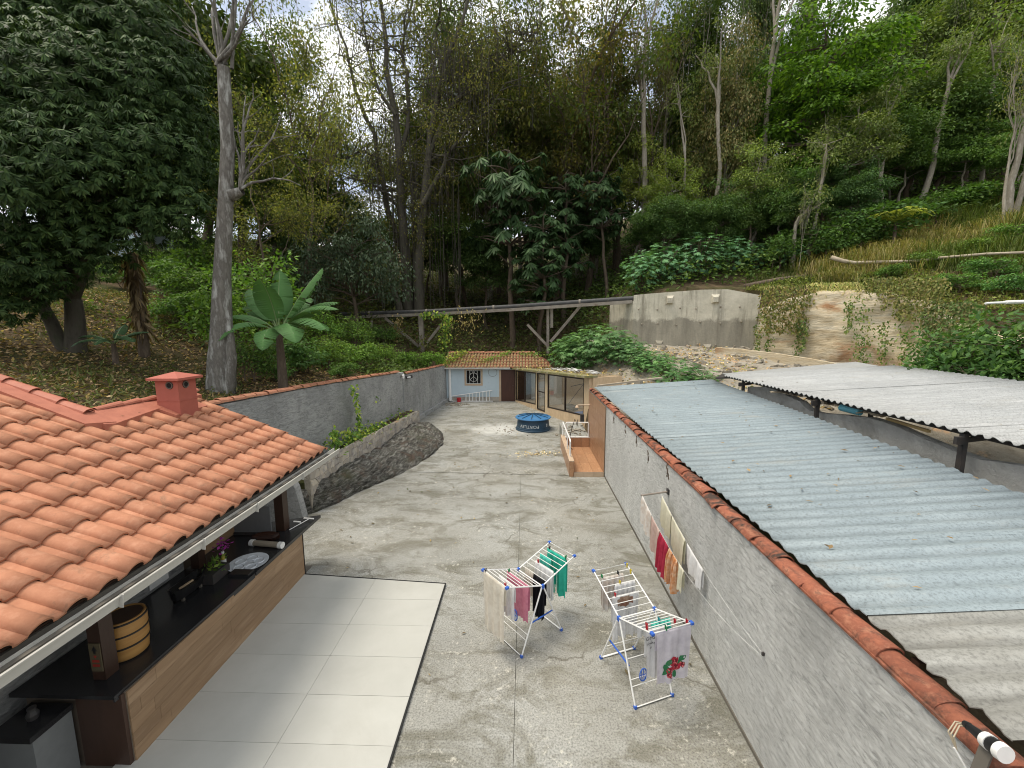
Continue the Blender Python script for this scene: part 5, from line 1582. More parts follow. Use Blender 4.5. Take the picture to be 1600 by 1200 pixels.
# ------------------------------------------------------------------ the two folding airers
def airer(name, C, D, z0, rise, wing_l, label, spread=.40):
    C, D = np.array([*C, z0], float), np.array([*D, z0], float)
    mid = (C + D) / 2
    a = (D - C) / np.linalg.norm(D - C); p = np.array([-a[1], a[0], 0])
    t = thing(name, (mid[0], mid[1], 0), label, 'drying rack')
    jm = MT['blue_plastic']; wm = MT['white_tube']
    # two leg frames, an inverted V from the hinges
    feet = {}
    for s in (-1, 1):
        fa = np.array([C[0], C[1], .018]) + p * s * spread; fb = np.array([D[0], D[1], .018]) + p * s * spread
        ha = C + p * s * .012; hb = D + p * s * .012
        MB().tube([ha, fa, fb, hb], .0115, 6).build('leg_frame', wm, t, True)
        feet[s] = (fa, fb)
        for q in (fa, fb):
            MB().obox(q + np.array([0, 0, .002]), a * .016, p * .017, (0, 0, .018)).build('foot_cap', jm, t)
        mb = MB()
        for h in (.20, .27, .48 if s < 0 else .2):
            k = 1 - h / z0
            mb.tube([ha + (fa - ha) * k, hb + (fb - hb) * k], .005, 5)
        mb.build('shelf_bar', wm, t)
    for q in (C, D):
        MB().obox(q, a * .017, p * .022, (0, 0, .028)).build('hinge', jm, t)
    MB().tube([C, D], .010, 6).build('axle', wm, t, True)
    k = .55
    MB().bar(C * (1 - k) + feet[-1][0] * k + a * .02, C * (1 - k) + feet[1][0] * k + a * .02, .018, .012).build('brace', jm, t)
    MB().bar(D * (1 - k) + feet[-1][1] * k - a * .02, D * (1 - k) + feet[1][1] * k - a * .02, .018, .012).build('brace', jm, t)
    wings = {}
    for s in (-1, 1):
        up = rise[0] if s < 0 else rise[1]
        L = math.sqrt(wing_l ** 2 - up ** 2)
        dv = p * s * L + np.array([0, 0, up])
        c0, d0 = C + np.array([0, 0, .012]), D + np.array([0, 0, .012])
        mb = MB().tube([c0, c0 + dv, d0 + dv, d0], .010, 6)
        for i in range(1, 8):
            q = dv * (i / 8)
            mb.tube([c0 + q, d0 + q], .0048, 5)
        mb.build('wing', wm, t, True)
        for q in (c0 + dv, d0 + dv): MB().obox(q, a * .018, p * .024, (0, 0, .014)).build('corner_cap', jm, t)
        wings[s] = (lambda tt, ss, c0=c0, d0=d0, dv=dv: c0 + (d0 - c0) * ss + dv * tt)
    # round shoe holder on the lower bars
    q = feet[1][0] * .72 + C * .28
    return t, wings, a, p, feet

ra, wa, aa, pa_, fa_ = airer('drying_rack', (-.10, 5.83), (.255, 5.43), .90, (.25, .20), .70, 'white folding drying rack with pink and green laundry standing mid yard')
# p of rack one points right and away; wing -1 is the left one
def on_wing(w, t, s0, s1): return w(t, s0), w(t, s1)
def hang(w, t, s0, s1, out, *args, **kw):
    q0, q1 = on_wing(w, t, s0, s1); return args, q0, q1
def drape(w, t, s0, s1, o, lf, lb, mat, name, label, cat, **kw):
    return cloth(name, label, cat, w(t, s0), w(t, s1), lf, lb, o, CT[mat], **kw)
drape(wa[-1], 1.0, .05, .93, -pa_, .84, .30, 'cloth cream', 'bath_towel', 'long cream towel hanging from the outer bar of the mid yard rack', 'towel', folds=3, amp=.010, seed=1)
drape(wa[-1], .75, .30, .95, -pa_, .50, .25, 'cloth white', 'white_cloth', 'white cloth hanging between the cream towel and the pink towel', 'cloth', folds=3, seed=2)
drape(wa[-1], .38, .08, .98, -pa_, .56, .40, 'cloth pink', 'pink_towel', 'pink towel hanging beside the hinge of the mid yard rack', 'towel', folds=3, amp=.010, seed=3)
drape(wa[1], .14, .12, .45, -pa_, .40, .28, 'cloth cream', 'small_cloth', 'small cream cloth hanging just behind the black garment', 'cloth', seed=4)
drape(wa[1], .12, .50, .98, -pa_, .58, .40, 'cloth black', 'black_garment', 'black garment hanging beside the pink towel on the rack', 'garment', folds=3, amp=.03, seed=5, hem=.1)
drape(wa[1], .40, .18, .90, pa_, .48, .42, 'cloth white', 'white_shirt', 'white shirt hanging between the black garment and the green shorts', 'shirt', folds=4, amp=.02, seed=6)
drape(wa[1], .62, .10, .55, -pa_, .42, .34, 'cloth pale teal', 'green_cloth', 'small turquoise green cloth hanging in front of the long green trousers', 'cloth', seed=7, folds=3)
drape(wa[1], .84, .12, .88, -pa_, .66, .58, 'cloth teal', 'green_trousers', 'turquoise green trousers hanging from the raised wing of the rack', 'trousers', folds=3, amp=.024, seed=8, slit=True)

rb, wb_, ab_, pb_, fb_ = airer('drying_rack', (1.195, 4.80), (1.70, 4.985), .90, (.27, .25), .70, 'white folding drying rack with flowered towel standing next to the right wall')
# which wing is near the camera: the one whose tip has the smaller Y
NW = -1 if wb_[-1](1, .5)[1] < wb_[1](1, .5)[1] else 1
FW = -NW; on_ = pb_ * NW
drape(wb_[FW], .82, .10, .75, on_, .50, .42, 'cloth dots', 'lace_cloth', 'white cloth with dotted edge on the far wing of the rack by the wall', 'cloth', seed=11, folds=4, amp=.02)
drape(wb_[FW], .62, .35, .95, on_, .52, .40, 'cloth white', 'white_blouse', 'white blouse hanging behind the brown printed shirt', 'blouse', seed=12, folds=4, amp=.02)
tee, tsf = drape(wb_[FW], .40, .12, .88, on_, .62, .40, 'cloth white', 'white_tshirt', 'white shirt with a brown print on the far wing of the rack by the wall', 'shirt', seed=13, folds=3, amp=.018)
mb = MB(); Vp = []
for j in range(7):
    for i in range(11):
        Vp.append(tsf(.15 + .6 * i / 10, .03 + .13 * j / 6, .004))
mb.add(Vp, [(j * 11 + i, j * 11 + i + 1, (j + 1) * 11 + i + 1, (j + 1) * 11 + i) for j in range(6) for i in range(10) if not (j in (0, 5) and i in (0, 1, 8, 9))])
mb.build('brown_print', CT['cloth brown print'], tee)
drape(wb_[NW], .45, .10, .60, on_, .18, .16, 'cloth white', 'white_underwear', 'small white garment with blue straps on the near wing of the rack by the wall', 'garment', seed=14)
drape(wb_[NW], .60, .35, .85, -on_, .15, .14, 'cloth pale teal', 'blue_straps', 'pale blue strappy garment lying over the near wing bars', 'garment', seed=15, folds=5, amp=.03)
tw, twf = drape(wb_[NW], .80, .02, .55, on_, .62, .35, 'cloth white', 'hand_towel', 'white hand towel with black lettering on the rack by the wall', 'towel', seed=16, folds=2, amp=.012)
ft, ff = drape(wb_[NW], .99, .10, .97, on_, .66, .25, 'cloth lilac white', 'flowered_towel', 'pale lilac towel with red rose bouquet hanging from the rack end bar', 'towel', seed=17, folds=2, amp=.012, sway=0.0)
flip = ff(0.0, .3)[0] > ff(1.0, .3)[0]
# lettering, printed flat on the hand towel
for li, (txt, sz, v0) in enumerate((('Good', .062, .10), ('food', .055, .17), ('is', .045, .23))):
    me = text_mesh(txt, sz)
    for v in me.vertices:
        u = (.24 if not flip else .76) + (-1 if flip else 1) * v.co.x / .26 * 1.05
        v.co = Vector(twf(u, max(.01, v0 - v.co.y), .0045) - ORG[tw])
    me.materials.append(CT['cloth black']); link('lettering', me, tw)
rs = random.Random(21)
def blob(mb, u, v, r, surf, off, asp=1.0, rot=0.0, n=8):
    V = [surf(u, v, off)]
    for k in range(n):
        a = 2 * math.pi * k / n; rr = r * rs.uniform(.8, 1.1)
        x = rr * math.cos(a) * asp; y = rr * math.sin(a)
        V.append(surf(u + (x * math.cos(rot) - y * math.sin(rot)) / .46, v + x * math.sin(rot) + y * math.cos(rot), off))
    mb.add(V, [(0, 1 + k, 1 + (k + 1) % n) for k in range(n)])
fu = lambda u: (1 - u) if flip else u
greens = plain('print green', (.03, .17, .07), .9); reds = plain('print red', (.42, .02, .045), .9); darks = plain('print dark red', (.16, .008, .02), .9); pinks = plain('print pink', (.62, .16, .16), .9)
mb = MB()
for u, v, rt_ in ((.30, .47, .9), (.80, .40, -.7), (.58, .58, 1.4), (.76, .46, .3), (.38, .40, 2.2), (.30, .52, 2.6)): blob(mb, fu(u), v, .032, ff, .0030, 1.7, rt_)
mb.build('print_leaves', greens, ft)
mb = MB(); m2 = MB(); m3 = MB()
for u, v, r in ((.50, .40, .062), (.62, .42, .045), (.42, .50, .05), (.68, .50, .05), (.56, .48, .05), (.40, .56, .035), (.80, .48, .03)):
    blob(mb, fu(u), v, r, ff, .0045)
    for k in range(4): blob(m2, fu(u + rs.uniform(-.05, .05)), v + rs.uniform(-.025, .025), .012, ff, .0060, 1.6, rs.uniform(0, 3), 6)
    for k in range(3): blob(m3, fu(u + rs.uniform(-.06, .06)), v + rs.uniform(-.03, .03), .010, ff, .0066, 1.5, rs.uniform(0, 3), 6)
mb.build('print_roses', reds, ft); m2.build('print_shading', darks, ft); m3.build('print_highlights', pinks, ft)

# shoe holders (small blue oval racks hung on the lower bars)
def shoe_holder(c, a, label):
    t = thing('shoe_holder', c, label, 'shoe holder', 'blue shoe holders on the racks')
    c = np.array(c); up = np.array([0, 0, 1])
    ring = [c + a * .05 * math.cos(q) + up * .085 * math.sin(q) for q in np.linspace(0, 6.283, 17)]
    mb = MB().tube(ring, .008, 5, False)
    mb.build('ring', MT['blue_plastic'], t)
    m2 = MB().tube([c - up * .085, c + up * .085], .006, 4).tube([c - a * .05, c + a * .05], .006, 4)
    for dx in (-.025, .025): m2.tube([c + a * dx - up * .07, c + a * dx + up * .07], .004, 4)
    m2.build('spokes', MT['blue_plastic'], t)
k = .25
def leg_pt(C, foot, h, z0=.9): kk = 1 - h / z0; return np.array(C) * (1 - kk) + foot * kk
f = fb_[NW]; h_ = .24
pA = leg_pt((1.195, 4.80, .9), f[0], h_); pB = leg_pt((1.70, 4.985, .9), f[1], h_)
shoe_holder(pA + (pB - pA) * .32 + np.array([0, -.012, .07]), ab_, 'blue shoe holder under the white lettered towel')
f = fa_[-1]
pA = leg_pt((-.10, 5.83, .9), f[0], h_); pB = leg_pt((.255, 5.43, .9), f[1], h_)
shoe_holder(pA + (pB - pA) * .50 + np.array([0, -.012, .20]), aa, 'blue shoe holder beside the long cream towel')

# pegs
peg_cols = {c: plain('peg ' + c, v, .4) for c, v in {'red': (.42, .02, .03), 'green': (.02, .22, .08), 'yellow': (.62, .48, .04), 'black': (.02, .02, .02), 'teal': (.03, .30, .33)}.items()}
def peg_mesh(c):
    mb = MB().obox((0, -.008, .005), (.007, 0, 0), (0, .004, .003), (0, -.006, .034)).obox((0, .008, .005), (.007, 0, 0), (0, .004, -.003), (0, .006, .034))
    me = raw_mesh('clothes_peg', np.array(mb.v), mb.f, peg_cols[c]); return me
PEG = {c: peg_mesh(c) for c in peg_cols}
def peg(c, p, a, label):
    o = link('clothes_peg', PEG[c], None, np.array(p) + np.array([0, 0, .008]), (0, 0, math.atan2(a[1], a[0])))
    tag(o, label, 'clothes peg', 'clothes pegs on racks and lines')
for w, t_, s_, c, l in ((wa[-1], 1.0, .10, 'black', 'black peg at the hinge side end of the long cream towel'), (wa[-1], .38, .15, 'green', 'dark green peg on the pink towel'), (wa[-1], .98, .90, 'red', 'dark red peg at the camera side end of the long cream towel'),
                        (wa[1], .84, .2, 'black', 'black peg on the inner end of the green trousers'), (wa[1], .84, .85, 'green', 'green peg on the outer end of the green trousers'), (wa[1], .40, .3, 'red', 'red peg on the white shirt beside the black garment')):
    peg(c, w(t_, s_), aa, l)
for w, t_, s_, c, l in ((wb_[FW], .95, .98, 'yellow', 'yellow peg at the far corner of the rack by the wall'), (wb_[FW], .80, .97, 'yellow', 'yellow peg second from the far corner of the wall side rail'), (wb_[FW], .62, .5, 'yellow', 'yellow peg in the middle of the white blouse'),
                        (wb_[FW], .82, .12, 'green', 'green peg on the dotted cloth'), (wb_[FW], .40, .2, 'red', 'red peg above the brown printed shirt'), (wb_[FW], .82, .6, 'black', 'black peg on the dotted cloth'),
                        (wb_[NW], .80, .05, 'red', 'red peg on the lettered towel nearest its outer rail'), (wb_[NW], .68, .15, 'red', 'red peg just behind the lettered towel'), (wb_[NW], .82, .75, 'red', 'red peg behind the flowered towel'),
                        (wb_[NW], .96, .92, 'red', 'red peg at the wall end of the flowered towel'), (wb_[NW], .99, .35, 'green', 'green peg between the lettered and flowered towels'), (wb_[NW], .60, .55, 'teal', 'teal peg on the pale blue straps')):
    peg(c, w(t_, s_), ab_, l)

# ------------------------------------------------------------------ clotheslines along the right wall
cl_ = thing('clothesline', (2.3, 6.8, 1.7), 'wall clothesline with grey bar and two sagging lines along the right wall', 'clothesline')
MB().tube([(2.468, 6.8, 1.775), (2.0, 6.8, 1.70)], .017, 8).build('bar', MT['pipe_grey'], cl_)
MB().box(2.44, 2.469, 6.76, 6.84, 1.73, 1.82).build('wall_plate', MT['steel_dark'], cl_)
def sagline(x0, x1, y0, y1, z0, z1, sag):
    def f(y):
        t = (y0 - y) / (y0 - y1)
        return np.array([x0 + (x1 - x0) * t, y, z0 + (z1 - z0) * t - 4 * sag * t * (1 - t)])
    return f
ln1 = sagline(2.02, 2.44, 6.8, 3.9, 1.71, 1.20, .27)
ln2 = sagline(2.33, 2.44, 6.8, 3.9, 1.76, 1.24, .13)
for ln in (ln1, ln2): MB().tube([ln(y) for y in np.linspace(6.8, 3.9, 40)], .0017, 4).build('line', MT['white_tube'], cl_)
MB().box(2.445, 2.469, 3.885, 3.905, 1.20, 1.235).build('wall_hook', MT['steel_dark'], cl_)
ox = np.array([-1.0, 0, 0])
def line_y(px, py, ln):
    best = min(np.linspace(6.8, 4.0, 400), key=lambda y: abs(projx(ln(y)) - px)); return best
def projx(p):
    c = RW.T @ (np.array(p) - EYE); return 800 + FOC * c[0] / c[2]
def lcloth(ln, px0, px1, lf, lb, mat, name, label, cat, **kw):
    y0, y1 = line_y(px0, 0, ln), line_y(px1, 0, ln)
    return cloth(name, label, cat, ln(y0), ln(y1), lf, lb, ox, CT[mat], **kw)
lcloth(ln1, 1004, 1018, .46, .40, 'cloth dots', 'patterned_cloth', 'cream patterned cloth on the outer wall line nearest the grey bar', 'cloth', folds=1.5, amp=.02, seed=31)
lcloth(ln1, 1019, 1031, .52, .46, 'cloth rose', 'rose_towel', 'dusty rose towel on the outer wall line beside the red cloth', 'towel', folds=1.5, amp=.015, seed=32)
lcloth(ln1, 1032, 1044, .58, .5, 'cloth red', 'red_cloth', 'deep red cloth hanging on the outer wall line', 'cloth', folds=2.5, amp=.03, seed=33)
lcloth(ln1, 1046, 1051, .50, .45, 'cloth orange', 'crochet_cloth', 'orange and white frilly cloth beside the red one on the line', 'cloth', folds=2, amp=.035, seed=34)
lcloth(ln1, 1052.5, 1059, .52, .5, 'cloth orange', 'crochet_cloth', 'second orange and white frilly cloth, next to the pale green one', 'cloth', folds=2, amp=.035, seed=35)
lcloth(ln1, 1061, 1069, .36, .3, 'cloth ivory', 'pale_cloth', 'small pale greenish cloth last on the outer wall line', 'cloth', folds=1.5, amp=.015, seed=36)
lcloth(ln2, 1035, 1050, .42, .36, 'cloth ivory', 'ivory_towel', 'ivory towel on the inner wall line nearest the grey bar', 'towel', folds=2, amp=.014, seed=37, hem=.15)
lcloth(ln2, 1051, 1071, .46, .40, 'cloth ivory', 'ivory_towel', 'ivory towel in the middle of the inner wall line', 'towel', folds=2, amp=.014, seed=38, hem=.15)
lcloth(ln2, 1074, 1099, .32, .28, 'cloth white', 'white_rag', 'white cloth last on the inner wall line above the concrete strip', 'cloth', folds=2, amp=.02, seed=39)

# leaves blown onto the yard and the roofs, pale rubble crumbs
rs = np.random.RandomState(5)
def litter(name, pts, size, cols, label=None):
    n = len(pts); th = rs.uniform(0, 6.28, n); L = size * rs.uniform(.5, 1.3, n); w = L * rs.uniform(.25, .5, n)
    d = np.stack([np.cos(th), np.sin(th), rs.uniform(-.15, .25, n)], 1); s = np.stack([-np.sin(th), np.cos(th), rs.uniform(-.3, .3, n)], 1)
    V = np.stack([pts - d * L[:, None] / 2, pts + s * w[:, None] / 2 + [0, 0, .006], pts + d * L[:, None] / 2, pts - s * w[:, None] / 2 + [0, 0, .006]], 1).reshape(-1, 3)
    F = np.arange(n * 4).reshape(-1, 4)
    c = np.array(cols)[rs.randint(0, len(cols), n)] * rs.uniform(.7, 1.2, (n, 1))
    o = link(name, raw_mesh(name, V, F, MT['leaf'], tone=np.repeat(c, 4, 0))); o['kind'] = 'stuff'
    if label: o['label'] = label
    return o
P = []
while len(P) < 620:
    y = rs.uniform(3, 25); x = rs.uniform(-4.5, 2.4)
    if x < -1.4 and y < 7.1: continue
    if x < np.interp(y, [9, 12, 15, 18], [-5, -3.9, -3.0, -3.6]): continue
    if rs.rand() > np.interp(y, [3, 8, 14, 18, 25], [.06, .12, .5, .9, 1]): continue
    P.append((x, y, .022))
litter('fallen_leaves', np.array(P), .085, [(.10, .075, .045), (.06, .05, .03), (.17, .13, .07), (.05, .06, .03)])
P = np.stack([rs.uniform(2.8, 6.2, 130), rs.uniform(3, 15.2, 130) ** 1.0, np.zeros(130)], 1); P[:, 2] = z1(P[:, 0], 0) + .034
litter('roof_leaves', P, .085, [(.10, .075, .05), (.17, .12, .07), (.06, .05, .04)])
P = np.stack([rs.uniform(7, 11, 14), rs.uniform(6, 13.5, 14), np.zeros(14)], 1); P[:, 2] = z2(P[:, 0], 0) + .034
litter('roof_leaves', P, .085, [(.10, .085, .06)])
P = np.stack([rs.normal(.55, .45, 130), rs.normal(14.6, .22, 130), np.full(130, .025)], 1); P[:, 0] += (P[:, 1] - 14.6) * 1.2
litter('fallen_leaves', P, .10, [(.40, .34, .22), (.30, .22, .12), (.5, .46, .36), (.09, .07, .05)])
def crumbs(name, n, cx, cy, sx, sy, z, s, mat):
    mb = MB(); r = random.Random(n)
    for k in range(n):
        c = np.array([r.gauss(cx, sx), r.gauss(cy, sy), z]); q = s * r.uniform(.4, 1.3)
        th = r.uniform(0, 6.28)
        mb.obox(c, np.array([math.cos(th), math.sin(th), r.uniform(-.3, .3)]) * q, np.array([-math.sin(th), math.cos(th), r.uniform(-.3, .3)]) * q * .7, (0, 0, q * .5))
    o = mb.build(name, mat); o['kind'] = 'stuff'; return o
crumbs('rubble', 60, -4.3, 24.3, .35, .35, .03, .06, MT['rubble'])
crumbs('rubble', 50, 1.95, 16.2, .22, .4, .49, .05, MT['rubble'])
crumbs('rubble', 40, -.7, 18.1, .5, .6, .02, .03, MT['rubble'])

# ------------------------------------------------------------------ vegetation
def unit(v): return v / (np.linalg.norm(v, axis=-1, keepdims=True) + 1e-9)

def leaf_arrays(P, D, N, L, W, fold=.12, droop=.15, n6=False):
    """pointed leaves folded along the midrib"""
    D = unit(D); S = unit(np.cross(D, N)); N = np.cross(S, D)
    L = np.asarray(L)[:, None]; W = np.asarray(W)[:, None]
    if not n6:
        V = np.stack([P, P + D * L * .45 + S * W / 2 - N * W * fold, P + D * L - N * L * droop, P + D * L * .45 - S * W / 2 - N * W * fold], 1)
        k = np.arange(len(P))[:, None] * 4
        F = np.concatenate([k + [0, 1, 2], k + [0, 2, 3]])
        return V.reshape(-1, 3), F, 4
    V = np.stack([P, P + D * L * .30 + S * W * .42 - N * W * fold, P + D * L * .70 + S * W * .40 - N * (W * fold + L * droop * .5), P + D * L - N * L * droop,
                  P + D * L * .70 - S * W * .40 - N * (W * fold + L * droop * .5), P + D * L * .30 - S * W * .42 - N * W * fold], 1)
    k = np.arange(len(P))[:, None] * 6
    F = np.concatenate([k + [0, 1, 2], k + [0, 2, 3], k + [0, 3, 4], k + [0, 4, 5]])
    return V.reshape(-1, 3), F, 6

class Leaves:
    def __init__(s): s.V = []; s.F = []; s.T = []; s.n = 0
    def add(s, V, F, tone):
        s.V.append(V); s.F.append(F + s.n); s.T.append(tone); s.n += len(V)
    def leaves(s, P, D, N, L, W, tone, **kw):
        V, F, k = leaf_arrays(P, D, N, L, W, **kw); s.add(V, F, np.repeat(tone, k, 0))
    def mesh(s, name, mat):
        return raw_mesh(name, np.concatenate(s.V), np.concatenate(s.F), MT[mat], tone=np.concatenate(s.T))

class Wood:
    def __init__(s): s.V = []; s.F = []; s.n = 0
    def tube(s, pts, rad, seg=5):
        V, F = tube_arrays(np.asarray(pts), np.asarray(rad), seg); s.V.append(V); s.F.append(F + s.n); s.n += len(V)
    def mesh(s, name, mat): return raw_mesh(name, np.concatenate(s.V), np.concatenate(s.F), MT[mat], smooth=True)

def curve(rs, a, b, n=7, wob=.06, sag=0.0, start=None):
    """wobbly path from a to b; start = initial direction"""
    a, b = np.array(a, float), np.array(b, float); L = np.linalg.norm(b - a)
    t = np.linspace(0, 1, n)[:, None]
    p = a + (b - a) * t
    if start is not None:
        s_ = np.array(start, float); s_ /= np.linalg.norm(s_)
        p = p + (s_ * L * .35 - (b - a) * .35 * np.dot(b - a, s_) / (L * L + 1e-9) * 1.0) * (t * (1 - t) ** 2 * 3)
    w = rs.normal(0, wob * L, (n, 3)) * np.sin(math.pi * t)
    w[1:-1] = (w[1:-1] + w[:-2] + w[2:]) / 2
    return p + w + np.array([0, 0, -sag * L]) * (t * (1 - t) * 4)

def tones(rs, cols, n, jit=.25):
    c = np.array(cols)[rs.randint(0, len(cols), n)]
    return c * rs.uniform(1 - jit, 1 + jit, (n, 1))

def clump(lv, rs, c, r, n, L, W, cols, droop=.5, flat=.75, kdir=None, jit=.3, n6=False, upn=.7):
    d = unit(rs.normal(0, 1, (n, 3))); rad = r * rs.uniform(.15, 1, (n, 1)) ** .6
    P = c + d * rad * np.array([1, 1, flat])
    D = unit(d * .9 + rs.normal(0, .45, (n, 3)) + np.array([0, 0, -droop]))
    N = unit(np.array([0, 0, upn]) + d * .5 + rs.normal(0, .35, (n, 3)))
    lv.leaves(P, D, N, L * rs.uniform(.65, 1.25, n), W * rs.uniform(.7, 1.2, n), tones(rs, cols, n, jit) * rs.uniform(.8, 1.2), n6=n6)

def rosette(lv, rs, p, d, n, L, W, cols, droop=.6, n6=True):
    az = rs.uniform(0, 6.28) + np.arange(n) * 2.4
    d = d / np.linalg.norm(d)
    a = unit(np.cross(d, [.3, .2, .93])); b = np.cross(d, a)
    el = rs.uniform(.05, .8, n)[:, None]
    R_ = np.cos(az)[:, None] * a + np.sin(az)[:, None] * b
    D = unit(R_ * np.cos(el) + d * np.sin(el) + np.array([0, 0, -droop]))
    N = unit(d + R_ * .1 + np.array([0, 0, .4]) + rs.normal(0, .2, (n, 3)))
    P = p + R_ * L * .06
    lv.leaves(P, D, N, L * rs.uniform(.7, 1.2, n), W * rs.uniform(.8, 1.2, n), tones(rs, cols, n, .25), n6=n6, droop=.22, fold=.2)

def strands(wd, rs, tops, lengths, r=.012, sway=.15):
    for p, L in zip(tops, lengths):
        n = 5; t = np.linspace(0, 1, n)[:, None]
        q = p + np.array([0, 0, -L]) * t + np.cumsum(rs.normal(0, sway * L / 12, (n, 3)), 0) * np.array([1, 1, .2])
        wd.tube(q, np.full(n, r), 3)

def crown_points(rs, n, c, rxyz, inner=.45, bottom=-.75):
    out = []
    while len(out) < n:
        d = rs.normal(0, 1, 3); d /= np.linalg.norm(d)
        if d[2] < bottom: continue
        k = rs.uniform(inner, 1.05) if rs.rand() < .85 else rs.uniform(.1, inner)
        out.append(np.array(c) + d * np.array(rxyz) * k)
    return np.array(out)

def broad_tree(seed, H=12, tr=.2, crown=(0, 0, 8.5, 3.2, 3.2, 3.4), ncl=46, cr=.95, nl=120, L=.20, W=.09, cols=((.05, .085, .03),), droop=.5, flat=.7, bark='bark_brown', mat='leaf',
               trunk_top=.85, limbs=True, twigs=0, n6=False, wob=.03, trunks=1, bend=(0, 0), stretchy=1.0, jit=.3):
    rs = np.random.RandomState(seed); lv = Leaves(); wd = Wood()
    cx, cy, cz, rx, ry, rz = crown
    trunks_ = []
    for k in range(trunks):
        off = np.array([rs.normal(0, .25), rs.normal(0, .25), 0]) * (trunks > 1)
        topp = np.array([cx + bend[0] + (rs.normal(0, rx * .3) if trunks > 1 else 0), cy + bend[1] + (rs.normal(0, ry * .3) if trunks > 1 else 0), cz + rz * (trunk_top * 2 - 1)])
        p = curve(rs, off, topp, 12, wob); r = tr * (1 - .8 * np.linspace(0, 1, 12) ** .9); r[0] *= 1.35
        wd.tube(p, r, 8); trunks_.append((p, r))
    C = crown_points(rs, ncl, (cx, cy, cz), (rx, ry, rz))
    for c in C:
        if limbs:
            p, r = trunks_[rs.randint(len(trunks_))]
            zt = min(c[2] - .15 * rz - .25 * np.hypot(c[0] - cx, c[1] - cy), p[-1][2])
            i = int(np.clip(np.searchsorted(p[:, 2], max(zt, cz - rz * 1.1)), 2, len(p) - 1))
            q = curve(rs, p[i], c, 6, .05, start=(c[0] - p[i][0], c[1] - p[i][1], 1.2 * abs(c[2] - p[i][2]) + .3))
            wd.tube(q, np.linspace(min(r[i] * .55, tr * .35), .012, 6), 4)
        clump(lv, rs, c, cr * rs.uniform(.65, 1.35), int(nl * rs.uniform(.6, 1.4)), L, W, cols, droop, flat, n6=n6, jit=jit)
        for _ in range(twigs):
            e = c + rs.normal(0, cr * .8, 3); wd.tube(curve(rs, c, e, 4, .08), np.linspace(.012, .004, 4), 3)
    return wd.mesh('trunk', bark), lv.mesh('crown', mat)

def forked_tree(seed, H=16, tr=.25, levels=3, nb=(5, 4, 4), spread=.7, first=.35, lr=.55, leafn=26, L=.16, W=.06, cr=.55, cols=((.07, .09, .03),), bark='bark_dark', mat='leaf_thin', up=.12, gn=.10, droop=.5,
                vines=0, stems=1, splay=.12, twigr=.006, leaf_levels=1, vine_len=(1.5, 5)):
    """branching skeleton seen against the sky, thin leaves at the twigs"""
    rs = np.random.RandomState(seed); wd = Wood(); lv = Leaves(); tips = []; mids = []
    def br(p, d, Ln, r, lev, rend):
        n = 8 if lev == 0 else (6 if lev == 1 else 4)
        pts = [p]; dd = d
        for i in range(n):
            dd = dd + rs.normal(0, gn * (1 + .5 * lev), 3) + np.array([0, 0, up]); dd /= np.linalg.norm(dd)
            pts.append(pts[-1] + dd * Ln / n)
        pts = np.array(pts); rad = np.linspace(r, rend, n + 1)
        wd.tube(pts, rad, 7 if lev == 0 else (5 if lev == 1 else 3))
        if lev == levels:
            tips.append((pts[-1], dd)); tips.append((pts[len(pts) // 2], dd)); return
        if lev >= levels - leaf_levels: mids.append(pts[-1])
        for j in range(nb[lev]):
            t = rs.uniform(first if lev == 0 else .25, .98); i = int(t * n); f = t * n - i
            q = pts[i] * (1 - f) + pts[min(i + 1, n)] * f
            az = rs.uniform(0, 6.28); ax_ = unit(np.cross(dd, [math.cos(az), math.sin(az), .2])); ang = spread * rs.uniform(.6, 1.35)
            nd = unit(dd * math.cos(ang) + ax_ * math.sin(ang))
            br(q, nd, Ln * lr * rs.uniform(.7, 1.25) * (1.2 - .5 * t), np.interp(t, [0, 1], [r, rend]) * .6, lev + 1, max(twigr, r * .12))
        br(pts[-1], dd, Ln * lr, rend, lev + 1, max(twigr, rend * .3))
    for k in range(stems):
        a = 2 * math.pi * k / stems + rs.uniform(-.5, .5)
        d0 = unit(np.array([math.cos(a) * splay, math.sin(a) * splay, 1.0])) if stems > 1 else np.array([rs.normal(0, .04), rs.normal(0, .04), 1.0])
        base = np.array([math.cos(a), math.sin(a), 0]) * tr * .9 * (stems > 1)
        br(base, d0, H * .62 * rs.uniform(.85, 1.1), tr * rs.uniform(.75, 1.1), 0, tr * .32)
    for p, d in tips:
        if leafn: clump(lv, rs, p, cr * rs.uniform(.6, 1.4), max(3, int(leafn * rs.uniform(.3, 1.6))), L, W, cols, droop, .8)
    if vines:
        idx = rs.choice(len(tips), min(vines, len(tips)), replace=False)
        strands(wd, rs, [tips[i][0] for i in idx], rs.uniform(*vine_len, len(idx)), .014)
    if not leafn: lv.leaves(np.zeros((1, 3)) + tips[0][0], np.ones((1, 3)), np.ones((1, 3)), np.full(1, .05), np.full(1, .02), np.full((1, 3), .05))
    return wd.mesh('trunk', bark), lv.mesh('crown', mat)

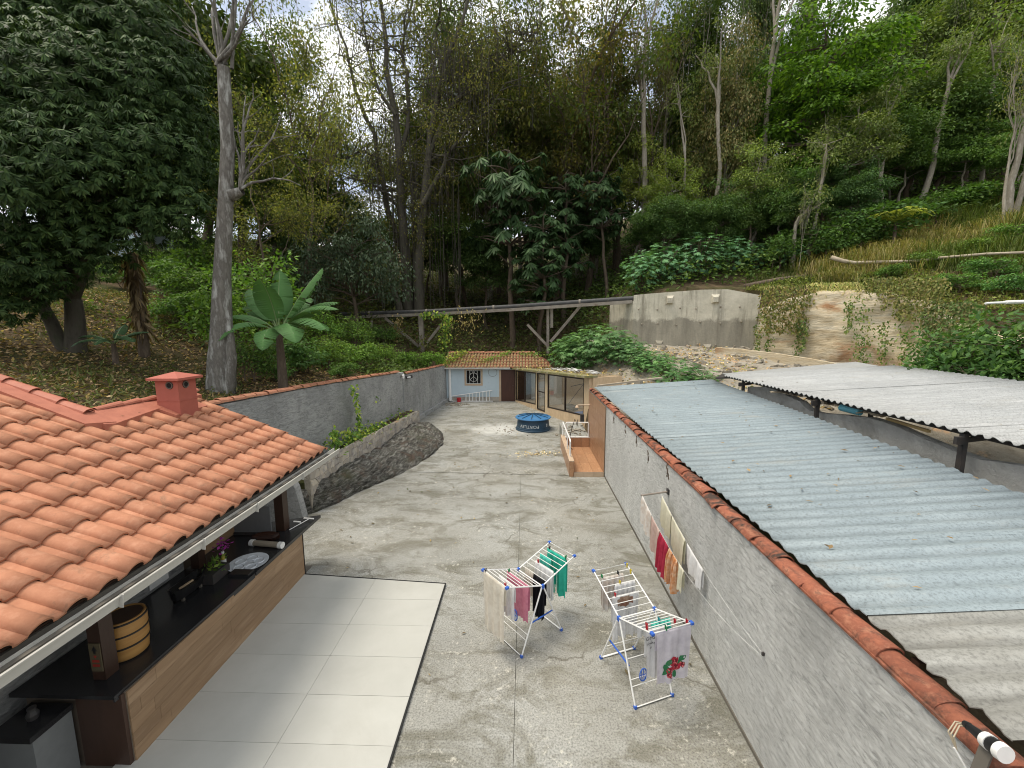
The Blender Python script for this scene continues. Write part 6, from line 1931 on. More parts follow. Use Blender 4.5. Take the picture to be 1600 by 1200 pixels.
PROTO = {}
def ordn(t, k): return t.format(('first', 'second', 'third', 'fourth', 'fifth', 'sixth', 'seventh', 'eighth', 'ninth', 'tenth', 'eleventh', 'twelfth', 'thirteenth', 'fourteenth', 'fifteenth', 'sixteenth', 'seventeenth', 'eighteenth')[k])
G0 = ((.050, .078, .024), (.040, .066, .022), (.066, .092, .030))
PROTO['dense1'] = (*broad_tree(101, 12, .20, (0, 0, 8.2, 3.4, 3.4, 3.8), 66, 1.05, 260, .27, .13, G0), 12)
PROTO['dense2'] = (*broad_tree(102, 12, .17, (.3, 0, 7.6, 2.8, 2.8, 4.3), 66, .95, 250, .25, .12, G0, droop=.7), 12)
PROTO['dense3'] = (*broad_tree(103, 12, .16, (-.2, .1, 8.6, 2.4, 2.4, 3.3), 50, .9, 240, .28, .13, G0, droop=.3, flat=.5), 12)
PROTO['layer'] = (*broad_tree(104, 10, .15, (0, 0, 6.6, 3.6, 3.2, 3.0), 48, 1.2, 250, .28, .14, G0, droop=.25, flat=.30, bark='bark_pale'), 10)
PROTO['olive1'] = (*broad_tree(105, 11, .13, (0, 0, 7.8, 2.3, 2.3, 3.1), 46, .75, 170, .20, .09, G0, droop=.6, bark='bark_pale', twigs=2), 11)
PROTO['wisp1'] = (*forked_tree(106, 16, .17, 3, (6, 4, 3), .65, .4, .5, 46, .22, .08, .8, G0, bark='bark_pale', vines=60), 16)
PROTO['wisp2'] = (*forked_tree(107, 16, .20, 3, (7, 4, 3), .8, .35, .5, 34, .20, .07, .75, G0, bark='bark_brown', gn=.13), 16)
PROTO['wisp3'] = (*forked_tree(108, 18, .15, 3, (6, 4, 3), .55, .55, .45, 50, .22, .08, .75, G0, bark='bark_pale', vines=40), 18)
PROTO['twiggy'] = (*forked_tree(109, 14, .12, 3, (8, 6, 5), .6, .25, .5, 9, .13, .055, .4, ((.10, .095, .045), (.075, .08, .03)), bark='bark_brown', up=.2), 14)
PROTO['bare'] = (*forked_tree(110, 9, .10, 3, (5, 4, 3), .5, .3, .55, 3, .10, .05, .3, ((.15, .17, .04),), bark='bark_pale', up=.22), 9)
PROTO['yellowy'] = (*forked_tree(111, 14, .14, 3, (7, 5, 4), .85, .3, .55, 17, .18, .08, .55, ((.115, .13, .035), (.145, .145, .04), (.075, .095, .03)), bark='bark_brown', up=.06, gn=.13), 14)
PROTO['fine'] = (*broad_tree(112, 12, .2, (0, 0, 8.5, 4.2, 4.0, 3.2), 100, 1.0, 260, .19, .055, ((.055, .068, .024), (.075, .078, .03)), droop=.4, bark='bark_brown', twigs=2), 12)
PROTO['drape'] = (*broad_tree(113, 14, .15, (0, 0, 8, 1.3, 1.3, 6.2), 60, .8, 190, .2, .075, ((.075, .078, .030), (.10, .085, .035), (.05, .065, .022)), droop=1.6, bark='bark_pale', flat=1.3, trunk_top=.97), 14)
PROTO['shrub1'] = (*broad_tree(114, 3, .04, (0, 0, 1.4, 1.3, 1.3, 1.15), 34, .45, 75, .15, .075, ((.06, .10, .03), (.045, .08, .025), (.08, .12, .03)), droop=.4, trunks=3), 2.6)
PROTO['shrub2'] = (*broad_tree(115, 3, .03, (0, 0, 1.2, 1.6, 1.3, .9), 30, .5, 70, .20, .10, ((.05, .09, .03), (.07, .115, .035)), droop=.3, trunks=4, flat=.5), 2.2)
PROTO['round'] = (*broad_tree(116, 6, .12, (0, 0, 3.5, 2.5, 2.4, 2.7), 70, .75, 110, .19, .075, ((.042, .068, .042), (.06, .088, .056), (.05, .07, .04)), droop=.9, mat='leaf_gloss'), 6)
def bigleaf_tree(seed, H=9, cols=((.030, .060, .024), (.04, .075, .03), (.025, .05, .022)), L=.48, W=.12, nr=90, wid=(2.0, 2.0, 3.1), cz=5.6, per=15):
    rs = np.random.RandomState(seed); lv = Leaves(); wd = Wood()
    tp = curve(rs, (0, 0, 0), (rs.normal(0, .2), rs.normal(0, .2), H * .92), 12, .015)
    wd.tube(tp, np.linspace(.16, .04, 12), 8)
    for c in crown_points(rs, nr, (0, 0, cz), wid, .45, -.9):
        i = int(np.clip(np.searchsorted(tp[:, 2], c[2] - .7), 1, 11))
        q = curve(rs, tp[i], c, 5, .04, start=(c[0], c[1], .8)); wd.tube(q, np.linspace(.04, .018, 5), 4)
        for _ in range(2): rosette(lv, rs, c + rs.normal(0, .14, 3), unit(np.array([c[0] * .4, c[1] * .4, 1.0])), per, L, W, cols, .85)
    return wd.mesh('trunk', 'bark_brown'), lv.mesh('crown', 'leaf_gloss')
PROTO['bigleaf1'] = (*bigleaf_tree(120), 9)
PROTO['bigleaf2'] = (*bigleaf_tree(121, 9, wid=(2.5, 2.3, 2.6), cz=6.4, nr=84), 9)
def bright_tree(seed):
    rs = np.random.RandomState(seed); lv = Leaves(); wd = Wood()
    tp = curve(rs, (0, 0, 0), (.3, 0, 11), 12, .02); wd.tube(tp, np.linspace(.26, .05, 12), 8)
    cols = ((.068, .135, .018), (.05, .105, .016), (.095, .17, .024), (.038, .08, .014))
    for c in crown_points(rs, 78, (0, 0, 8.0), (3.6, 3.4, 5.0), .45, -.95):
        i = int(np.clip(np.searchsorted(tp[:, 2], c[2] - 1.2), 2, 11))
        wd.tube(curve(rs, tp[i], c, 6, .05, start=(c[0], c[1], 1)), np.linspace(.06, .012, 6), 4)
        n = rs.randint(170, 300); a = rs.uniform(0, 6.28, n); r = 1.25 * np.sqrt(rs.uniform(0, 1, n))
        P = c + np.stack([r * np.cos(a), r * np.sin(a), -.35 * r ** 2 + rs.normal(0, .14, n)], 1)
        D = unit(np.stack([np.cos(a), np.sin(a), np.full(n, -.5)], 1) + rs.normal(0, .35, (n, 3))); N = unit(np.array([0, 0, 1.]) + rs.normal(0, .25, (n, 3)))
        lv.leaves(P, D, N, rs.uniform(.14, .27, n), rs.uniform(.10, .18, n), tones(rs, cols, n, .2), n6=True)
    return wd.mesh('trunk', 'bark_brown'), lv.mesh('crown', 'leaf_thin')
PROTO['bright'] = (*bright_tree(130), 12.2)
def palmate(lv, rs, P, N, size, cols, lobes=7):
    """star shaped castor leaves"""
    n = len(P); N = unit(N); a = unit(np.cross(N, rs.normal(0, 1, (n, 3)))); b = np.cross(N, a)
    ang = np.linspace(0, 2 * math.pi, lobes * 2, endpoint=False)
    rad = np.where(np.arange(lobes * 2) % 2 == 0, 1.0, .42) * (1 - .25 * (np.cos(ang) < -.6))
    S = np.asarray(size)[:, None, None]
    ring = P[:, None] + S * rad[None, :, None] * (np.cos(ang)[None, :, None] * a[:, None] + np.sin(ang)[None, :, None] * b[:, None]) - N[:, None] * S * (.22 * rad[None, :, None] ** 2)
    V = np.concatenate([P[:, None], ring], 1)
    m = lobes * 2 + 1
    k = np.arange(n)[:, None] * m
    F = np.concatenate([k + [0, 1 + i, 1 + (i + 1) % (lobes * 2)] for i in range(lobes * 2)])
    lv.add(V.reshape(-1, 3), F, np.repeat(tones(rs, cols, n, .25), m, 0))
def castor(seed, R_=1.6, H=2.4, n=420, size=.24):
    rs = np.random.RandomState(seed); lv = Leaves(); wd = Wood()
    d = unit(rs.normal(0, 1, (n, 3)) * [1, 1, .8] + [0, 0, .25]); P = d * np.array([R_, R_ * .9, H * .55]) * rs.uniform(.55, 1.05, (n, 1)) + [0, 0, H * .55]
    P = P[P[:, 2] > .15]
    palmate(lv, rs, P, unit(P - [0, 0, H * .3]) + [0, 0, .9] + rs.normal(0, .3, P.shape), size * rs.uniform(.6, 1.25, len(P)), ((.065, .125, .055), (.05, .10, .045), (.085, .15, .065)))
    for k in range(14):
        q = P[rs.randint(len(P))]; wd.tube(curve(rs, (rs.normal(0, .1), rs.normal(0, .1), 0), q, 6, .06, start=(0, 0, 1)), np.linspace(.035, .012, 6), 4)
    return wd.mesh('trunk', 'bark_brown'), lv.mesh('crown', 'leaf')
PROTO['castor1'] = (*castor(140, 1.6, 2.4, 640, .19), 2.6)
PROTO['castor2'] = (*castor(141, 1.3, 1.9, 360, .16), 2.1)

def plant(kind, x, y, h, label, cat='tree', name='broadleaf_tree', w=1.0, rot=None, tint=(1, 1, 1), group=None, lean=(0, 0), sink=.1, z=None):
    tm, cm, H0 = PROTO[kind]
    s = h / H0
    z = float(ground(np.array([x]), np.array([y]))[0]) - sink if z is None else z
    t = thing(name, (x, y, z), label, cat, group)
    t.scale = (s * w, s * w, s); t.rotation_euler = (lean[0], lean[1], random.uniform(0, 6.28) if rot is None else rot)
    a = link('trunk', tm, t); b = link('crown', cm, t)
    b.color = (*tint, 1)
    return t

def plant_px(kind, px, py, Y, top, label, **kw):
    """stands where the sight line of a photo pixel meets the surveyed distance Y; top = pixel row of its top"""
    x = site(px, py, Y)[0]; z = float(ground(np.array([x]), np.array([Y]))[0])
    h = site(px, top, Y)[2] - z
    return plant(kind, x, Y, max(h, .6), label, **kw)

# ---- the mango tree on the left
def mango():
    rs = np.random.RandomState(200); lv = Leaves(); wd = Wood()
    b = site(118, 545, 12.4); base = np.array([b[0], b[1], float(ground(np.array([b[0]]), np.array([b[1]]))[0]) - .1])
    cols = ((.024, .048, .016), (.033, .062, .020), (.018, .037, .013), (.046, .078, .026))
    lumps = [(30, 60, 12.0, 2.0), (120, 30, 12.2, 1.9), (215, 70, 12.2, 1.6), (245, 150, 11.8, 1.45), (130, 150, 11.0, 1.9), (30, 190, 11.0, 2.0), (-40, 110, 12, 2.2), (235, 240, 11.3, 1.5), (150, 255, 10.6, 1.6), (60, 290, 10.4, 1.7), (-40, 290, 10.6, 1.8),
             (285, 330, 11.4, 1.05), (230, 345, 11.2, .95), (150, 370, 11.0, 1.1), (60, 400, 10.8, 1.3), (-20, 410, 10.8, 1.4), (20, 465, 11.0, .85), (180, -40, 12.8, 2.0), (60, -60, 12.8, 2.3), (290, 200, 12.6, .95), (275, 110, 12.9, 1.0), (-60, 0, 12.6, 2.2), (-60, 480, 11.2, .9), (300, 275, 12.0, .8)]
    fork = base + np.array([.15, 0, 1.7])
    wd.tube(curve(rs, base, fork, 6, .02), np.linspace(.28, .20, 6), 10)
    wd.tube(curve(rs, base + [-.25, 0, .0], base + np.array([-1.0, -.2, 2.4]), 6, .03), np.linspace(.19, .12, 6), 8)
    for px, py, Y, r in lumps:
        c = site(px, py, Y)
        wd.tube(curve(rs, fork, c, 8, .04, start=(0, 0, 1)), np.linspace(.16, .04, 8), 5)
        n = int(470 * r * r / 2)
        for k in range(n):
            d = unit(rs.normal(0, 1, 3) + [0, -.25, .15]); 
            p = c + d * r * np.array([1, 1, .85]) * rs.uniform(.72, 1.04)
            if k % 3 == 0: p = c + d * r * rs.uniform(.2, .8)
            rosette(lv, rs, p, unit(d + [0, 0, .35]), rs.randint(9, 15), .175, .038, cols, .85)
    t = thing('mango_tree', base, 'big dark mango tree with drooping glossy leaves filling the upper left corner', 'tree')
    org = np.array(base)
    a = wd.mesh('trunk', 'bark_dark'); a.transform(Matrix.Translation(-Vector(org))); link('trunk', a, t)
    c = lv.mesh('crown', 'leaf_gloss'); c.transform(Matrix.Translation(-Vector(org))); link('crown', c, t)
mango()

# ---- the tall lopped trunk beside it
def lopped():
    rs = np.random.RandomState(210); wd = Wood(); lv = Leaves(); Y = 11.2
    b = site(346, 600, Y); base = np.array([b[0], b[1], float(ground(np.array([b[0]]), np.array([b[1]]))[0]) - .15])
    pts = [base] + [site(px, py, Y) for px, py in ((346, 520), (347, 430), (352, 330), (356, 230), (352, 160), (349, 105))]
    wd.tube(pts, [.36, .27, .21, .18, .16, .15, .14], 12)
    wd.tube([base + [-.20, -.1, 0], site(335, 560, Y - .1), site(340, 480, Y)], [.20, .17, .10], 8)
    wd.tube([base + [.24, -.1, 0], site(362, 560, Y - .1), site(354, 470, Y)], [.17, .13, .08], 8)
    head = np.array(pts[-1])
    for px, py, dy in ((300, 10, .6), (322, -40, -.3), (335, -90, .3), (350, -120, .1), (362, -60, -.5), (375, -90, .7), (390, 30, -.8), (410, -20, .4), (285, 40, -.5), (345, -60, .9)):
        e = site(px, py, Y + dy); q = curve(rs, head + rs.normal(0, .07, 3), e, 7, .035, start=(e[0] - head[0], 0, .8)); wd.tube(q, np.linspace(.045, .014, 7), 5)
        for k in range(3):
            s = q[rs.randint(2, 6)]; f = s + unit(e - head + rs.normal(0, .5, 3)) * rs.uniform(.5, 1.2); wd.tube(curve(rs, s, f, 5, .05), np.linspace(.016, .006, 5), 4)
    k0 = site(364, 305, Y); wd.tube([site(356, 300, Y), k0, site(378, 298, Y)], [.13, .16, .10], 8)
    for px, py, dy in ((372, 190, .1), (384, 150, -.3), (395, 130, .2), (405, 200, .5), (420, 240, -.2), (378, 230, .4), (440, 180, .3), (470, 290, 0), (360, 180, .6)):
        e = site(px, py, Y + dy); q = curve(rs, site(375, 296, Y), e, 7, .05, start=(.3, 0, .8)); wd.tube(q, np.linspace(.04, .010, 7), 5)
        for k in range(2):
            s = q[rs.randint(2, 6)]; f = s + unit(np.array([rs.normal(.3, .6), rs.normal(0, .5), .6])) * rs.uniform(.3, .9); wd.tube(curve(rs, s, f, 5, .06), np.linspace(.013, .005, 5), 4)
            clump(lv, rs, f, .12, 4, .09, .045, ((.14, .17, .04),))
    for px, py in ((345, 245), (352, 250), (340, 260)):
        clump(lv, rs, site(px + 10, py, Y + .4), .3, 25, .12, .06, ((.11, .16, .03), (.16, .19, .04)))
    t = thing('lopped_tree', base, 'tall lichen grey trunk with lopped head and bare upright sprouts right of the mango', 'tree')
    for nm, me in (('trunk', wd.mesh('trunk', 'bark_grey')), ('crown', lv.mesh('crown', 'leaf_thin'))):
        me.transform(Matrix.Translation(-Vector(base))); link(nm, me, t)
lopped()

# ---- banana plants
def banana_leaf(base, dirh, L, W, rise, droop, seed, tone, torn=.35):
    """a stalk, then a long blade on an arched midrib, torn along the veins"""
    rs = np.random.RandomState(seed); n = 26
    dirh = unit(np.array([dirh[0], dirh[1], 0.0])); side = np.array([-dirh[1], dirh[0], 0])
    t = np.linspace(0, 1, n)
    e0 = math.atan(rise); el = e0 - droop * 1.7 * t ** 1.6
    step = L / (n - 1)
    mid = np.array(base) + np.concatenate([[[0, 0, 0]], np.cumsum(np.stack([np.cos(el[:-1])[:, None] * dirh * step + np.sin(el[:-1])[:, None] * np.array([0, 0, step])], 0)[0], 0)])
    w = W * np.clip(np.sin(math.pi * np.clip((t - .20) / .80, 0, 1) ** .8), 0, 1) ** .55
    nrm_ = np.stack([-np.sin(el)[:, None] * dirh + np.cos(el)[:, None] * np.array([0, 0, 1.0])], 0)[0]
    V = [mid[i] for i in range(n)]; T = [np.array(tone) * 1.5] * n; F = []
    for s in (-1, 1):
        tear = 0.0
        for i in range(n - 1):
            if t[i] < .20: continue
            if rs.rand() < torn: tear = rs.uniform(.0, .16)
            fold = .30 + .3 * tear + .5 * max(0, t[i] - .5) * rs.rand()
            o0 = mid[i] + side * s * w[i] * .95 - nrm_[i] * fold * w[i] + dirh * (.12 * w[i] + (tear * w[i] * .8 if tear else 0))
            o1 = mid[i + 1] + side * s * w[i + 1] * .95 - nrm_[i + 1] * fold * w[i + 1] + dirh * .12 * w[i + 1]
            k = len(V); V += [o0, o1]; tt = np.array(tone) * rs.uniform(.82, 1.12); T += [tt, tt]
            if rs.rand() > .05: F.append((i, i + 1, k + 1, k) if s > 0 else (i, k, k + 1, i + 1))
    return np.array(V), F, np.array(T), mid
def banana(name, label, base, stem_h, leaves, seed, stem_r=.12, tone=(.045, .10, .035), dry=0):
    base = np.array(base, float); t = thing(name, base, label, 'banana plant')
    top = base + np.array([0, 0, stem_h])
    MB().tube([base, base + [0, 0, stem_h * .5], top + [0, 0, .1]], [stem_r, stem_r * .85, stem_r * .55], 10).build('trunk', MT['bark_brown'], t, True)
    for k, (dx, dy, L, rise, droop) in enumerate(leaves):
        tn = tuple(c * f for c, f in zip(tone, (1, 1, 1)))
        if dry and k >= len(leaves) - dry: tn = (.20, .15, .04)
        V, F, T, mid = banana_leaf(top, (dx, dy), L, .38 * (L / 2.0), rise, droop, seed + k, tn)
        me = raw_mesh('leaf', V - base, F, MT['leaf_gloss'], tone=T); lf = link('leaf', me, t)
        ORG[lf] = base
        wdm = MB().tube(mid[::3] - np.array([0, 0, .006]), np.linspace(.022, .006, len(mid[::3])), 5).build('midrib', BANRIB, lf, True)
BANRIB = plain('banana midrib', (.20, .28, .12), .5)
bb = site(436, 520, 12.3)
gz_ = float(ground(np.array([bb[0]]), np.array([bb[1]]))[0])
banana('banana_plant', 'green banana plant with broad torn leaves rising behind the left wall', (bb[0], bb[1], gz_ - .1), max(.8, bb[2] - gz_ + .1),
       [(-.15, .6, 2.0, 6.0, .16), (.80, .4, 2.4, 1.9, .16), (-.8, .5, 2.2, 1.5, .45), (1.0, .55, 2.1, 1.2, .62), (.95, -.15, 2.3, .95, .72), (-1.0, -.1, 2.0, .95, 1.05), (-.95, .6, 2.2, 1.0, .55), (1.0, -.45, 2.3, .6, .85), (.75, -.8, 2.1, .5, 1.0), (.25, -.95, 1.8, .35, 1.05), (.3, .95, 1.8, 1.6, .5), (-.55, -.85, 1.9, .6, 1.1), (.1, -.4, 2.0, 2.6, .55)], 300, stem_r=.15)
b2 = site(175, 520, 12.0); g2 = float(ground(np.array([b2[0]]), np.array([b2[1]]))[0])
banana('banana_plant', 'small dark young banana plant in the shade under the mango tree', (b2[0], b2[1], g2 - .1), .75,
       [(-.9, -.2, 1.0, .8, .8), (.9, -.3, 1.1, .7, .9), (.3, -.9, .9, .6, .9), (-.2, .7, .9, 1.5, .4), (.9, .4, 1.0, .9, .6), (-.8, -.7, 1.0, .5, .9)], 340, .09, tone=(.03, .06, .028))
def dead_banana():
    rs = np.random.RandomState(350); b = site(224, 540, 13.2); g = float(ground(np.array([b[0]]), np.array([b[1]]))[0]); base = np.array([b[0], b[1], g - .1])
    t = thing('dead_banana_stem', base, 'dead banana stem hung with dry brown leaf rags left of the lopped trunk', 'dead plant')
    MB().tube([base, base + [0.05, 0, 1.6], base + [.0, 0, 3.4]], [.16, .13, .09], 8).build('trunk', MT['bark_brown'], t, True)
    lv = Leaves(); n = 420
    z = rs.uniform(.9, 3.5, n); a = rs.uniform(0, 6.28, n)
    P = base + np.stack([.13 * np.cos(a), .13 * np.sin(a), z], 1)
    D = np.stack([np.cos(a) * .35, np.sin(a) * .35, np.full(n, -1.0)], 1) + rs.normal(0, .25, (n, 3)); N = np.stack([np.cos(a), np.sin(a), np.full(n, .3)], 1)
    lv.leaves(P, D, N, rs.uniform(.25, .7, n), rs.uniform(.04, .11, n), tones(rs, ((.085, .06, .035), (.05, .036, .02), (.14, .11, .07)), n))
    me = lv.mesh('dry_leaves', 'leaf'); me.transform(Matrix.Translation(-Vector(base))); link('dry_leaves', me, t)
dead_banana()

# ---- the big many stemmed tree in the middle, hung with lianas
def fig_tree():
    rs = np.random.RandomState(220); wd = Wood(); lv = Leaves(); Y = 34
    b = site(648, 478, Y); base = np.array([b[0], b[1], float(ground(np.array([b[0]]), np.array([b[1]]))[0]) - .3])
    cols = ((.075, .085, .03), (.10, .10, .032), (.06, .075, .026), (.13, .12, .04))
    def path(pp, r0, r1, dy=0, seg=8, n=None):
        pts = np.array([site(px, py, Y + dy + k * .0) for k, (px, py) in enumerate(pp)])
        # smooth
        t = np.linspace(0, len(pts) - 1, (len(pts) - 1) * 4 + 1); q = np.stack([np.interp(t, np.arange(len(pts)), pts[:, i]) for i in range(3)], 1)
        q[1:-1] = (q[:-2] + 2 * q[1:-1] + q[2:]) / 4 + rs.normal(0, .05, q[1:-1].shape)
        wd.tube(q, np.linspace(r0, r1, len(q)), seg); return q
    limbs = []
    limbs.append(path([(640, 485), (632, 400), (628, 330), (625, 250), (618, 180), (603, 110), (600, 40), (585, -60)], 0.465, 0.092, 0))
    limbs.append(path([(655, 485), (655, 400), (660, 330), (668, 260), (675, 190), (690, 120), (720, 40), (740, -60)], 0.434, 0.084, -.5))
    limbs.append(path([(625, 485), (612, 440), (608, 395), (592, 365), (560, 345), (525, 335), (480, 330), (430, 320)], 0.279, 0.034, -1.0, 6))
    limbs.append(path([(632, 400), (605, 330), (595, 270), (585, 210), (560, 160), (545, 90), (520, 20), (500, -60)], 0.260, 0.050, .8, 6))
    limbs.append(path([(625, 250), (640, 180), (635, 110), (625, 80), (640, 20), (660, -60)], 0.198, 0.050, .3, 6))
    limbs.append(path([(668, 250), (700, 170), (735, 135), (770, 105), (800, 80), (840, 50)], 0.217, 0.034, -.6, 6))
    limbs.append(path([(590, 245), (565, 235), (535, 250), (505, 235), (480, 215)], 0.124, 0.025, .6, 5))
    limbs.append(path([(660, 320), (690, 265), (700, 240), (735, 195), (760, 180), (790, 130)], 0.186, 0.025, -1.2, 5))
    limbs.append(path([(628, 330), (600, 300), (585, 290), (560, 280), (545, 290)], 0.124, 0.021, .2, 5))
    limbs.append(path([(618, 180), (590, 140), (570, 60), (560, -40)], 0.161, 0.034, -.4, 5))
    limbs.append(path([(690, 120), (680, 60), (690, 0), (685, -60)], 0.149, 0.042, .5, 5))
    limbs.append(path([(648, 485), (644, 430), (648, 370), (645, 310), (650, 250)], 0.310, 0.126, .9, 7))
    pts = np.concatenate([q[3:] for q in limbs] + [limbs[k][6:] for k in (1, 5, 5, 7, 10)])
    tips = []
    for k in range(430):
        s = pts[rs.randint(len(pts))]
        if s[2] < base[2] + 7: continue
        d = unit(np.array([rs.normal(0, 1), rs.normal(0, .8), rs.normal(.35, .5)])); Ln = rs.uniform(1.0, 3.6)
        q = curve(rs, s, s + d * Ln, 6, .07); wd.tube(q, np.linspace(.06, .014, 6), 4)
        for j in range(3):
            s2 = q[rs.randint(2, 6)]; e = s2 + unit(d + rs.normal(0, .8, 3)) * rs.uniform(.5, 1.4); wd.tube(curve(rs, s2, e, 4, .08), np.linspace(.018, .008, 4), 3); tips.append(e)
        tips.append(q[-1])
    for p in tips: clump(lv, rs, p, rs.uniform(.4, 1.0), rs.randint(8, 34), .20, .075, cols, .6, .8)
    hi = [p for p in tips if p[2] > base[2] + 12]
    idx = rs.choice(len(hi), min(120, len(hi)), replace=False)
    strands(wd, rs, [hi[i] for i in idx], rs.uniform(1.0, 4.5, len(idx)), .022)
    # lianas straight down to the ground and moss hung on the stems
    for k in range(46):
        p = site(rs.uniform(575, 720), rs.uniform(180, 330), Y + rs.uniform(-1.5, 1)); strands(wd, rs, [p], [p[2] - base[2] - rs.uniform(-.5, 4)], .03, .06)
    for px, py, n in ((700, 90, 34), (740, 110, 30), (690, 60, 24), (735, 70, 24)):
        c = site(px, py, Y - 1); strands(wd, rs, c + rs.normal(0, .8, (n, 3)) * [1, .6, .5], rs.uniform(1.5, 4.5, n), .022)
    low_ = [p for p in pts if p[2] < base[2] + 10]
    for k in range(330):
        p = low_[rs.randint(len(low_))] + rs.normal(0, .45, 3)
        clump(lv, rs, p, .38, 13, .18, .07, ((.085, .09, .03), (.11, .10, .035), (.06, .07, .022)), 1.2, 1.4)
    t = thing('liana_tree', base, 'huge many stemmed dark tree hung with lianas against the sky at the wood edge', 'tree')
    for nm, me in (('trunk', wd.mesh('trunk', 'bark_dark')), ('crown', lv.mesh('crown', 'leaf_thin'))):
        me.transform(Matrix.Translation(-Vector(base))); link(nm, me, t)
fig_tree()

# ---- the rest of the wood, each tree where it stands
plant_px('bigleaf1', 842, 540, 31, 318, 'dark tree with big drooping leaves in tiers just beyond the blue house', w=1.05)
plant_px('bigleaf2', 800, 520, 32, 205, 'taller dark big leaved tree behind the tiered one beyond the blue house', w=.85)
plant_px('bigleaf2', 948, 490, 34, 235, 'dark big leaved tree left above the retaining wall with a slanting trunk', w=.8, lean=(0, -.12))
plant_px('bigleaf1', 880, 490, 35, 255, 'dark big leaved tree standing between its two taller neighbours beyond the pipe', w=.95)
plant_px('round', 556, 470, 27, 330, 'rounded bluish dark bush tree above the left part of the pipe', w=1.05)
plant_px('dense2', 470, 470, 31, 300, 'dark leafy tree in the gap between banana plant and rounded bush', w=1.2, tint=(.7, .75, .75))
plant_px('dense1', 400, 470, 30, 210, 'dark leafy tree directly behind the banana plant', w=1.0, tint=(.75, .8, .75))
plant_px('yellowy', 470, 470, 26, 60, 'sparse yellow green tree with spreading twigs left of the liana tree', w=.95, name='sparse_tree')
plant_px('yellowy', 415, 480, 20, 195, 'lower yellow green twiggy tree next to the lopped trunk', w=1.1, name='sparse_tree')
plant_px('yellowy', 505, 470, 30, -40, 'tall sparse yellow green tree reaching over the top edge left of the sky gap', w=.8, name='sparse_tree', tint=(.85, .85, .8))
plant_px('fine', 880, 470, 42, 118, 'broad olive tree with a wide fine leaved dome right of the sky gap', w=.95, name='fine_leaved_tree')
plant_px('fine', 700, 480, 45, 235, 'low olive fine leaved tree filling in behind the liana tree', w=.9, name='fine_leaved_tree', tint=(.8, .85, .8))
plant_px('twiggy', 885, 470, 47, -30, 'slender twiggy brown tree standing alone in the sky gap', w=.75, name='twiggy_tree')
plant_px('twiggy', 1010, 440, 38, -60, 'pale stemmed tree with reddish twigs right of the sky gap', w=.8, name='twiggy_tree')
plant_px('twiggy', 960, 450, 44, 60, 'brown leaved twiggy tree at the right rim of the sky gap', w=.9, name='twiggy_tree', tint=(1.0, .95, .7))
plant_px('wisp2', 780, 470, 44, -40, 'wispy green tree left of the sky gap beyond the liana tree', w=.8, name='wispy_tree')
plant_px('wisp2', 1070, 420, 37, -90, 'wispy dark green tree with brown stem above the retaining wall', w=.7, name='wispy_tree', tint=(.85, .9, .85))
plant_px('drape', 1130, 420, 34, 40, 'trunk draped in brown and olive creepers above the retaining wall', w=1.1, name='creeper_clad_tree')
plant_px('drape', 1085, 430, 36, 110, 'creeper clad trunk left of the brown draped one', w=1.1, name='creeper_clad_tree', tint=(.8, .9, .7))
plant_px('wisp1', 1165, 400, 40, -140, 'tall pale trunked wispy tree left of the bright green tree', w=.7, name='wispy_tree')
plant_px('wisp3', 1225, 380, 44, -160, 'very tall pale straight trunk above the bright green tree', w=.6, name='wispy_tree')
plant_px('bright', 1258, 395, 34, 5, 'bright fresh green broad tree on the wooded slope', w=.92, name='bright_green_tree')
plant_px('olive1', 1320, 390, 31, 140, 'olive green tree right beside the bright green one', w=1.15, tint=(1.35, 1.2, 1.1))
plant_px('olive1', 1040, 430, 34, 250, 'small light green tree above the left half of the retaining wall', w=1.25, tint=(1.9, 1.7, 1.2))
plant_px('olive1', 1175, 425, 32, 220, 'small tree with pale whitish leaf tips below the bright green tree', w=1.2, tint=(1.9, 1.7, 1.5))
plant_px('olive1', 990, 440, 37, 215, 'small tree with a pale straw coloured top above the end of the pipe', w=1.0, tint=(2.2, 1.8, 1.3))
plant_px('dense3', 1240, 405, 29, 290, 'dark understorey tree beneath the bright green tree', w=1.3, tint=(.75, .9, .85))
plant_px('dense2', 1330, 385, 30, 250, 'dark bluish green tree above the fallen pale trunk', w=1.25, tint=(.7, .9, .95))
plant_px('layer', 1405, 330, 34, 190, 'layered dark green tree above the fern palm', w=1.1, tint=(.9, 1.05, .9))
plant_px('layer', 1500, 315, 33, 185, 'layered mid green tree above the tall dry grass', w=1.1, tint=(1.0, 1.2, .9))
plant_px('layer', 1590, 310, 30, 180, 'layered tree at the right picture edge behind the twin pale trunk', w=1.1, tint=(1.0, 1.25, 1.0))
plant_px('wisp3', 1445, 300, 38, -120, 'leaning pale trunk with forked top on the right slope', w=.7, name='wispy_tree', lean=(0, .16), rot=.4)
plant_px('wisp3', 1395, 320, 37, -60, 'slim pale leaning trunk left of the forked leaning one', w=.6, name='wispy_tree', lean=(0, .14), rot=2.0, tint=(.9, .95, .9))
plant_px('wisp1', 1520, 290, 40, -200, 'tall wispy olive tree at the top right of the slope', w=.8, name='wispy_tree', tint=(1.15, 1.1, 1))
plant_px('bare', 1572, 325, 26, 60, 'twin pale bare trunk at the right edge on the grass slope', w=.9, name='bare_tree', lean=(0, .10), rot=1.0)
plant_px('bare', 1250, 400, 27, 300, 'thin bare sapling left of the dark trees above the rock', w=.35, name='bare_tree')
plant_px('bare', 1268, 395, 28.5, 215, 'thin pale bare stem behind the sapling above the rock', w=.3, name='bare_tree', lean=(0, .05))
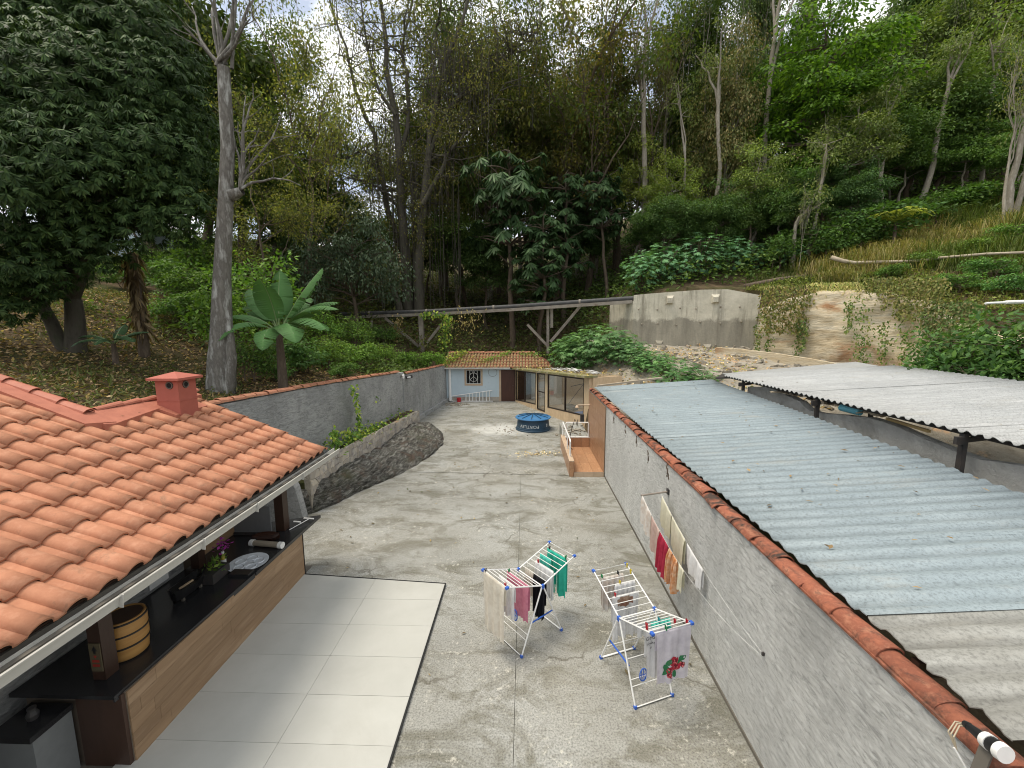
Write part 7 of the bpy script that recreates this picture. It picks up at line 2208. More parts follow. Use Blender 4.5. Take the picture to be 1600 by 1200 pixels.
for k, (px, py, Y, top, kd, w, tn) in enumerate(((330, 470, 26, -60, 'dense1', 1.0, (.62, .62, .55)), (250, 430, 30, -80, 'dense2', 1.3, (.6, .65, .6)), (150, 400, 34, -100, 'dense1', 1.2, (.6, .65, .6)), (40, 400, 32, -100, 'dense2', 1.4, (.6, .65, .6)))):
    plant_px(kd, px, py, Y, top, ordn('tall dark tree behind the mango tree, {} from the left', [40, 150, 250, 330].index(px)), group='trees behind the mango tree', w=w, tint=tn)
for k, (px, py, Y, top, kd, w, tn) in enumerate(((1290, 330, 42, 60, 'dense1', 1, (.9, 1, .85)), (1350, 310, 43, 10, 'dense2', 1.1, (1.1, 1.1, .9)), (1400, 290, 46, -30, 'dense3', 1.2, (.8, .9, .8)), (1450, 270, 42, 90, 'dense1', 1.1, (.7, .8, .75)),
                                                  (1490, 250, 46, -20, 'dense2', 1.2, (.9, .95, .8)), (1550, 250, 42, -40, 'dense1', 1.2, (1.1, 1.1, .8)), (1600, 240, 39, 30, 'dense3', 1.3, (.8, .85, .75)), (1640, 200, 45, -90, 'dense1', 1.3, (1, 1, .8)), (1540, 280, 37, 150, 'dense2', 1.1, (.75, .85, .8)), (1601, 290, 34, 240, 'dense3', 1.3, (.9, 1.1, .85)), (1470, 300, 37, 210, 'dense3', 1.2, (.8, .95, .85)), (1375, 330, 37, 120, 'dense1', 1, (.75, .9, .85)))):
    plant_px(kd, px, py, Y, top, ordn('leafy tree in the closed wood high on the right slope, {} from the left', [1, 1290, 1350, 1375, 1400, 1450, 1470, 1490, 1540, 1550, 1600, 1601, 1640].index(px)), group='trees of the closed wood on the right slope', w=w, tint=tn)
for k, (px, py, Y, top, kd, w, tn) in enumerate(((740, 470, 52, 215, 'dense1', 1, (.8, .9, .8)), (820, 460, 55, 190, 'dense2', 1.1, (.7, .8, .75)), (960, 440, 50, 190, 'dense1', 1, (.75, .85, .8)), (1020, 430, 52, 150, 'dense2', 1, (.8, .9, .8)), (1080, 410, 52, 110, 'dense3', 1.1, (.75, .85, .75)), (1140, 390, 52, 200, 'dense1', 1, (.7, .8, .75)), (1210, 370, 50, 80, 'dense2', 1.1, (.75, .85, .75)),
                                                  (690, 470, 40, 330, 'dense3', 1.2, (.6, .7, .65)), (760, 480, 36, 340, 'dense2', 1.1, (.6, .7, .65)), (1000, 450, 33, 330, 'dense3', 1.3, (.6, .75, .7)), (1081, 430, 31, 320, 'dense3', 1.3, (.65, .8, .75)), (1150, 420, 32, 330, 'dense3', 1.3, (.6, .75, .7)), (1200, 405, 33, 300, 'dense2', 1.2, (.6, .7, .65)), (920, 465, 38, 330, 'dense3', 1.3, (.55, .65, .6)))):
    plant_px(kd, px, py, Y, top, ordn('dark understorey tree beyond pipe and retaining wall, {} from the left', [690, 740, 760, 820, 920, 960, 1000, 1020, 1080, 1081, 1140, 1150, 1200, 1210].index(px)), group='dark understorey trees beyond the pipe', w=w, tint=tn)

# ---- the closed wood far behind: one mass of crowns
def far_wood():
    rs = np.random.RandomState(500); lv = Leaves()
    lim_x = [-400, 330, 380, 430, 480, 540, 600, 650, 700, 740, 800, 860, 900, 960, 1020, 1080, 1140, 1200, 1260, 1320, 1400, 1700, 2000]
    lim_y = [-100, 130, 190, 245, 275, 300, 312, 310, 290, 250, 230, 225, 230, 240, 215, 190, 170, 120, 60, 0, -80, -200, -250]
    k = 0; tries = 0
    while k < 330 and tries < 6000:
        tries += 1
        px = rs.uniform(-100, 1900); Y = rs.uniform(41, 66)
        x = site(px, 400, Y)[0]; g = float(ground(np.array([x]), np.array([Y]))[0])
        r = rs.uniform(1.5, 3.4)
        ztop_ = site(px, np.interp(px, lim_x, lim_y), Y)[2]
        zc = g + rs.uniform(.5, 1) ** .6 * max(1.0, min(ztop_ - g, 15)) - r
        if zc < g - 1 or zc + r > ztop_ + .5: continue
        n = int(190 * r * r / 3)
        d = unit(rs.normal(0, 1, (n, 3))); P = np.array([x, Y, zc]) + d * r * np.array([1, 1, .8]) * rs.uniform(.55, 1.08, (n, 1)) * (1 + .25 * np.sin(d[:, :1] * 7 + d[:, 2:] * 9))
        base = np.array(((.05, .075, .028), (.06, .085, .03), (.04, .06, .026), (.075, .08, .032))[rs.randint(4)]) * rs.uniform(.7, 1.15)
        lv.leaves(P, d + rs.normal(0, .6, (n, 3)) + [0, 0, -.4], d + [0, 0, .8] + rs.normal(0, .3, (n, 3)), .46 * rs.uniform(.6, 1.3, n), .22 * rs.uniform(.7, 1.2, n), base * rs.uniform(.75, 1.25, (n, 1)))
        k += 1
    o = link('far_wood', lv.mesh('far_wood', 'leaf')); o['kind'] = 'stuff'
far_wood()
for k, (px, py, Y, top, kd, w, tn) in enumerate(((1040, 440, 30.5, 300, 'dense1', 1.2, (.7, .85, .8)), (1110, 432, 31, 280, 'dense2', 1.2, (.75, .9, .8)), (1165, 420, 31, 295, 'dense1', 1.2, (.8, .9, .75)), (1215, 405, 31, 260, 'layer', 1.1, (.8, 1, .85)), (1275, 385, 32, 255, 'dense1', 1.1, (.6, .75, .7)), (1310, 375, 33, 200, 'dense3', 1.2, (.8, .95, .8)),
                                                  (1365, 350, 34, 170, 'dense1', 1.2, (.9, 1.05, .8)), (1420, 335, 36, 80, 'dense2', 1.3, (.9, .95, .75)), (1460, 320, 35, 130, 'dense1', 1.3, (.8, .95, .8)), (1505, 310, 37, 40, 'dense2', 1.3, (1.05, 1.1, .8)), (1560, 300, 35, 110, 'dense1', 1.3, (.9, 1.05, .85)), (1610, 290, 34, 60, 'dense2', 1.4, (1.0, 1.1, .8)),
                                                  (1111, 400, 40, 60, 'dense2', 1.0, (.8, .85, .7)), (1180, 380, 42, 40, 'dense1', .9, (.8, .9, .75)), (1060, 420, 42, 120, 'dense1', 1, (.8, .85, .75)), (1340, 330, 40, 60, 'olive1', 1.3, (1.2, 1.15, 1)), (1421, 300, 42, 0, 'olive1', 1.3, (1.3, 1.2, 1.1)), (1500, 290, 40, -20, 'olive1', 1.4, (1.3, 1.2, .9)))):
    plant_px(kd, px, py, Y, top, ordn('dense green tree on the slope above wall and rock, {} from the left', [1040, 1060, 1110, 1111, 1165, 1180, 1215, 1275, 1310, 1340, 1365, 1420, 1421, 1460, 1500, 1505, 1560, 1610].index(px)), group='dense trees above wall and rock', w=w, tint=tn)
for k, (px, py, Y, top, kd, w, tn) in enumerate(((350, 470, 24, 120, 'dense2', 1.2, (.85, .9, .7)), (450, 470, 34, 215, 'dense1', 1.2, (.85, .9, .75)), (520, 470, 38, 255, 'dense2', 1.3, (.7, .8, .7)), (575, 475, 36, 330, 'dense1', 1.4, (.6, .7, .65)), (720, 480, 37, 330, 'dense1', 1.3, (.7, .75, .6)), (670, 480, 42, 340, 'dense2', 1.3, (.65, .7, .55)), (380, 450, 36, 160, 'dense1', 1.2, (.7, .75, .65)), (300, 440, 28, 250, 'dense3', 1.4, (.9, 1.05, .7)), (230, 430, 30, 280, 'dense1', 1.3, (.8, .95, .7)))):
    plant_px(kd, px, py, Y, top, ordn('dark leafy tree between mango and liana tree, {} from the left', [230, 300, 350, 380, 450, 520, 575, 670, 720].index(px)), group='dark trees between mango and liana tree', w=w, tint=tn)

# ---- bushes
plant_px('castor1', 940, 575, 23.2, 498, 'large castor bush with star leaves between annex and retaining wall', cat='bush', name='castor_bush', w=1.5, sink=.3)
plant_px('castor1', 978, 575, 21.6, 518, 'castor bush overlapping the large one on its retaining wall side', cat='bush', name='castor_bush', w=1.5, sink=.3, tint=(.85, .9, .85))
plant_px('castor1', 905, 575, 24.6, 512, 'castor bush overlapping the large one on its house side', cat='bush', name='castor_bush', w=1.4, sink=.3, tint=(.9, .95, .85))
plant_px('castor1', 892, 560, 29.5, 520, 'castor bush beside the hipped roof of the blue house', cat='bush', name='castor_bush', w=1.2, sink=.2, tint=(.95, 1, .9))
plant_px('castor1', 1022, 575, 19.6, 538, 'castor bush on the rubble two bushes right of the large one', cat='bush', name='castor_bush', w=1.5, sink=.3, tint=(.9, 1, .85))
plant_px('castor2', 1090, 585, 17.4, 565, 'low castor bush nearest the pale raised roof', cat='bush', name='castor_bush', w=1.4, sink=.2, tint=(.9, 1, .85))
plant_px('castor2', 1055, 592, 17.6, 552, 'low castor bush on the pale rubble behind the shed roof', cat='bush', name='castor_bush', w=1.3, sink=.2, tint=(.8, .9, .8))
plant_px('castor2', 1000, 575, 20, 540, 'small castor bush between the large one and the retaining wall', cat='bush', name='castor_bush', w=1.1, sink=.1)
for px, py, Y, top, w in ((1030, 445, 29, 385, 1.2), (1090, 435, 29.5, 370, 1.3), (1140, 425, 30, 375, 1.1), (1180, 420, 30, 385, 1.0), (1005, 450, 29, 400, 1.1), (1230, 412, 29, 380, 1.1), (1060, 440, 28.6, 400, 1.2)):
    plant_px('castor2', px, py, Y, top - 8, ordn('pale bluish bush on top of the retaining wall, {} from the pipe end', (1005, 1030, 1060, 1090, 1140, 1180, 1230).index(px)), cat='bush', name='castor_bush', w=w, tint=(1.15, 1.25, 1.5), group='bushes along the top of the retaining wall')
for px, py, Y, top, w, kd in ((1500, 590, 13.2, 515, 1.3, 'shrub1'), (1560, 590, 12.6, 490, 1.5, 'shrub1'), (1620, 580, 12.2, 480, 1.6, 'shrub1'), (1590, 600, 11.6, 545, 1.2, 'shrub1'), (1530, 600, 12.2, 550, 1.2, 'shrub2'), (1470, 600, 14.0, 560, 1.0, 'shrub1')):
    x = site(px, py, Y)[0]; zt = site(px, top, Y)[2]; z0 = 1.6
    plant(kd, x, Y, zt - z0, ordn('dark green bush right of the rock face, {} from the rock', [1470, 1500, 1530, 1560, 1590, 1620].index(px)), cat='bush', name='bush', w=w * .8, tint=(.62, .8, .78), group='bushes right of the rock face', z=z0)
for k, (px, py, Y, top, kd, w, tn) in enumerate(((480, 600, 16, 545, 'shrub1', 1.2, (.8, .9, .8)), (520, 590, 18, 520, 'shrub1', 1.2, (1.2, 1.25, .9)), (560, 580, 20, 530, 'shrub2', 1.2, (1.25, 1.3, .9)), (600, 575, 22, 535, 'shrub1', 1.1, (1.3, 1.4, .9)), (640, 570, 24, 545, 'shrub2', 1.1, (1.2, 1.3, .8)), (675, 565, 25, 545, 'shrub2', 1.0, (1.4, 1.5, .9)),
                                                  (395, 600, 13, 520, 'shrub1', 1.1, (.9, 1, .9)), (455, 590, 15, 520, 'shrub2', 1.1, (.7, .85, .8)), (380, 560, 15, 430, 'shrub1', 1.0, (1.1, 1.25, .8)), (400, 500, 18, 390, 'shrub1', 1.1, (1.0, 1.2, .8)), (550, 555, 23, 490, 'shrub1', 1.2, (1.1, 1.2, .9)), (500, 560, 21, 480, 'shrub1', 1.2, (1.1, 1.3, .9)), (430, 600, 13.6, 560, 'shrub2', 1, (.8, .95, .8)), (601, 545, 27, 505, 'shrub1', 1.3, (.8, .95, .8)), (540, 595, 17, 560, 'shrub2', 1.1, (.8, .9, .7)))):
    plant_px(kd, px, py, Y, top, ordn('leafy shrub behind the left boundary wall, {} counted from the mango tree', [380, 395, 400, 430, 455, 480, 500, 520, 540, 550, 560, 600, 601, 640, 675].index(px)), cat='shrub', name='shrub', w=w, tint=tn, group='shrubs behind the left boundary wall')
for px, py, Y, top, w, kd in ((270, 470, 19, 400, 1.2, 'shrub2'), (310, 480, 18, 410, 1.2, 'shrub1'), (200, 460, 20, 410, 1.2, 'shrub2'), (250, 440, 23, 380, 1.3, 'shrub1'), (290, 500, 16.5, 450, 1.1, 'shrub2'), (150, 450, 21, 410, 1.2, 'shrub2'), (320, 430, 22, 360, 1.2, 'shrub1'), (70, 450, 18, 420, 1.1, 'shrub2')):
    plant_px(kd, px, py, Y, top, ordn('green shrub on the shaded slope behind the mango trunk, {} from the left', [70, 150, 200, 250, 270, 290, 310, 320].index(px)), cat='shrub', name='shrub', w=w, tint=(.75, .85, .6), group='shrubs behind the mango trunk')

for k, (px, py, Y, top, kd, w, tn) in enumerate(((1225, 410, 28.5, 365, 'shrub1', 1.3, (.9, 1.1, .9)), (1262, 402, 28.5, 350, 'shrub2', 1.3, (1.1, 1.3, 1)), (1295, 395, 28, 345, 'shrub1', 1.4, (.9, 1.1, .9)), (1330, 388, 28.5, 330, 'shrub1', 1.4, (.75, .95, .8)), (1362, 378, 28.5, 318, 'shrub2', 1.5, (.85, 1.05, .85)), (1440, 352, 29.5, 305, 'shrub1', 1.4, (.85, 1, .75)), (1475, 345, 31, 290, 'shrub2', 1.5, (1.1, 1.3, .9)), (1510, 338, 31, 285, 'shrub1', 1.4, (.9, 1.1, .8)), (1550, 332, 30, 280, 'shrub2', 1.5, (1.0, 1.2, .9)))):
    plant_px(kd, px, py, Y, top, ordn('leafy shrub at the wood edge above rock and grass, {} from the left', k), cat='shrub', name='shrub', w=w, tint=tuple(.62 * c for c in tn))
for px, py, Y, top, kd, w, tn, lb in ((730, 475, 40, 60, 'yellowy', .9, (.7, .72, .8), 'thin leaved tree right of the liana tree with open olive crown'), (845, 465, 46, 60, 'wisp2', .9, (1.1, 1.05, .9), 'open wispy tree directly left of the slender one in the sky gap'), (930, 455, 45, 90, 'wisp1', .8, (1.1, 1, .85), 'wispy pale stemmed tree directly right of the slender one in the sky gap'), (560, 470, 40, 40, 'wisp2', 1.0, (1.2, 1.15, .8), 'wispy olive tree showing between the left limbs of the liana tree'), (690, 475, 42, 20, 'wisp3', 1.0, (1.1, 1.05, .8), 'wispy tall tree showing between the right limbs of the liana tree'), (440, 470, 32, -20, 'wisp1', 1.0, (1.2, 1.2, .8), 'wispy tall tree between the lopped trunk and the yellow green ones'), (380, 460, 28, 20, 'wisp2', 1.0, (1.1, 1.1, .75), 'wispy tree just right of the lopped trunk top')):
    plant_px(kd, px, py, Y, top, lb, w=w, tint=tn, name='wispy_tree')

def pole_tree(seed, H, lean, fork, r=.13):
    rs = np.random.RandomState(seed); wd = Wood(); lv = Leaves()
    p = curve(rs, (0, 0, 0), (lean, 0, H * .72), 12, .012); wd.tube(p, np.linspace(r * 1.25, r * .7, 12), 8)
    for k in range(fork):
        e = p[-1] + np.array([lean * .25 + rs.normal(0, .8), rs.normal(0, .6), H * .28 * rs.uniform(.8, 1.1)])
        q = curve(rs, p[-1 - (k % 2) * 2], e, 7, .04, start=(0, 0, 1)); wd.tube(q, np.linspace(r * .6, .03, 7), 6)
        for j in range(5):
            s_ = q[rs.randint(3, 7)]; f = s_ + unit(rs.normal(0, 1, 3) + [0, 0, .5]) * rs.uniform(.5, 1.3); wd.tube(curve(rs, s_, f, 4, .06), np.linspace(.03, .01, 4), 4)
            clump(lv, rs, f, .65, 60, .2, .08, ((.07, .09, .03), (.09, .10, .04)), .6, .8)
    return wd.mesh('trunk', 'bark_pale'), lv.mesh('crown', 'leaf')
for k, (pxb, pyb, Y, pxt, pyt, fk, rr, lb) in enumerate(((1432, 340, 32.5, 1492, 55, 3, .17, 'pale leaning forked trunk, tallest on the right slope'), (1362, 345, 32.5, 1396, 115, 2, .13, 'slim grey leaning trunk left of the pale forked one'), (1262, 395, 28.3, 1292, 215, 2, .09, 'thin grey stem leaning right above the pale rock'),
                                                         (1240, 398, 28.2, 1246, 318, 2, .13, 'short broken brown stem above the pale rock'), (1572, 328, 26.5, 1606, 150, 2, .17, 'stout pale trunk at the right edge of the dry grass'), (1588, 326, 26.8, 1625, 170, 1, .12, 'second pale trunk close behind the stout one at the right edge'),
                                                         (1003, 440, 36, 1012, -30, 4, .22, 'pale smooth trunk forking high, right of the sky gap'), (1120, 425, 33, 1128, 60, 3, .16, 'grey brown trunk rising among creepers above the retaining wall'), (1175, 400, 35, 1222, -90, 3, .2, 'tall straight pale trunk left of the bright green tree'), (1530, 320, 33, 1560, 60, 3, .12, 'thin pale stem between the layered trees on the right slope'), (1385, 345, 31, 1378, 200, 2, .08, 'thin pale upright stem behind the fern palm'), (1080, 430, 33.5, 1070, 120, 2, .10, 'thin pale stem above the middle of the retaining wall'))):
    x = site(pxb, pyb, Y)[0]; g = float(ground(np.array([x]), np.array([Y]))[0]); tp = site(pxt, pyt, Y)
    H_ = tp[2] - g; tm, cm = pole_tree(600 + k, H_, tp[0] - x, fk, rr)
    t = thing('pale_trunk_tree', (x, Y, g - .1), lb, 'tree'); link('trunk', tm, t); link('crown', cm, t).color = (.9, 1, .9, 1)
for px, py, Y, top, kd, w, tn, lb in ((765, 475, 43, 0, 'wisp1', 1.1, (.95, 1, .8), 'airy green tree left of the slender tree in the sky gap'), (815, 470, 48, 40, 'wisp3', 1.2, (.85, .9, .75), 'airy dark tree behind the olive dome left part'), (905, 460, 48, 95, 'olive1', 1.3, (1.1, .95, .8), 'brownish leafy tree behind the olive dome right part'), (965, 450, 42, 30, 'wisp2', 1.1, (1.0, 1.0, .75), 'olive brown leaved airy tree right of the slender tree'), (1040, 435, 40, -60, 'wisp1', 1.0, (.9, .95, .8), 'tall airy tree right of the pale smooth forking trunk'), (1095, 425, 39, -100, 'wisp3', 1.0, (.9, .9, .7), 'tall airy tree left of the brown draped trunk'), (640, 480, 44, 180, 'fine', .9, (.85, .9, .75), 'low fine leaved tree seen through the liana tree stems')):
    plant_px(kd, px, py, Y, top, lb, w=w, tint=tn, name='wispy_tree')

for px, py, Y, top, kd, w, tn, lb in ((870, 465, 41, -90, 'wisp2', 1.1, (1.0, .95, .7), 'tall twig rich tree in front of the slender one, thin olive leaves'), (915, 460, 39, -70, 'twiggy', 1.3, (1.1, 1, .7), 'tall twiggy tree just right of the slender one'), (800, 475, 41, -120, 'yellowy', .9, (.75, .75, .7), 'tall spreading olive tree arching over the left part of the sky gap'), (850, 465, 44, -30, 'twiggy', 1.4, (.9, 1, .7), 'twiggy tree just left of the slender one')):
    plant_px(kd, px, py, Y, top, lb, w=w, tint=tn, name='twiggy_tree')
for k, (px, py, Y, h, tn) in enumerate(((1395, 440, 22, .8, (.8, .9, .6)), (1440, 425, 22.5, .9, (1, 1, .7)), (1495, 445, 19, 1.0, (.9, 1.05, .8)), (1545, 425, 19.5, 1.1, (.8, 1.0, .8)), (1590, 445, 17.5, 1.0, (.8, 1.05, .95)), (1525, 385, 22.5, 1.0, (1.1, 1.1, .7)), (1585, 375, 23, 1.2, (1.0, 1.1, .7)))):
    x = site(px, py, Y)[0]; plant('shrub2', x, Y, h, ordn('low weedy shrub on the grass slope above the rock, {} from the left', (1395, 1440, 1495, 1525, 1545, 1585, 1590).index(px)), cat='shrub', name='shrub', w=1.3, tint=tn)
# fern palm
def fern_palm():
    rs = np.random.RandomState(410); b = site(1398, 365, 27); g = float(ground(np.array([b[0]]), np.array([b[1]]))[0]); base = np.array([b[0], b[1], g - .1])
    t = thing('fern_palm', base, 'yellowish fern palm with arching feathered fronds above the rock face', 'fern palm')
    h = max(.8, site(1398, 345, 27)[2] - g)
    MB().tube([base, base + [0, 0, h]], [.10, .08], 8).build('trunk', MT['bark_brown'], t, True)
    top = base + np.array([0, 0, h])
    for k in range(13):
        a = 2 * math.pi * k / 13 + rs.uniform(-.2, .2); L = rs.uniform(1.5, 2.2); n = 20
        tt = np.linspace(0, 1, n); d = np.array([math.cos(a), math.sin(a), 0]); s = np.array([-d[1], d[0], 0])
        mid = top + np.outer(tt * L * .85, d) + np.outer(L * (1.05 * tt - .95 * tt ** 2.2), [0, 0, 1])
        lv = Leaves()
        for sg in (-1, 1):
            lv.leaves(mid[2:], np.tile(s * sg + d * .5, (n - 2, 1)) + [0, 0, -.2], np.tile([0, 0, 1.0], (n - 2, 1)), .46 * np.sin(math.pi * (tt[2:] * .9 + .08)) ** .6, np.full(n - 2, .075), tones(rs, ((.24, .26, .07), (.18, .21, .06)), n - 2))
        me = lv.mesh('frond', 'leaf'); me.transform(Matrix.Translation(-Vector(base))); link('frond', me, t)
fern_palm()

# neighbour's house seen through the leaves on the left
nb_ = thing('neighbour_house', site(195, 385, 30), 'pale far house half hidden by leaves behind the mango tree', 'house')
c = site(195, 385, 30)
MB().box(c[0] - 2.2, c[0] + 2.0, 30, 33, c[2] - 2.0, c[2] + 1.2).build('wall', MT['house_blue'], nb_)
MB().prism([(c[0] - 2.4, 29.7), (c[0] + 2.2, 29.7), (c[0] + 2.2, 33.3), (c[0] - 2.4, 33.3)], c[2] + 1.201, c[2] + 1.35).build('roof', MT['cap_left'], nb_)

# ---- ground cover, litter, grass
def bank_stones():
    r = random.Random(60); mb = MB()
    for k in range(420):
        x, y = r.uniform(4, 15), r.uniform(15.7, 25)
        if not inside(COMP, np.array([x]), np.array([y]))[0] or in_annex(x, y): continue
        z = bank_z(x, y); q = r.uniform(.04, .17) * (1.6 if r.random() < .1 else 1); th = r.uniform(0, 6.28)
        mb.obox((x, y, z + q * .2), np.array([math.cos(th), math.sin(th), r.uniform(-.4, .4)]) * q, np.array([-math.sin(th), math.cos(th), r.uniform(-.4, .4)]) * q * r.uniform(.5, .9), np.array([r.uniform(-.3, .3), r.uniform(-.3, .3), 1]) * q * r.uniform(.3, .6))
    o = mb.build('rubble', MT['rubble']); o['kind'] = 'stuff'
bank_stones()
rs = np.random.RandomState(77)
def scatter(n, xr, yr, keep):
    out = []
    while sum(map(len, out)) < n:
        x = rs.uniform(*xr, n * 2); y = rs.uniform(*yr, n * 2)
        k = keep(x, y); out.append(np.stack([x[k], y[k]], 1))
    P = np.concatenate(out)[:n]
    return np.column_stack([P, ground(P[:, 0], P[:, 1])])
def outside_yard(x, y, m=.45):
    return ~inside(COMP, x, y) & ~((x > lwall_x(y) - m) & (x < 2.9) & (y < 29.2))
def cover(name, P, hmax, L, W, cols, up=.5, mat='leaf', droop=.2):
    n = len(P); lv = Leaves()
    d = rs.normal(0, 1, (n, 3)) * [1, 1, .4] + [0, 0, up]
    Q = P + np.stack([rs.normal(0, .1, n), rs.normal(0, .1, n), rs.uniform(0, 1, n) ** 1.5 * hmax], 1)
    lv.leaves(Q, d, rs.normal(0, .5, (n, 3)) + [0, 0, 1], L * rs.uniform(.5, 1.3, n), W * rs.uniform(.6, 1.3, n), tones(rs, cols, n, .3), droop=droop)
    o = link(name, lv.mesh(name, mat)); o['kind'] = 'stuff'; return o
nzf = lambda x, y, s: vnoise(x, y, s)
GRN = ((.055, .09, .028), (.04, .07, .022), (.08, .12, .035))
P = scatter(52000, (-40, 6), (27, 62), lambda x, y: outside_yard(x, y) & (rs.rand(len(x)) < np.clip(14 / y, .1, 1)))
cover('undergrowth', P, 1.3 * 1.0, .30, .14, ((.045, .062, .022), (.035, .05, .018), (.07, .075, .026)))
P = scatter(16000, (-26, -6), (15, 27), lambda x, y: outside_yard(x, y) & (nzf(x, y, 31) > -.15))
cover('undergrowth', P, .55, .22, .10, ((.05, .08, .022), (.038, .062, .018), (.065, .095, .025)))
P = scatter(36000, (4, 42), (26, 60), lambda x, y: outside_yard(x, y) & (rs.rand(len(x)) < np.clip(22 / y, .1, 1)) & (y > 27 + np.clip(x - 13, -6, 30) * .1))
cover('undergrowth', P, 1.5, .32, .15, GRN)
n = 3500; P = np.stack([rs.uniform(4, 14, n), rs.uniform(15.8, 25, n), np.zeros(n)], 1); P = P[inside(COMP, P[:, 0], P[:, 1]) & ~in_annex(P[:, 0], P[:, 1]) & (nzf(P[:, 0] * 2, P[:, 1] * 2, 71) > -.2)]
P[:, 2] = bank(P[:, 0], P[:, 1]) + .02
cover('leaf_litter', P, .05, .16, .07, ((.30, .20, .10), (.19, .13, .07), (.42, .33, .2), (.10, .12, .04)), up=.1)
# litter and sparse weeds on the left bank
P = scatter(42000, (-24, -6), (5.5, 19), lambda x, y: outside_yard(x, y))
cover('leaf_litter', P, .05, .13, .06, ((.13, .09, .048), (.085, .058, .03), (.18, .13, .07), (.06, .042, .024), (.24, .18, .11), (.06, .07, .025)), up=0, droop=.05)
P = scatter(7000, (-24, -6), (5.5, 20), lambda x, y: outside_yard(x, y) & (nzf(x * 1.5, y * 1.5, 33) > .05))
cover('weeds', P, .16, .20, .035, ((.05, .065, .02), (.036, .05, .016), (.085, .085, .035)), up=1.0)
def grass(name, P, L, w, cols, lean=.6, patch=False):
    n = len(P); az = rs.uniform(0, 6.28, n); d = np.stack([np.cos(az), np.sin(az), np.zeros(n)], 1); s = np.stack([-d[:, 1], d[:, 0], d[:, 2] * 0], 1)
    Ln = (L * rs.uniform(.5, 1.3, n))[:, None]; k = (lean * rs.uniform(.4, 1.6, n))[:, None]; W_ = (w * rs.uniform(.7, 1.3, n))[:, None]
    up = np.array([0, 0, 1.0])
    m1 = P + d * Ln * k * .25 + up * Ln * .55; tp = P + d * Ln * k * .8 + up * Ln * (.85 - .35 * k)
    V = np.stack([P - s * W_ / 2, P + s * W_ / 2, m1 - s * W_ * .4, m1 + s * W_ * .4, tp], 1).reshape(-1, 3)
    b = np.arange(n)[:, None] * 5
    F = np.concatenate([b + [0, 1, 3], b + [0, 3, 2], b + [2, 3, 4]])
    o = link(name, raw_mesh(name, V, F, MT['grass'], tone=np.repeat(tones(rs, cols, n, .3) * (1 if not patch else np.where(nzf(P[:, 0] * 1.2, P[:, 1] * 1.2, 44)[:, None] > .1, [.45, .62, .4], [1.1, 1.05, 1.0])), 5, 0))); o['kind'] = 'stuff'; return o
def right_bank(x, y): return outside_yard(x, y) & (x > 12.5 + np.clip(y - 24, 0, 50) * .5) & (y < 36 - np.clip(20 - x, 0, 9) * .8)
DRY = ((.27, .25, .12), (.20, .215, .085), (.34, .31, .17), (.14, .18, .055), (.22, .20, .09))
P = scatter(30000, (13, 42), (13, 36), lambda x, y: right_bank(x, y) & (x > 17) & (nzf(x * .9, y * .9, 41) > -.35) & (ground(x, y) > 7.2))
grass('dry_grass', P, .60 + 1.0 * np.clip(nzf(P[:, 0] * 1.8, P[:, 1] * 1.8, 43) + .5, 0, 1), .030, DRY, .9, patch=True)
P = scatter(26000, (12, 32), (13, 29), lambda x, y: right_bank(x, y))
grass('short_grass', P, .30, .03, ((.12, .14, .045), (.085, .11, .032), (.17, .165, .07), (.22, .19, .10)), .6, patch=True)
P = scatter(5000, (12, 20), (15, 26), lambda x, y: right_bank(x, y) & (ground(x, y) < 7.4))
cover('ground_creeper', P, .18, .14, .08, ((.11, .13, .035), (.08, .11, .03)))
def tuft(px, py, Y, n, spread, L, label, cols):
    c = site(px, py, Y); c[2] = float(ground(np.array([c[0]]), np.array([c[1]]))[0])
    P = c + rs.normal(0, 1, (n, 3)) * [spread, spread, 0]; P[:, 2] = ground(P[:, 0], P[:, 1])
    o = grass('grass_tuft', P, L, .03, cols, .9); tag(o, label, 'grass tuft')
tuft(1308, 440, 23.2, 700, .35, .9, 'arching pale grass tuft on the rim of the rock face', DRY)

# creepers: strands of leaves
def creeper(path, n, spread, L, W, cols, label, group=None, hang_=1.0, out=(0, 0, 0), name='creeper'):
    path = np.array(path, float); t = np.linspace(0, 1, len(path)); u = rs.uniform(0, 1, n)
    P = np.stack([np.interp(u, t, path[:, i]) for i in range(3)], 1) + rs.normal(0, 1, (n, 3)) * spread + np.array(out) * rs.uniform(.3, 1.2, (n, 1))
    lv = Leaves(); D = rs.normal(0, .6, (n, 3)) + np.array(out) * 4 + [0, 0, -hang_]; N = rs.normal(0, .5, (n, 3)) + np.array(out) * 10 + [0, 0, .6]
    lv.leaves(P, D, N, L * rs.uniform(.6, 1.3, n), W * rs.uniform(.6, 1.3, n), tones(rs, cols, n, .3))
    org = path[0]; me = lv.mesh(name, 'leaf'); me.transform(Matrix.Translation(-Vector(org)))
    o = link(name, me, None, org); tag(o, label, 'creeper', group); return o
CG = ((.07, .13, .03), (.11, .18, .035), (.05, .10, .025), (.22, .26, .05))
def lw_pt(px, py, o=.05):
    # on the yard face of the left wall
    n = np.array([1, .085, 0]); n /= np.linalg.norm(n)
    p = on_plane(px, py, n, (lwall_x(15), 15, 0)); return p + n * o
ow = (.05, 0, 0)
creeper([lw_pt(546, 604), lw_pt(553, 625), lw_pt(556, 650), lw_pt(558, 672)], 190, (.02, .09, .06), .12, .085, CG, 'long creeper trailing down the middle of the dark left wall', out=ow)
creeper([lw_pt(584, 622), lw_pt(590, 630), lw_pt(590, 648)], 90, (.02, .09, .05), .12, .085, CG, 'short creeper clump high on the left wall right of the long one', out=ow)
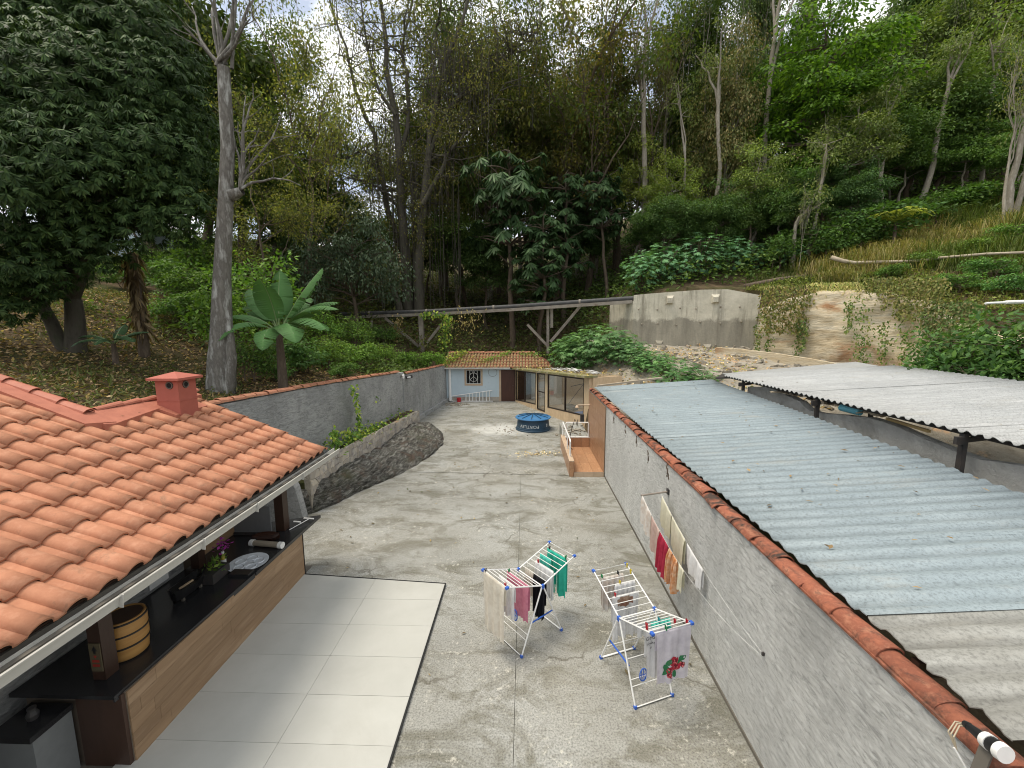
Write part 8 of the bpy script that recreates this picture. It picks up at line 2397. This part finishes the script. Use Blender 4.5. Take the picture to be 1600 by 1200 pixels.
creeper([lw_pt(515, 672), lw_pt(518, 685), lw_pt(522, 700)], 130, (.02, .09, .08), .12, .085, CG, 'creeper clump climbing from the planter beside the kitchen roof', out=ow)
creeper([lw_pt(540, 670), lw_pt(542, 680), lw_pt(545, 692)], 60, (.02, .07, .06), .12, .085, CG, 'small creeper sprig between the two climbing clumps on the left wall', out=ow)
creeper([lw_pt(645, 628), lw_pt(648, 634), lw_pt(640, 640)], 130, (.05, .14, .08), .13, .09, CG, 'bushy creeper at the far end of the planter', out=(.1, 0, 0))
n = 1500; s_ = rs.uniform(0, 1, n); k_ = rs.uniform(.1, 1, n)
fx_ = P0[0] + (P1[0] - P0[0]) * s_; fy_ = P0[1] + (P1[1] - P0[1]) * s_
P = np.stack([fx_ + (lwall_x(fy_) + .05 - fx_) * k_, fy_, np.full(n, .80)], 1); P = P[nzf(P[:, 1] * 2, P[:, 0] * 2, 51) > -.35]
P[:, 2] += .18 * (P[:, 1] < 13)
cover('planter_greenery', P, .32, .14, .085, CG, up=.6)
# creepers over the blue house roof and the left wall end
creeper([(-5.2, 25.2, 2.35), (-4.7, 25.8, 2.65), (-4.3, 26.5, 2.95), (-3.9, 27.2, 3.1)], 340, (.22, .22, .06), .14, .10, ((.12, .18, .04), (.26, .28, .06), (.07, .12, .03)), 'yellow green creeper over the left end of the house roof', hang_=.1, out=(0, 0, .04))
creeper([(-2.6, 25.8, 2.52), (-2.0, 26.2, 2.72), (-1.4, 26.7, 2.9), (-.9, 27.3, 3.1)], 190, (.16, .14, .04), .13, .09, ((.07, .13, .03), (.10, .17, .035)), 'green creeper crossing the middle of the house roof', hang_=.1, out=(0, 0, .04))
creeper([(-.1, 26.6, 2.9), (.5, 27.0, 3.0), (1.0, 26.6, 2.75)], 160, (.3, .25, .06), .14, .09, ((.07, .12, .03), (.12, .15, .04)), 'creeper and dead leaves on the hip of the house roof', hang_=.1, out=(0, 0, .04))
n = 700; P = np.stack([rs.uniform(-5, 1.2, n), rs.uniform(25.6, 27.2, n), np.zeros(n)], 1); P[:, 2] = 2.16 + .79 * (P[:, 1] - 25.17) / 2.13 + .11
P = P[nzf(P[:, 0] * 2, P[:, 1] * 3, 61) > -.1]
o = cover('roof_litter', P, .04, .13, .06, ((.30, .24, .10), (.18, .15, .06), (.14, .17, .05)), up=0)
n = 420; ss_ = rs.uniform(0, AL, n); oo_ = rs.uniform(-1.6, .28, n)
P = np.array([ap(a, ztop(a) + .10, b) for a, b in zip(ss_, oo_)]); cover('roof_litter', P, .03, .13, .06, ((.30, .24, .10), (.18, .16, .06), (.10, .08, .05)), up=0)
# hanging creepers on the rock face
for px, y0, y1, sp in ((1182, 505, 555, .08), (1198, 500, 560, .08), (1246, 505, 555, .09), (1254, 500, 545, .07), (1340, 460, 560, .14), (1352, 480, 565, .14), (1378, 500, 570, .12), (1410, 505, 572, .2), (1440, 510, 575, .2), (1325, 470, 520, .08)):
    j = int(np.argmin([abs(800 + FOC * ((RW.T @ (np.array([ptx[i], pty[i], ptz[i]]) - EYE))[0] / (RW.T @ (np.array([ptx[i], pty[i], ptz[i]]) - EYE))[2]) - px) for i in range(110)]))
    Yr = pty[j] - .35
    creeper([site(px, y0, Yr), site(px + 4, (y0 + y1) / 2, Yr - .15), site(px - 2, y1, Yr - .25)], 150, (sp, .12, .05), .14, .09, ((.05, .09, .03), (.08, .12, .04), (.12, .13, .05)), ordn('thin creeper hanging down the pale rock face, {} from the retaining wall', (1182, 1198, 1246, 1254, 1325, 1340, 1352, 1378, 1410, 1440).index(px)), 'creepers hanging down the rock face', name='creeper')
n = 1700   # mat of dry creeper over the rim right of the retaining wall
P = np.array([site(rs.uniform(1188, 1275), rs.uniform(445, 520), 22.4) for _ in range(n)]); P[:, 1] += rs.normal(0, .15, n)
lv = Leaves(); lv.leaves(P, rs.normal(0, .6, (n, 3)) + [-.2, -.4, -.9], rs.normal(0, .5, (n, 3)) + [-.5, -1, .6], .18 * rs.uniform(.5, 1.3, n), .09 * rs.uniform(.6, 1.2, n), tones(rs, ((.10, .105, .032), (.075, .09, .026), (.14, .115, .05), (.05, .065, .02)), n, .3))
o = link('hanging_mat', lv.mesh('hanging_mat', 'leaf')); tag(o, 'tangled olive creeper mat hanging over the rim beside the retaining wall', 'creeper')
def mat_px(name, label, px0, px1, py0, py1, n, cols, L=.17, W=.085, keep=None):
    P = []
    while len(P) < n:
        px, py = rs.uniform(px0, px1), rs.uniform(py0, py1)
        if keep and not keep(px, py): continue
        j = int(np.argmin(np.abs(RIMX - px))); P.append(site(px, py, pty[j] - .15 + (500 - py) * .012))
    P = np.array(P); P[:, 1] += rs.normal(0, .12, n)
    lv = Leaves(); lv.leaves(P, rs.normal(0, .6, (n, 3)) + [-.2, -.4, -.9], rs.normal(0, .5, (n, 3)) + [-.5, -1, .6], L * rs.uniform(.5, 1.3, n), W * rs.uniform(.6, 1.2, n), tones(rs, cols, n, .3))
    o = link(name, lv.mesh(name, 'leaf')); tag(o, label, 'creeper')
RIMX = np.array([800 + FOC * (lambda c: c[0] / c[2])(RW.T @ (np.array([ptx[i], pty[i], ptz[i]]) - EYE)) for i in range(110)])
mat_px('hanging_mat', 'olive green creeper mat draped over the upper middle of the rock face', 1335, 1480, 432, 500, 1500, ((.085, .095, .028), (.06, .075, .024), (.12, .11, .045)), keep=lambda x, y: y < 462 + 16 * math.sin(x * .05) + 20 * (x > 1400) + 22 * math.sin(x * .21) ** 2)
mat_px('hanging_mat', 'green creeper mat covering the right end of the rock face', 1440, 1530, 470, 585, 2600, ((.045, .075, .025), (.06, .085, .03), (.09, .085, .04)), keep=lambda x, y: x > 1445 + 18 * math.sin(y * .11))
mat_px('hanging_mat', 'dry grassy fringe hanging over the rim of the pale rock', 1265, 1345, 440, 468, 900, DRY, L=.26, W=.035, keep=lambda x, y: y < 452 + 14 * math.sin(x * .3) ** 2)
# creeper on the pipe supports
creeper([site(660, 490, 28.4), site(700, 492, 28.4), site(697, 515, 28.3), site(694, 548, 28.3)], 420, (.2, .2, .12), .2, .14, CG, 'leafy creeper hanging from the pipe right of its main support')
creeper([site(622, 495, 28.4), site(618, 520, 28.4), site(622, 545, 28.4)], 200, (.15, .15, .2), .2, .12, ((.20, .16, .08), (.13, .11, .06)), 'dry brown creeper hanging from the pipe left of its main support')
creeper([site(725, 488, 28.2), site(728, 515, 28.2)], 170, (.7, .2, .35), .2, .07, ((.26, .22, .10), (.17, .15, .07)), 'straw coloured creeper curtain under the middle of the pipe')
# leaves of the planters and the orchid on the worktop
creeper([(-4.62, 5.42, 1.05), (-4.62, 5.62, 1.10)], 40, (.05, .06, .03), .12, .04, ((.05, .10, .02), (.10, .15, .03)), 'tuft of strap leaves in the rectangular planter', hang_=-.5, name='planter_leaves')
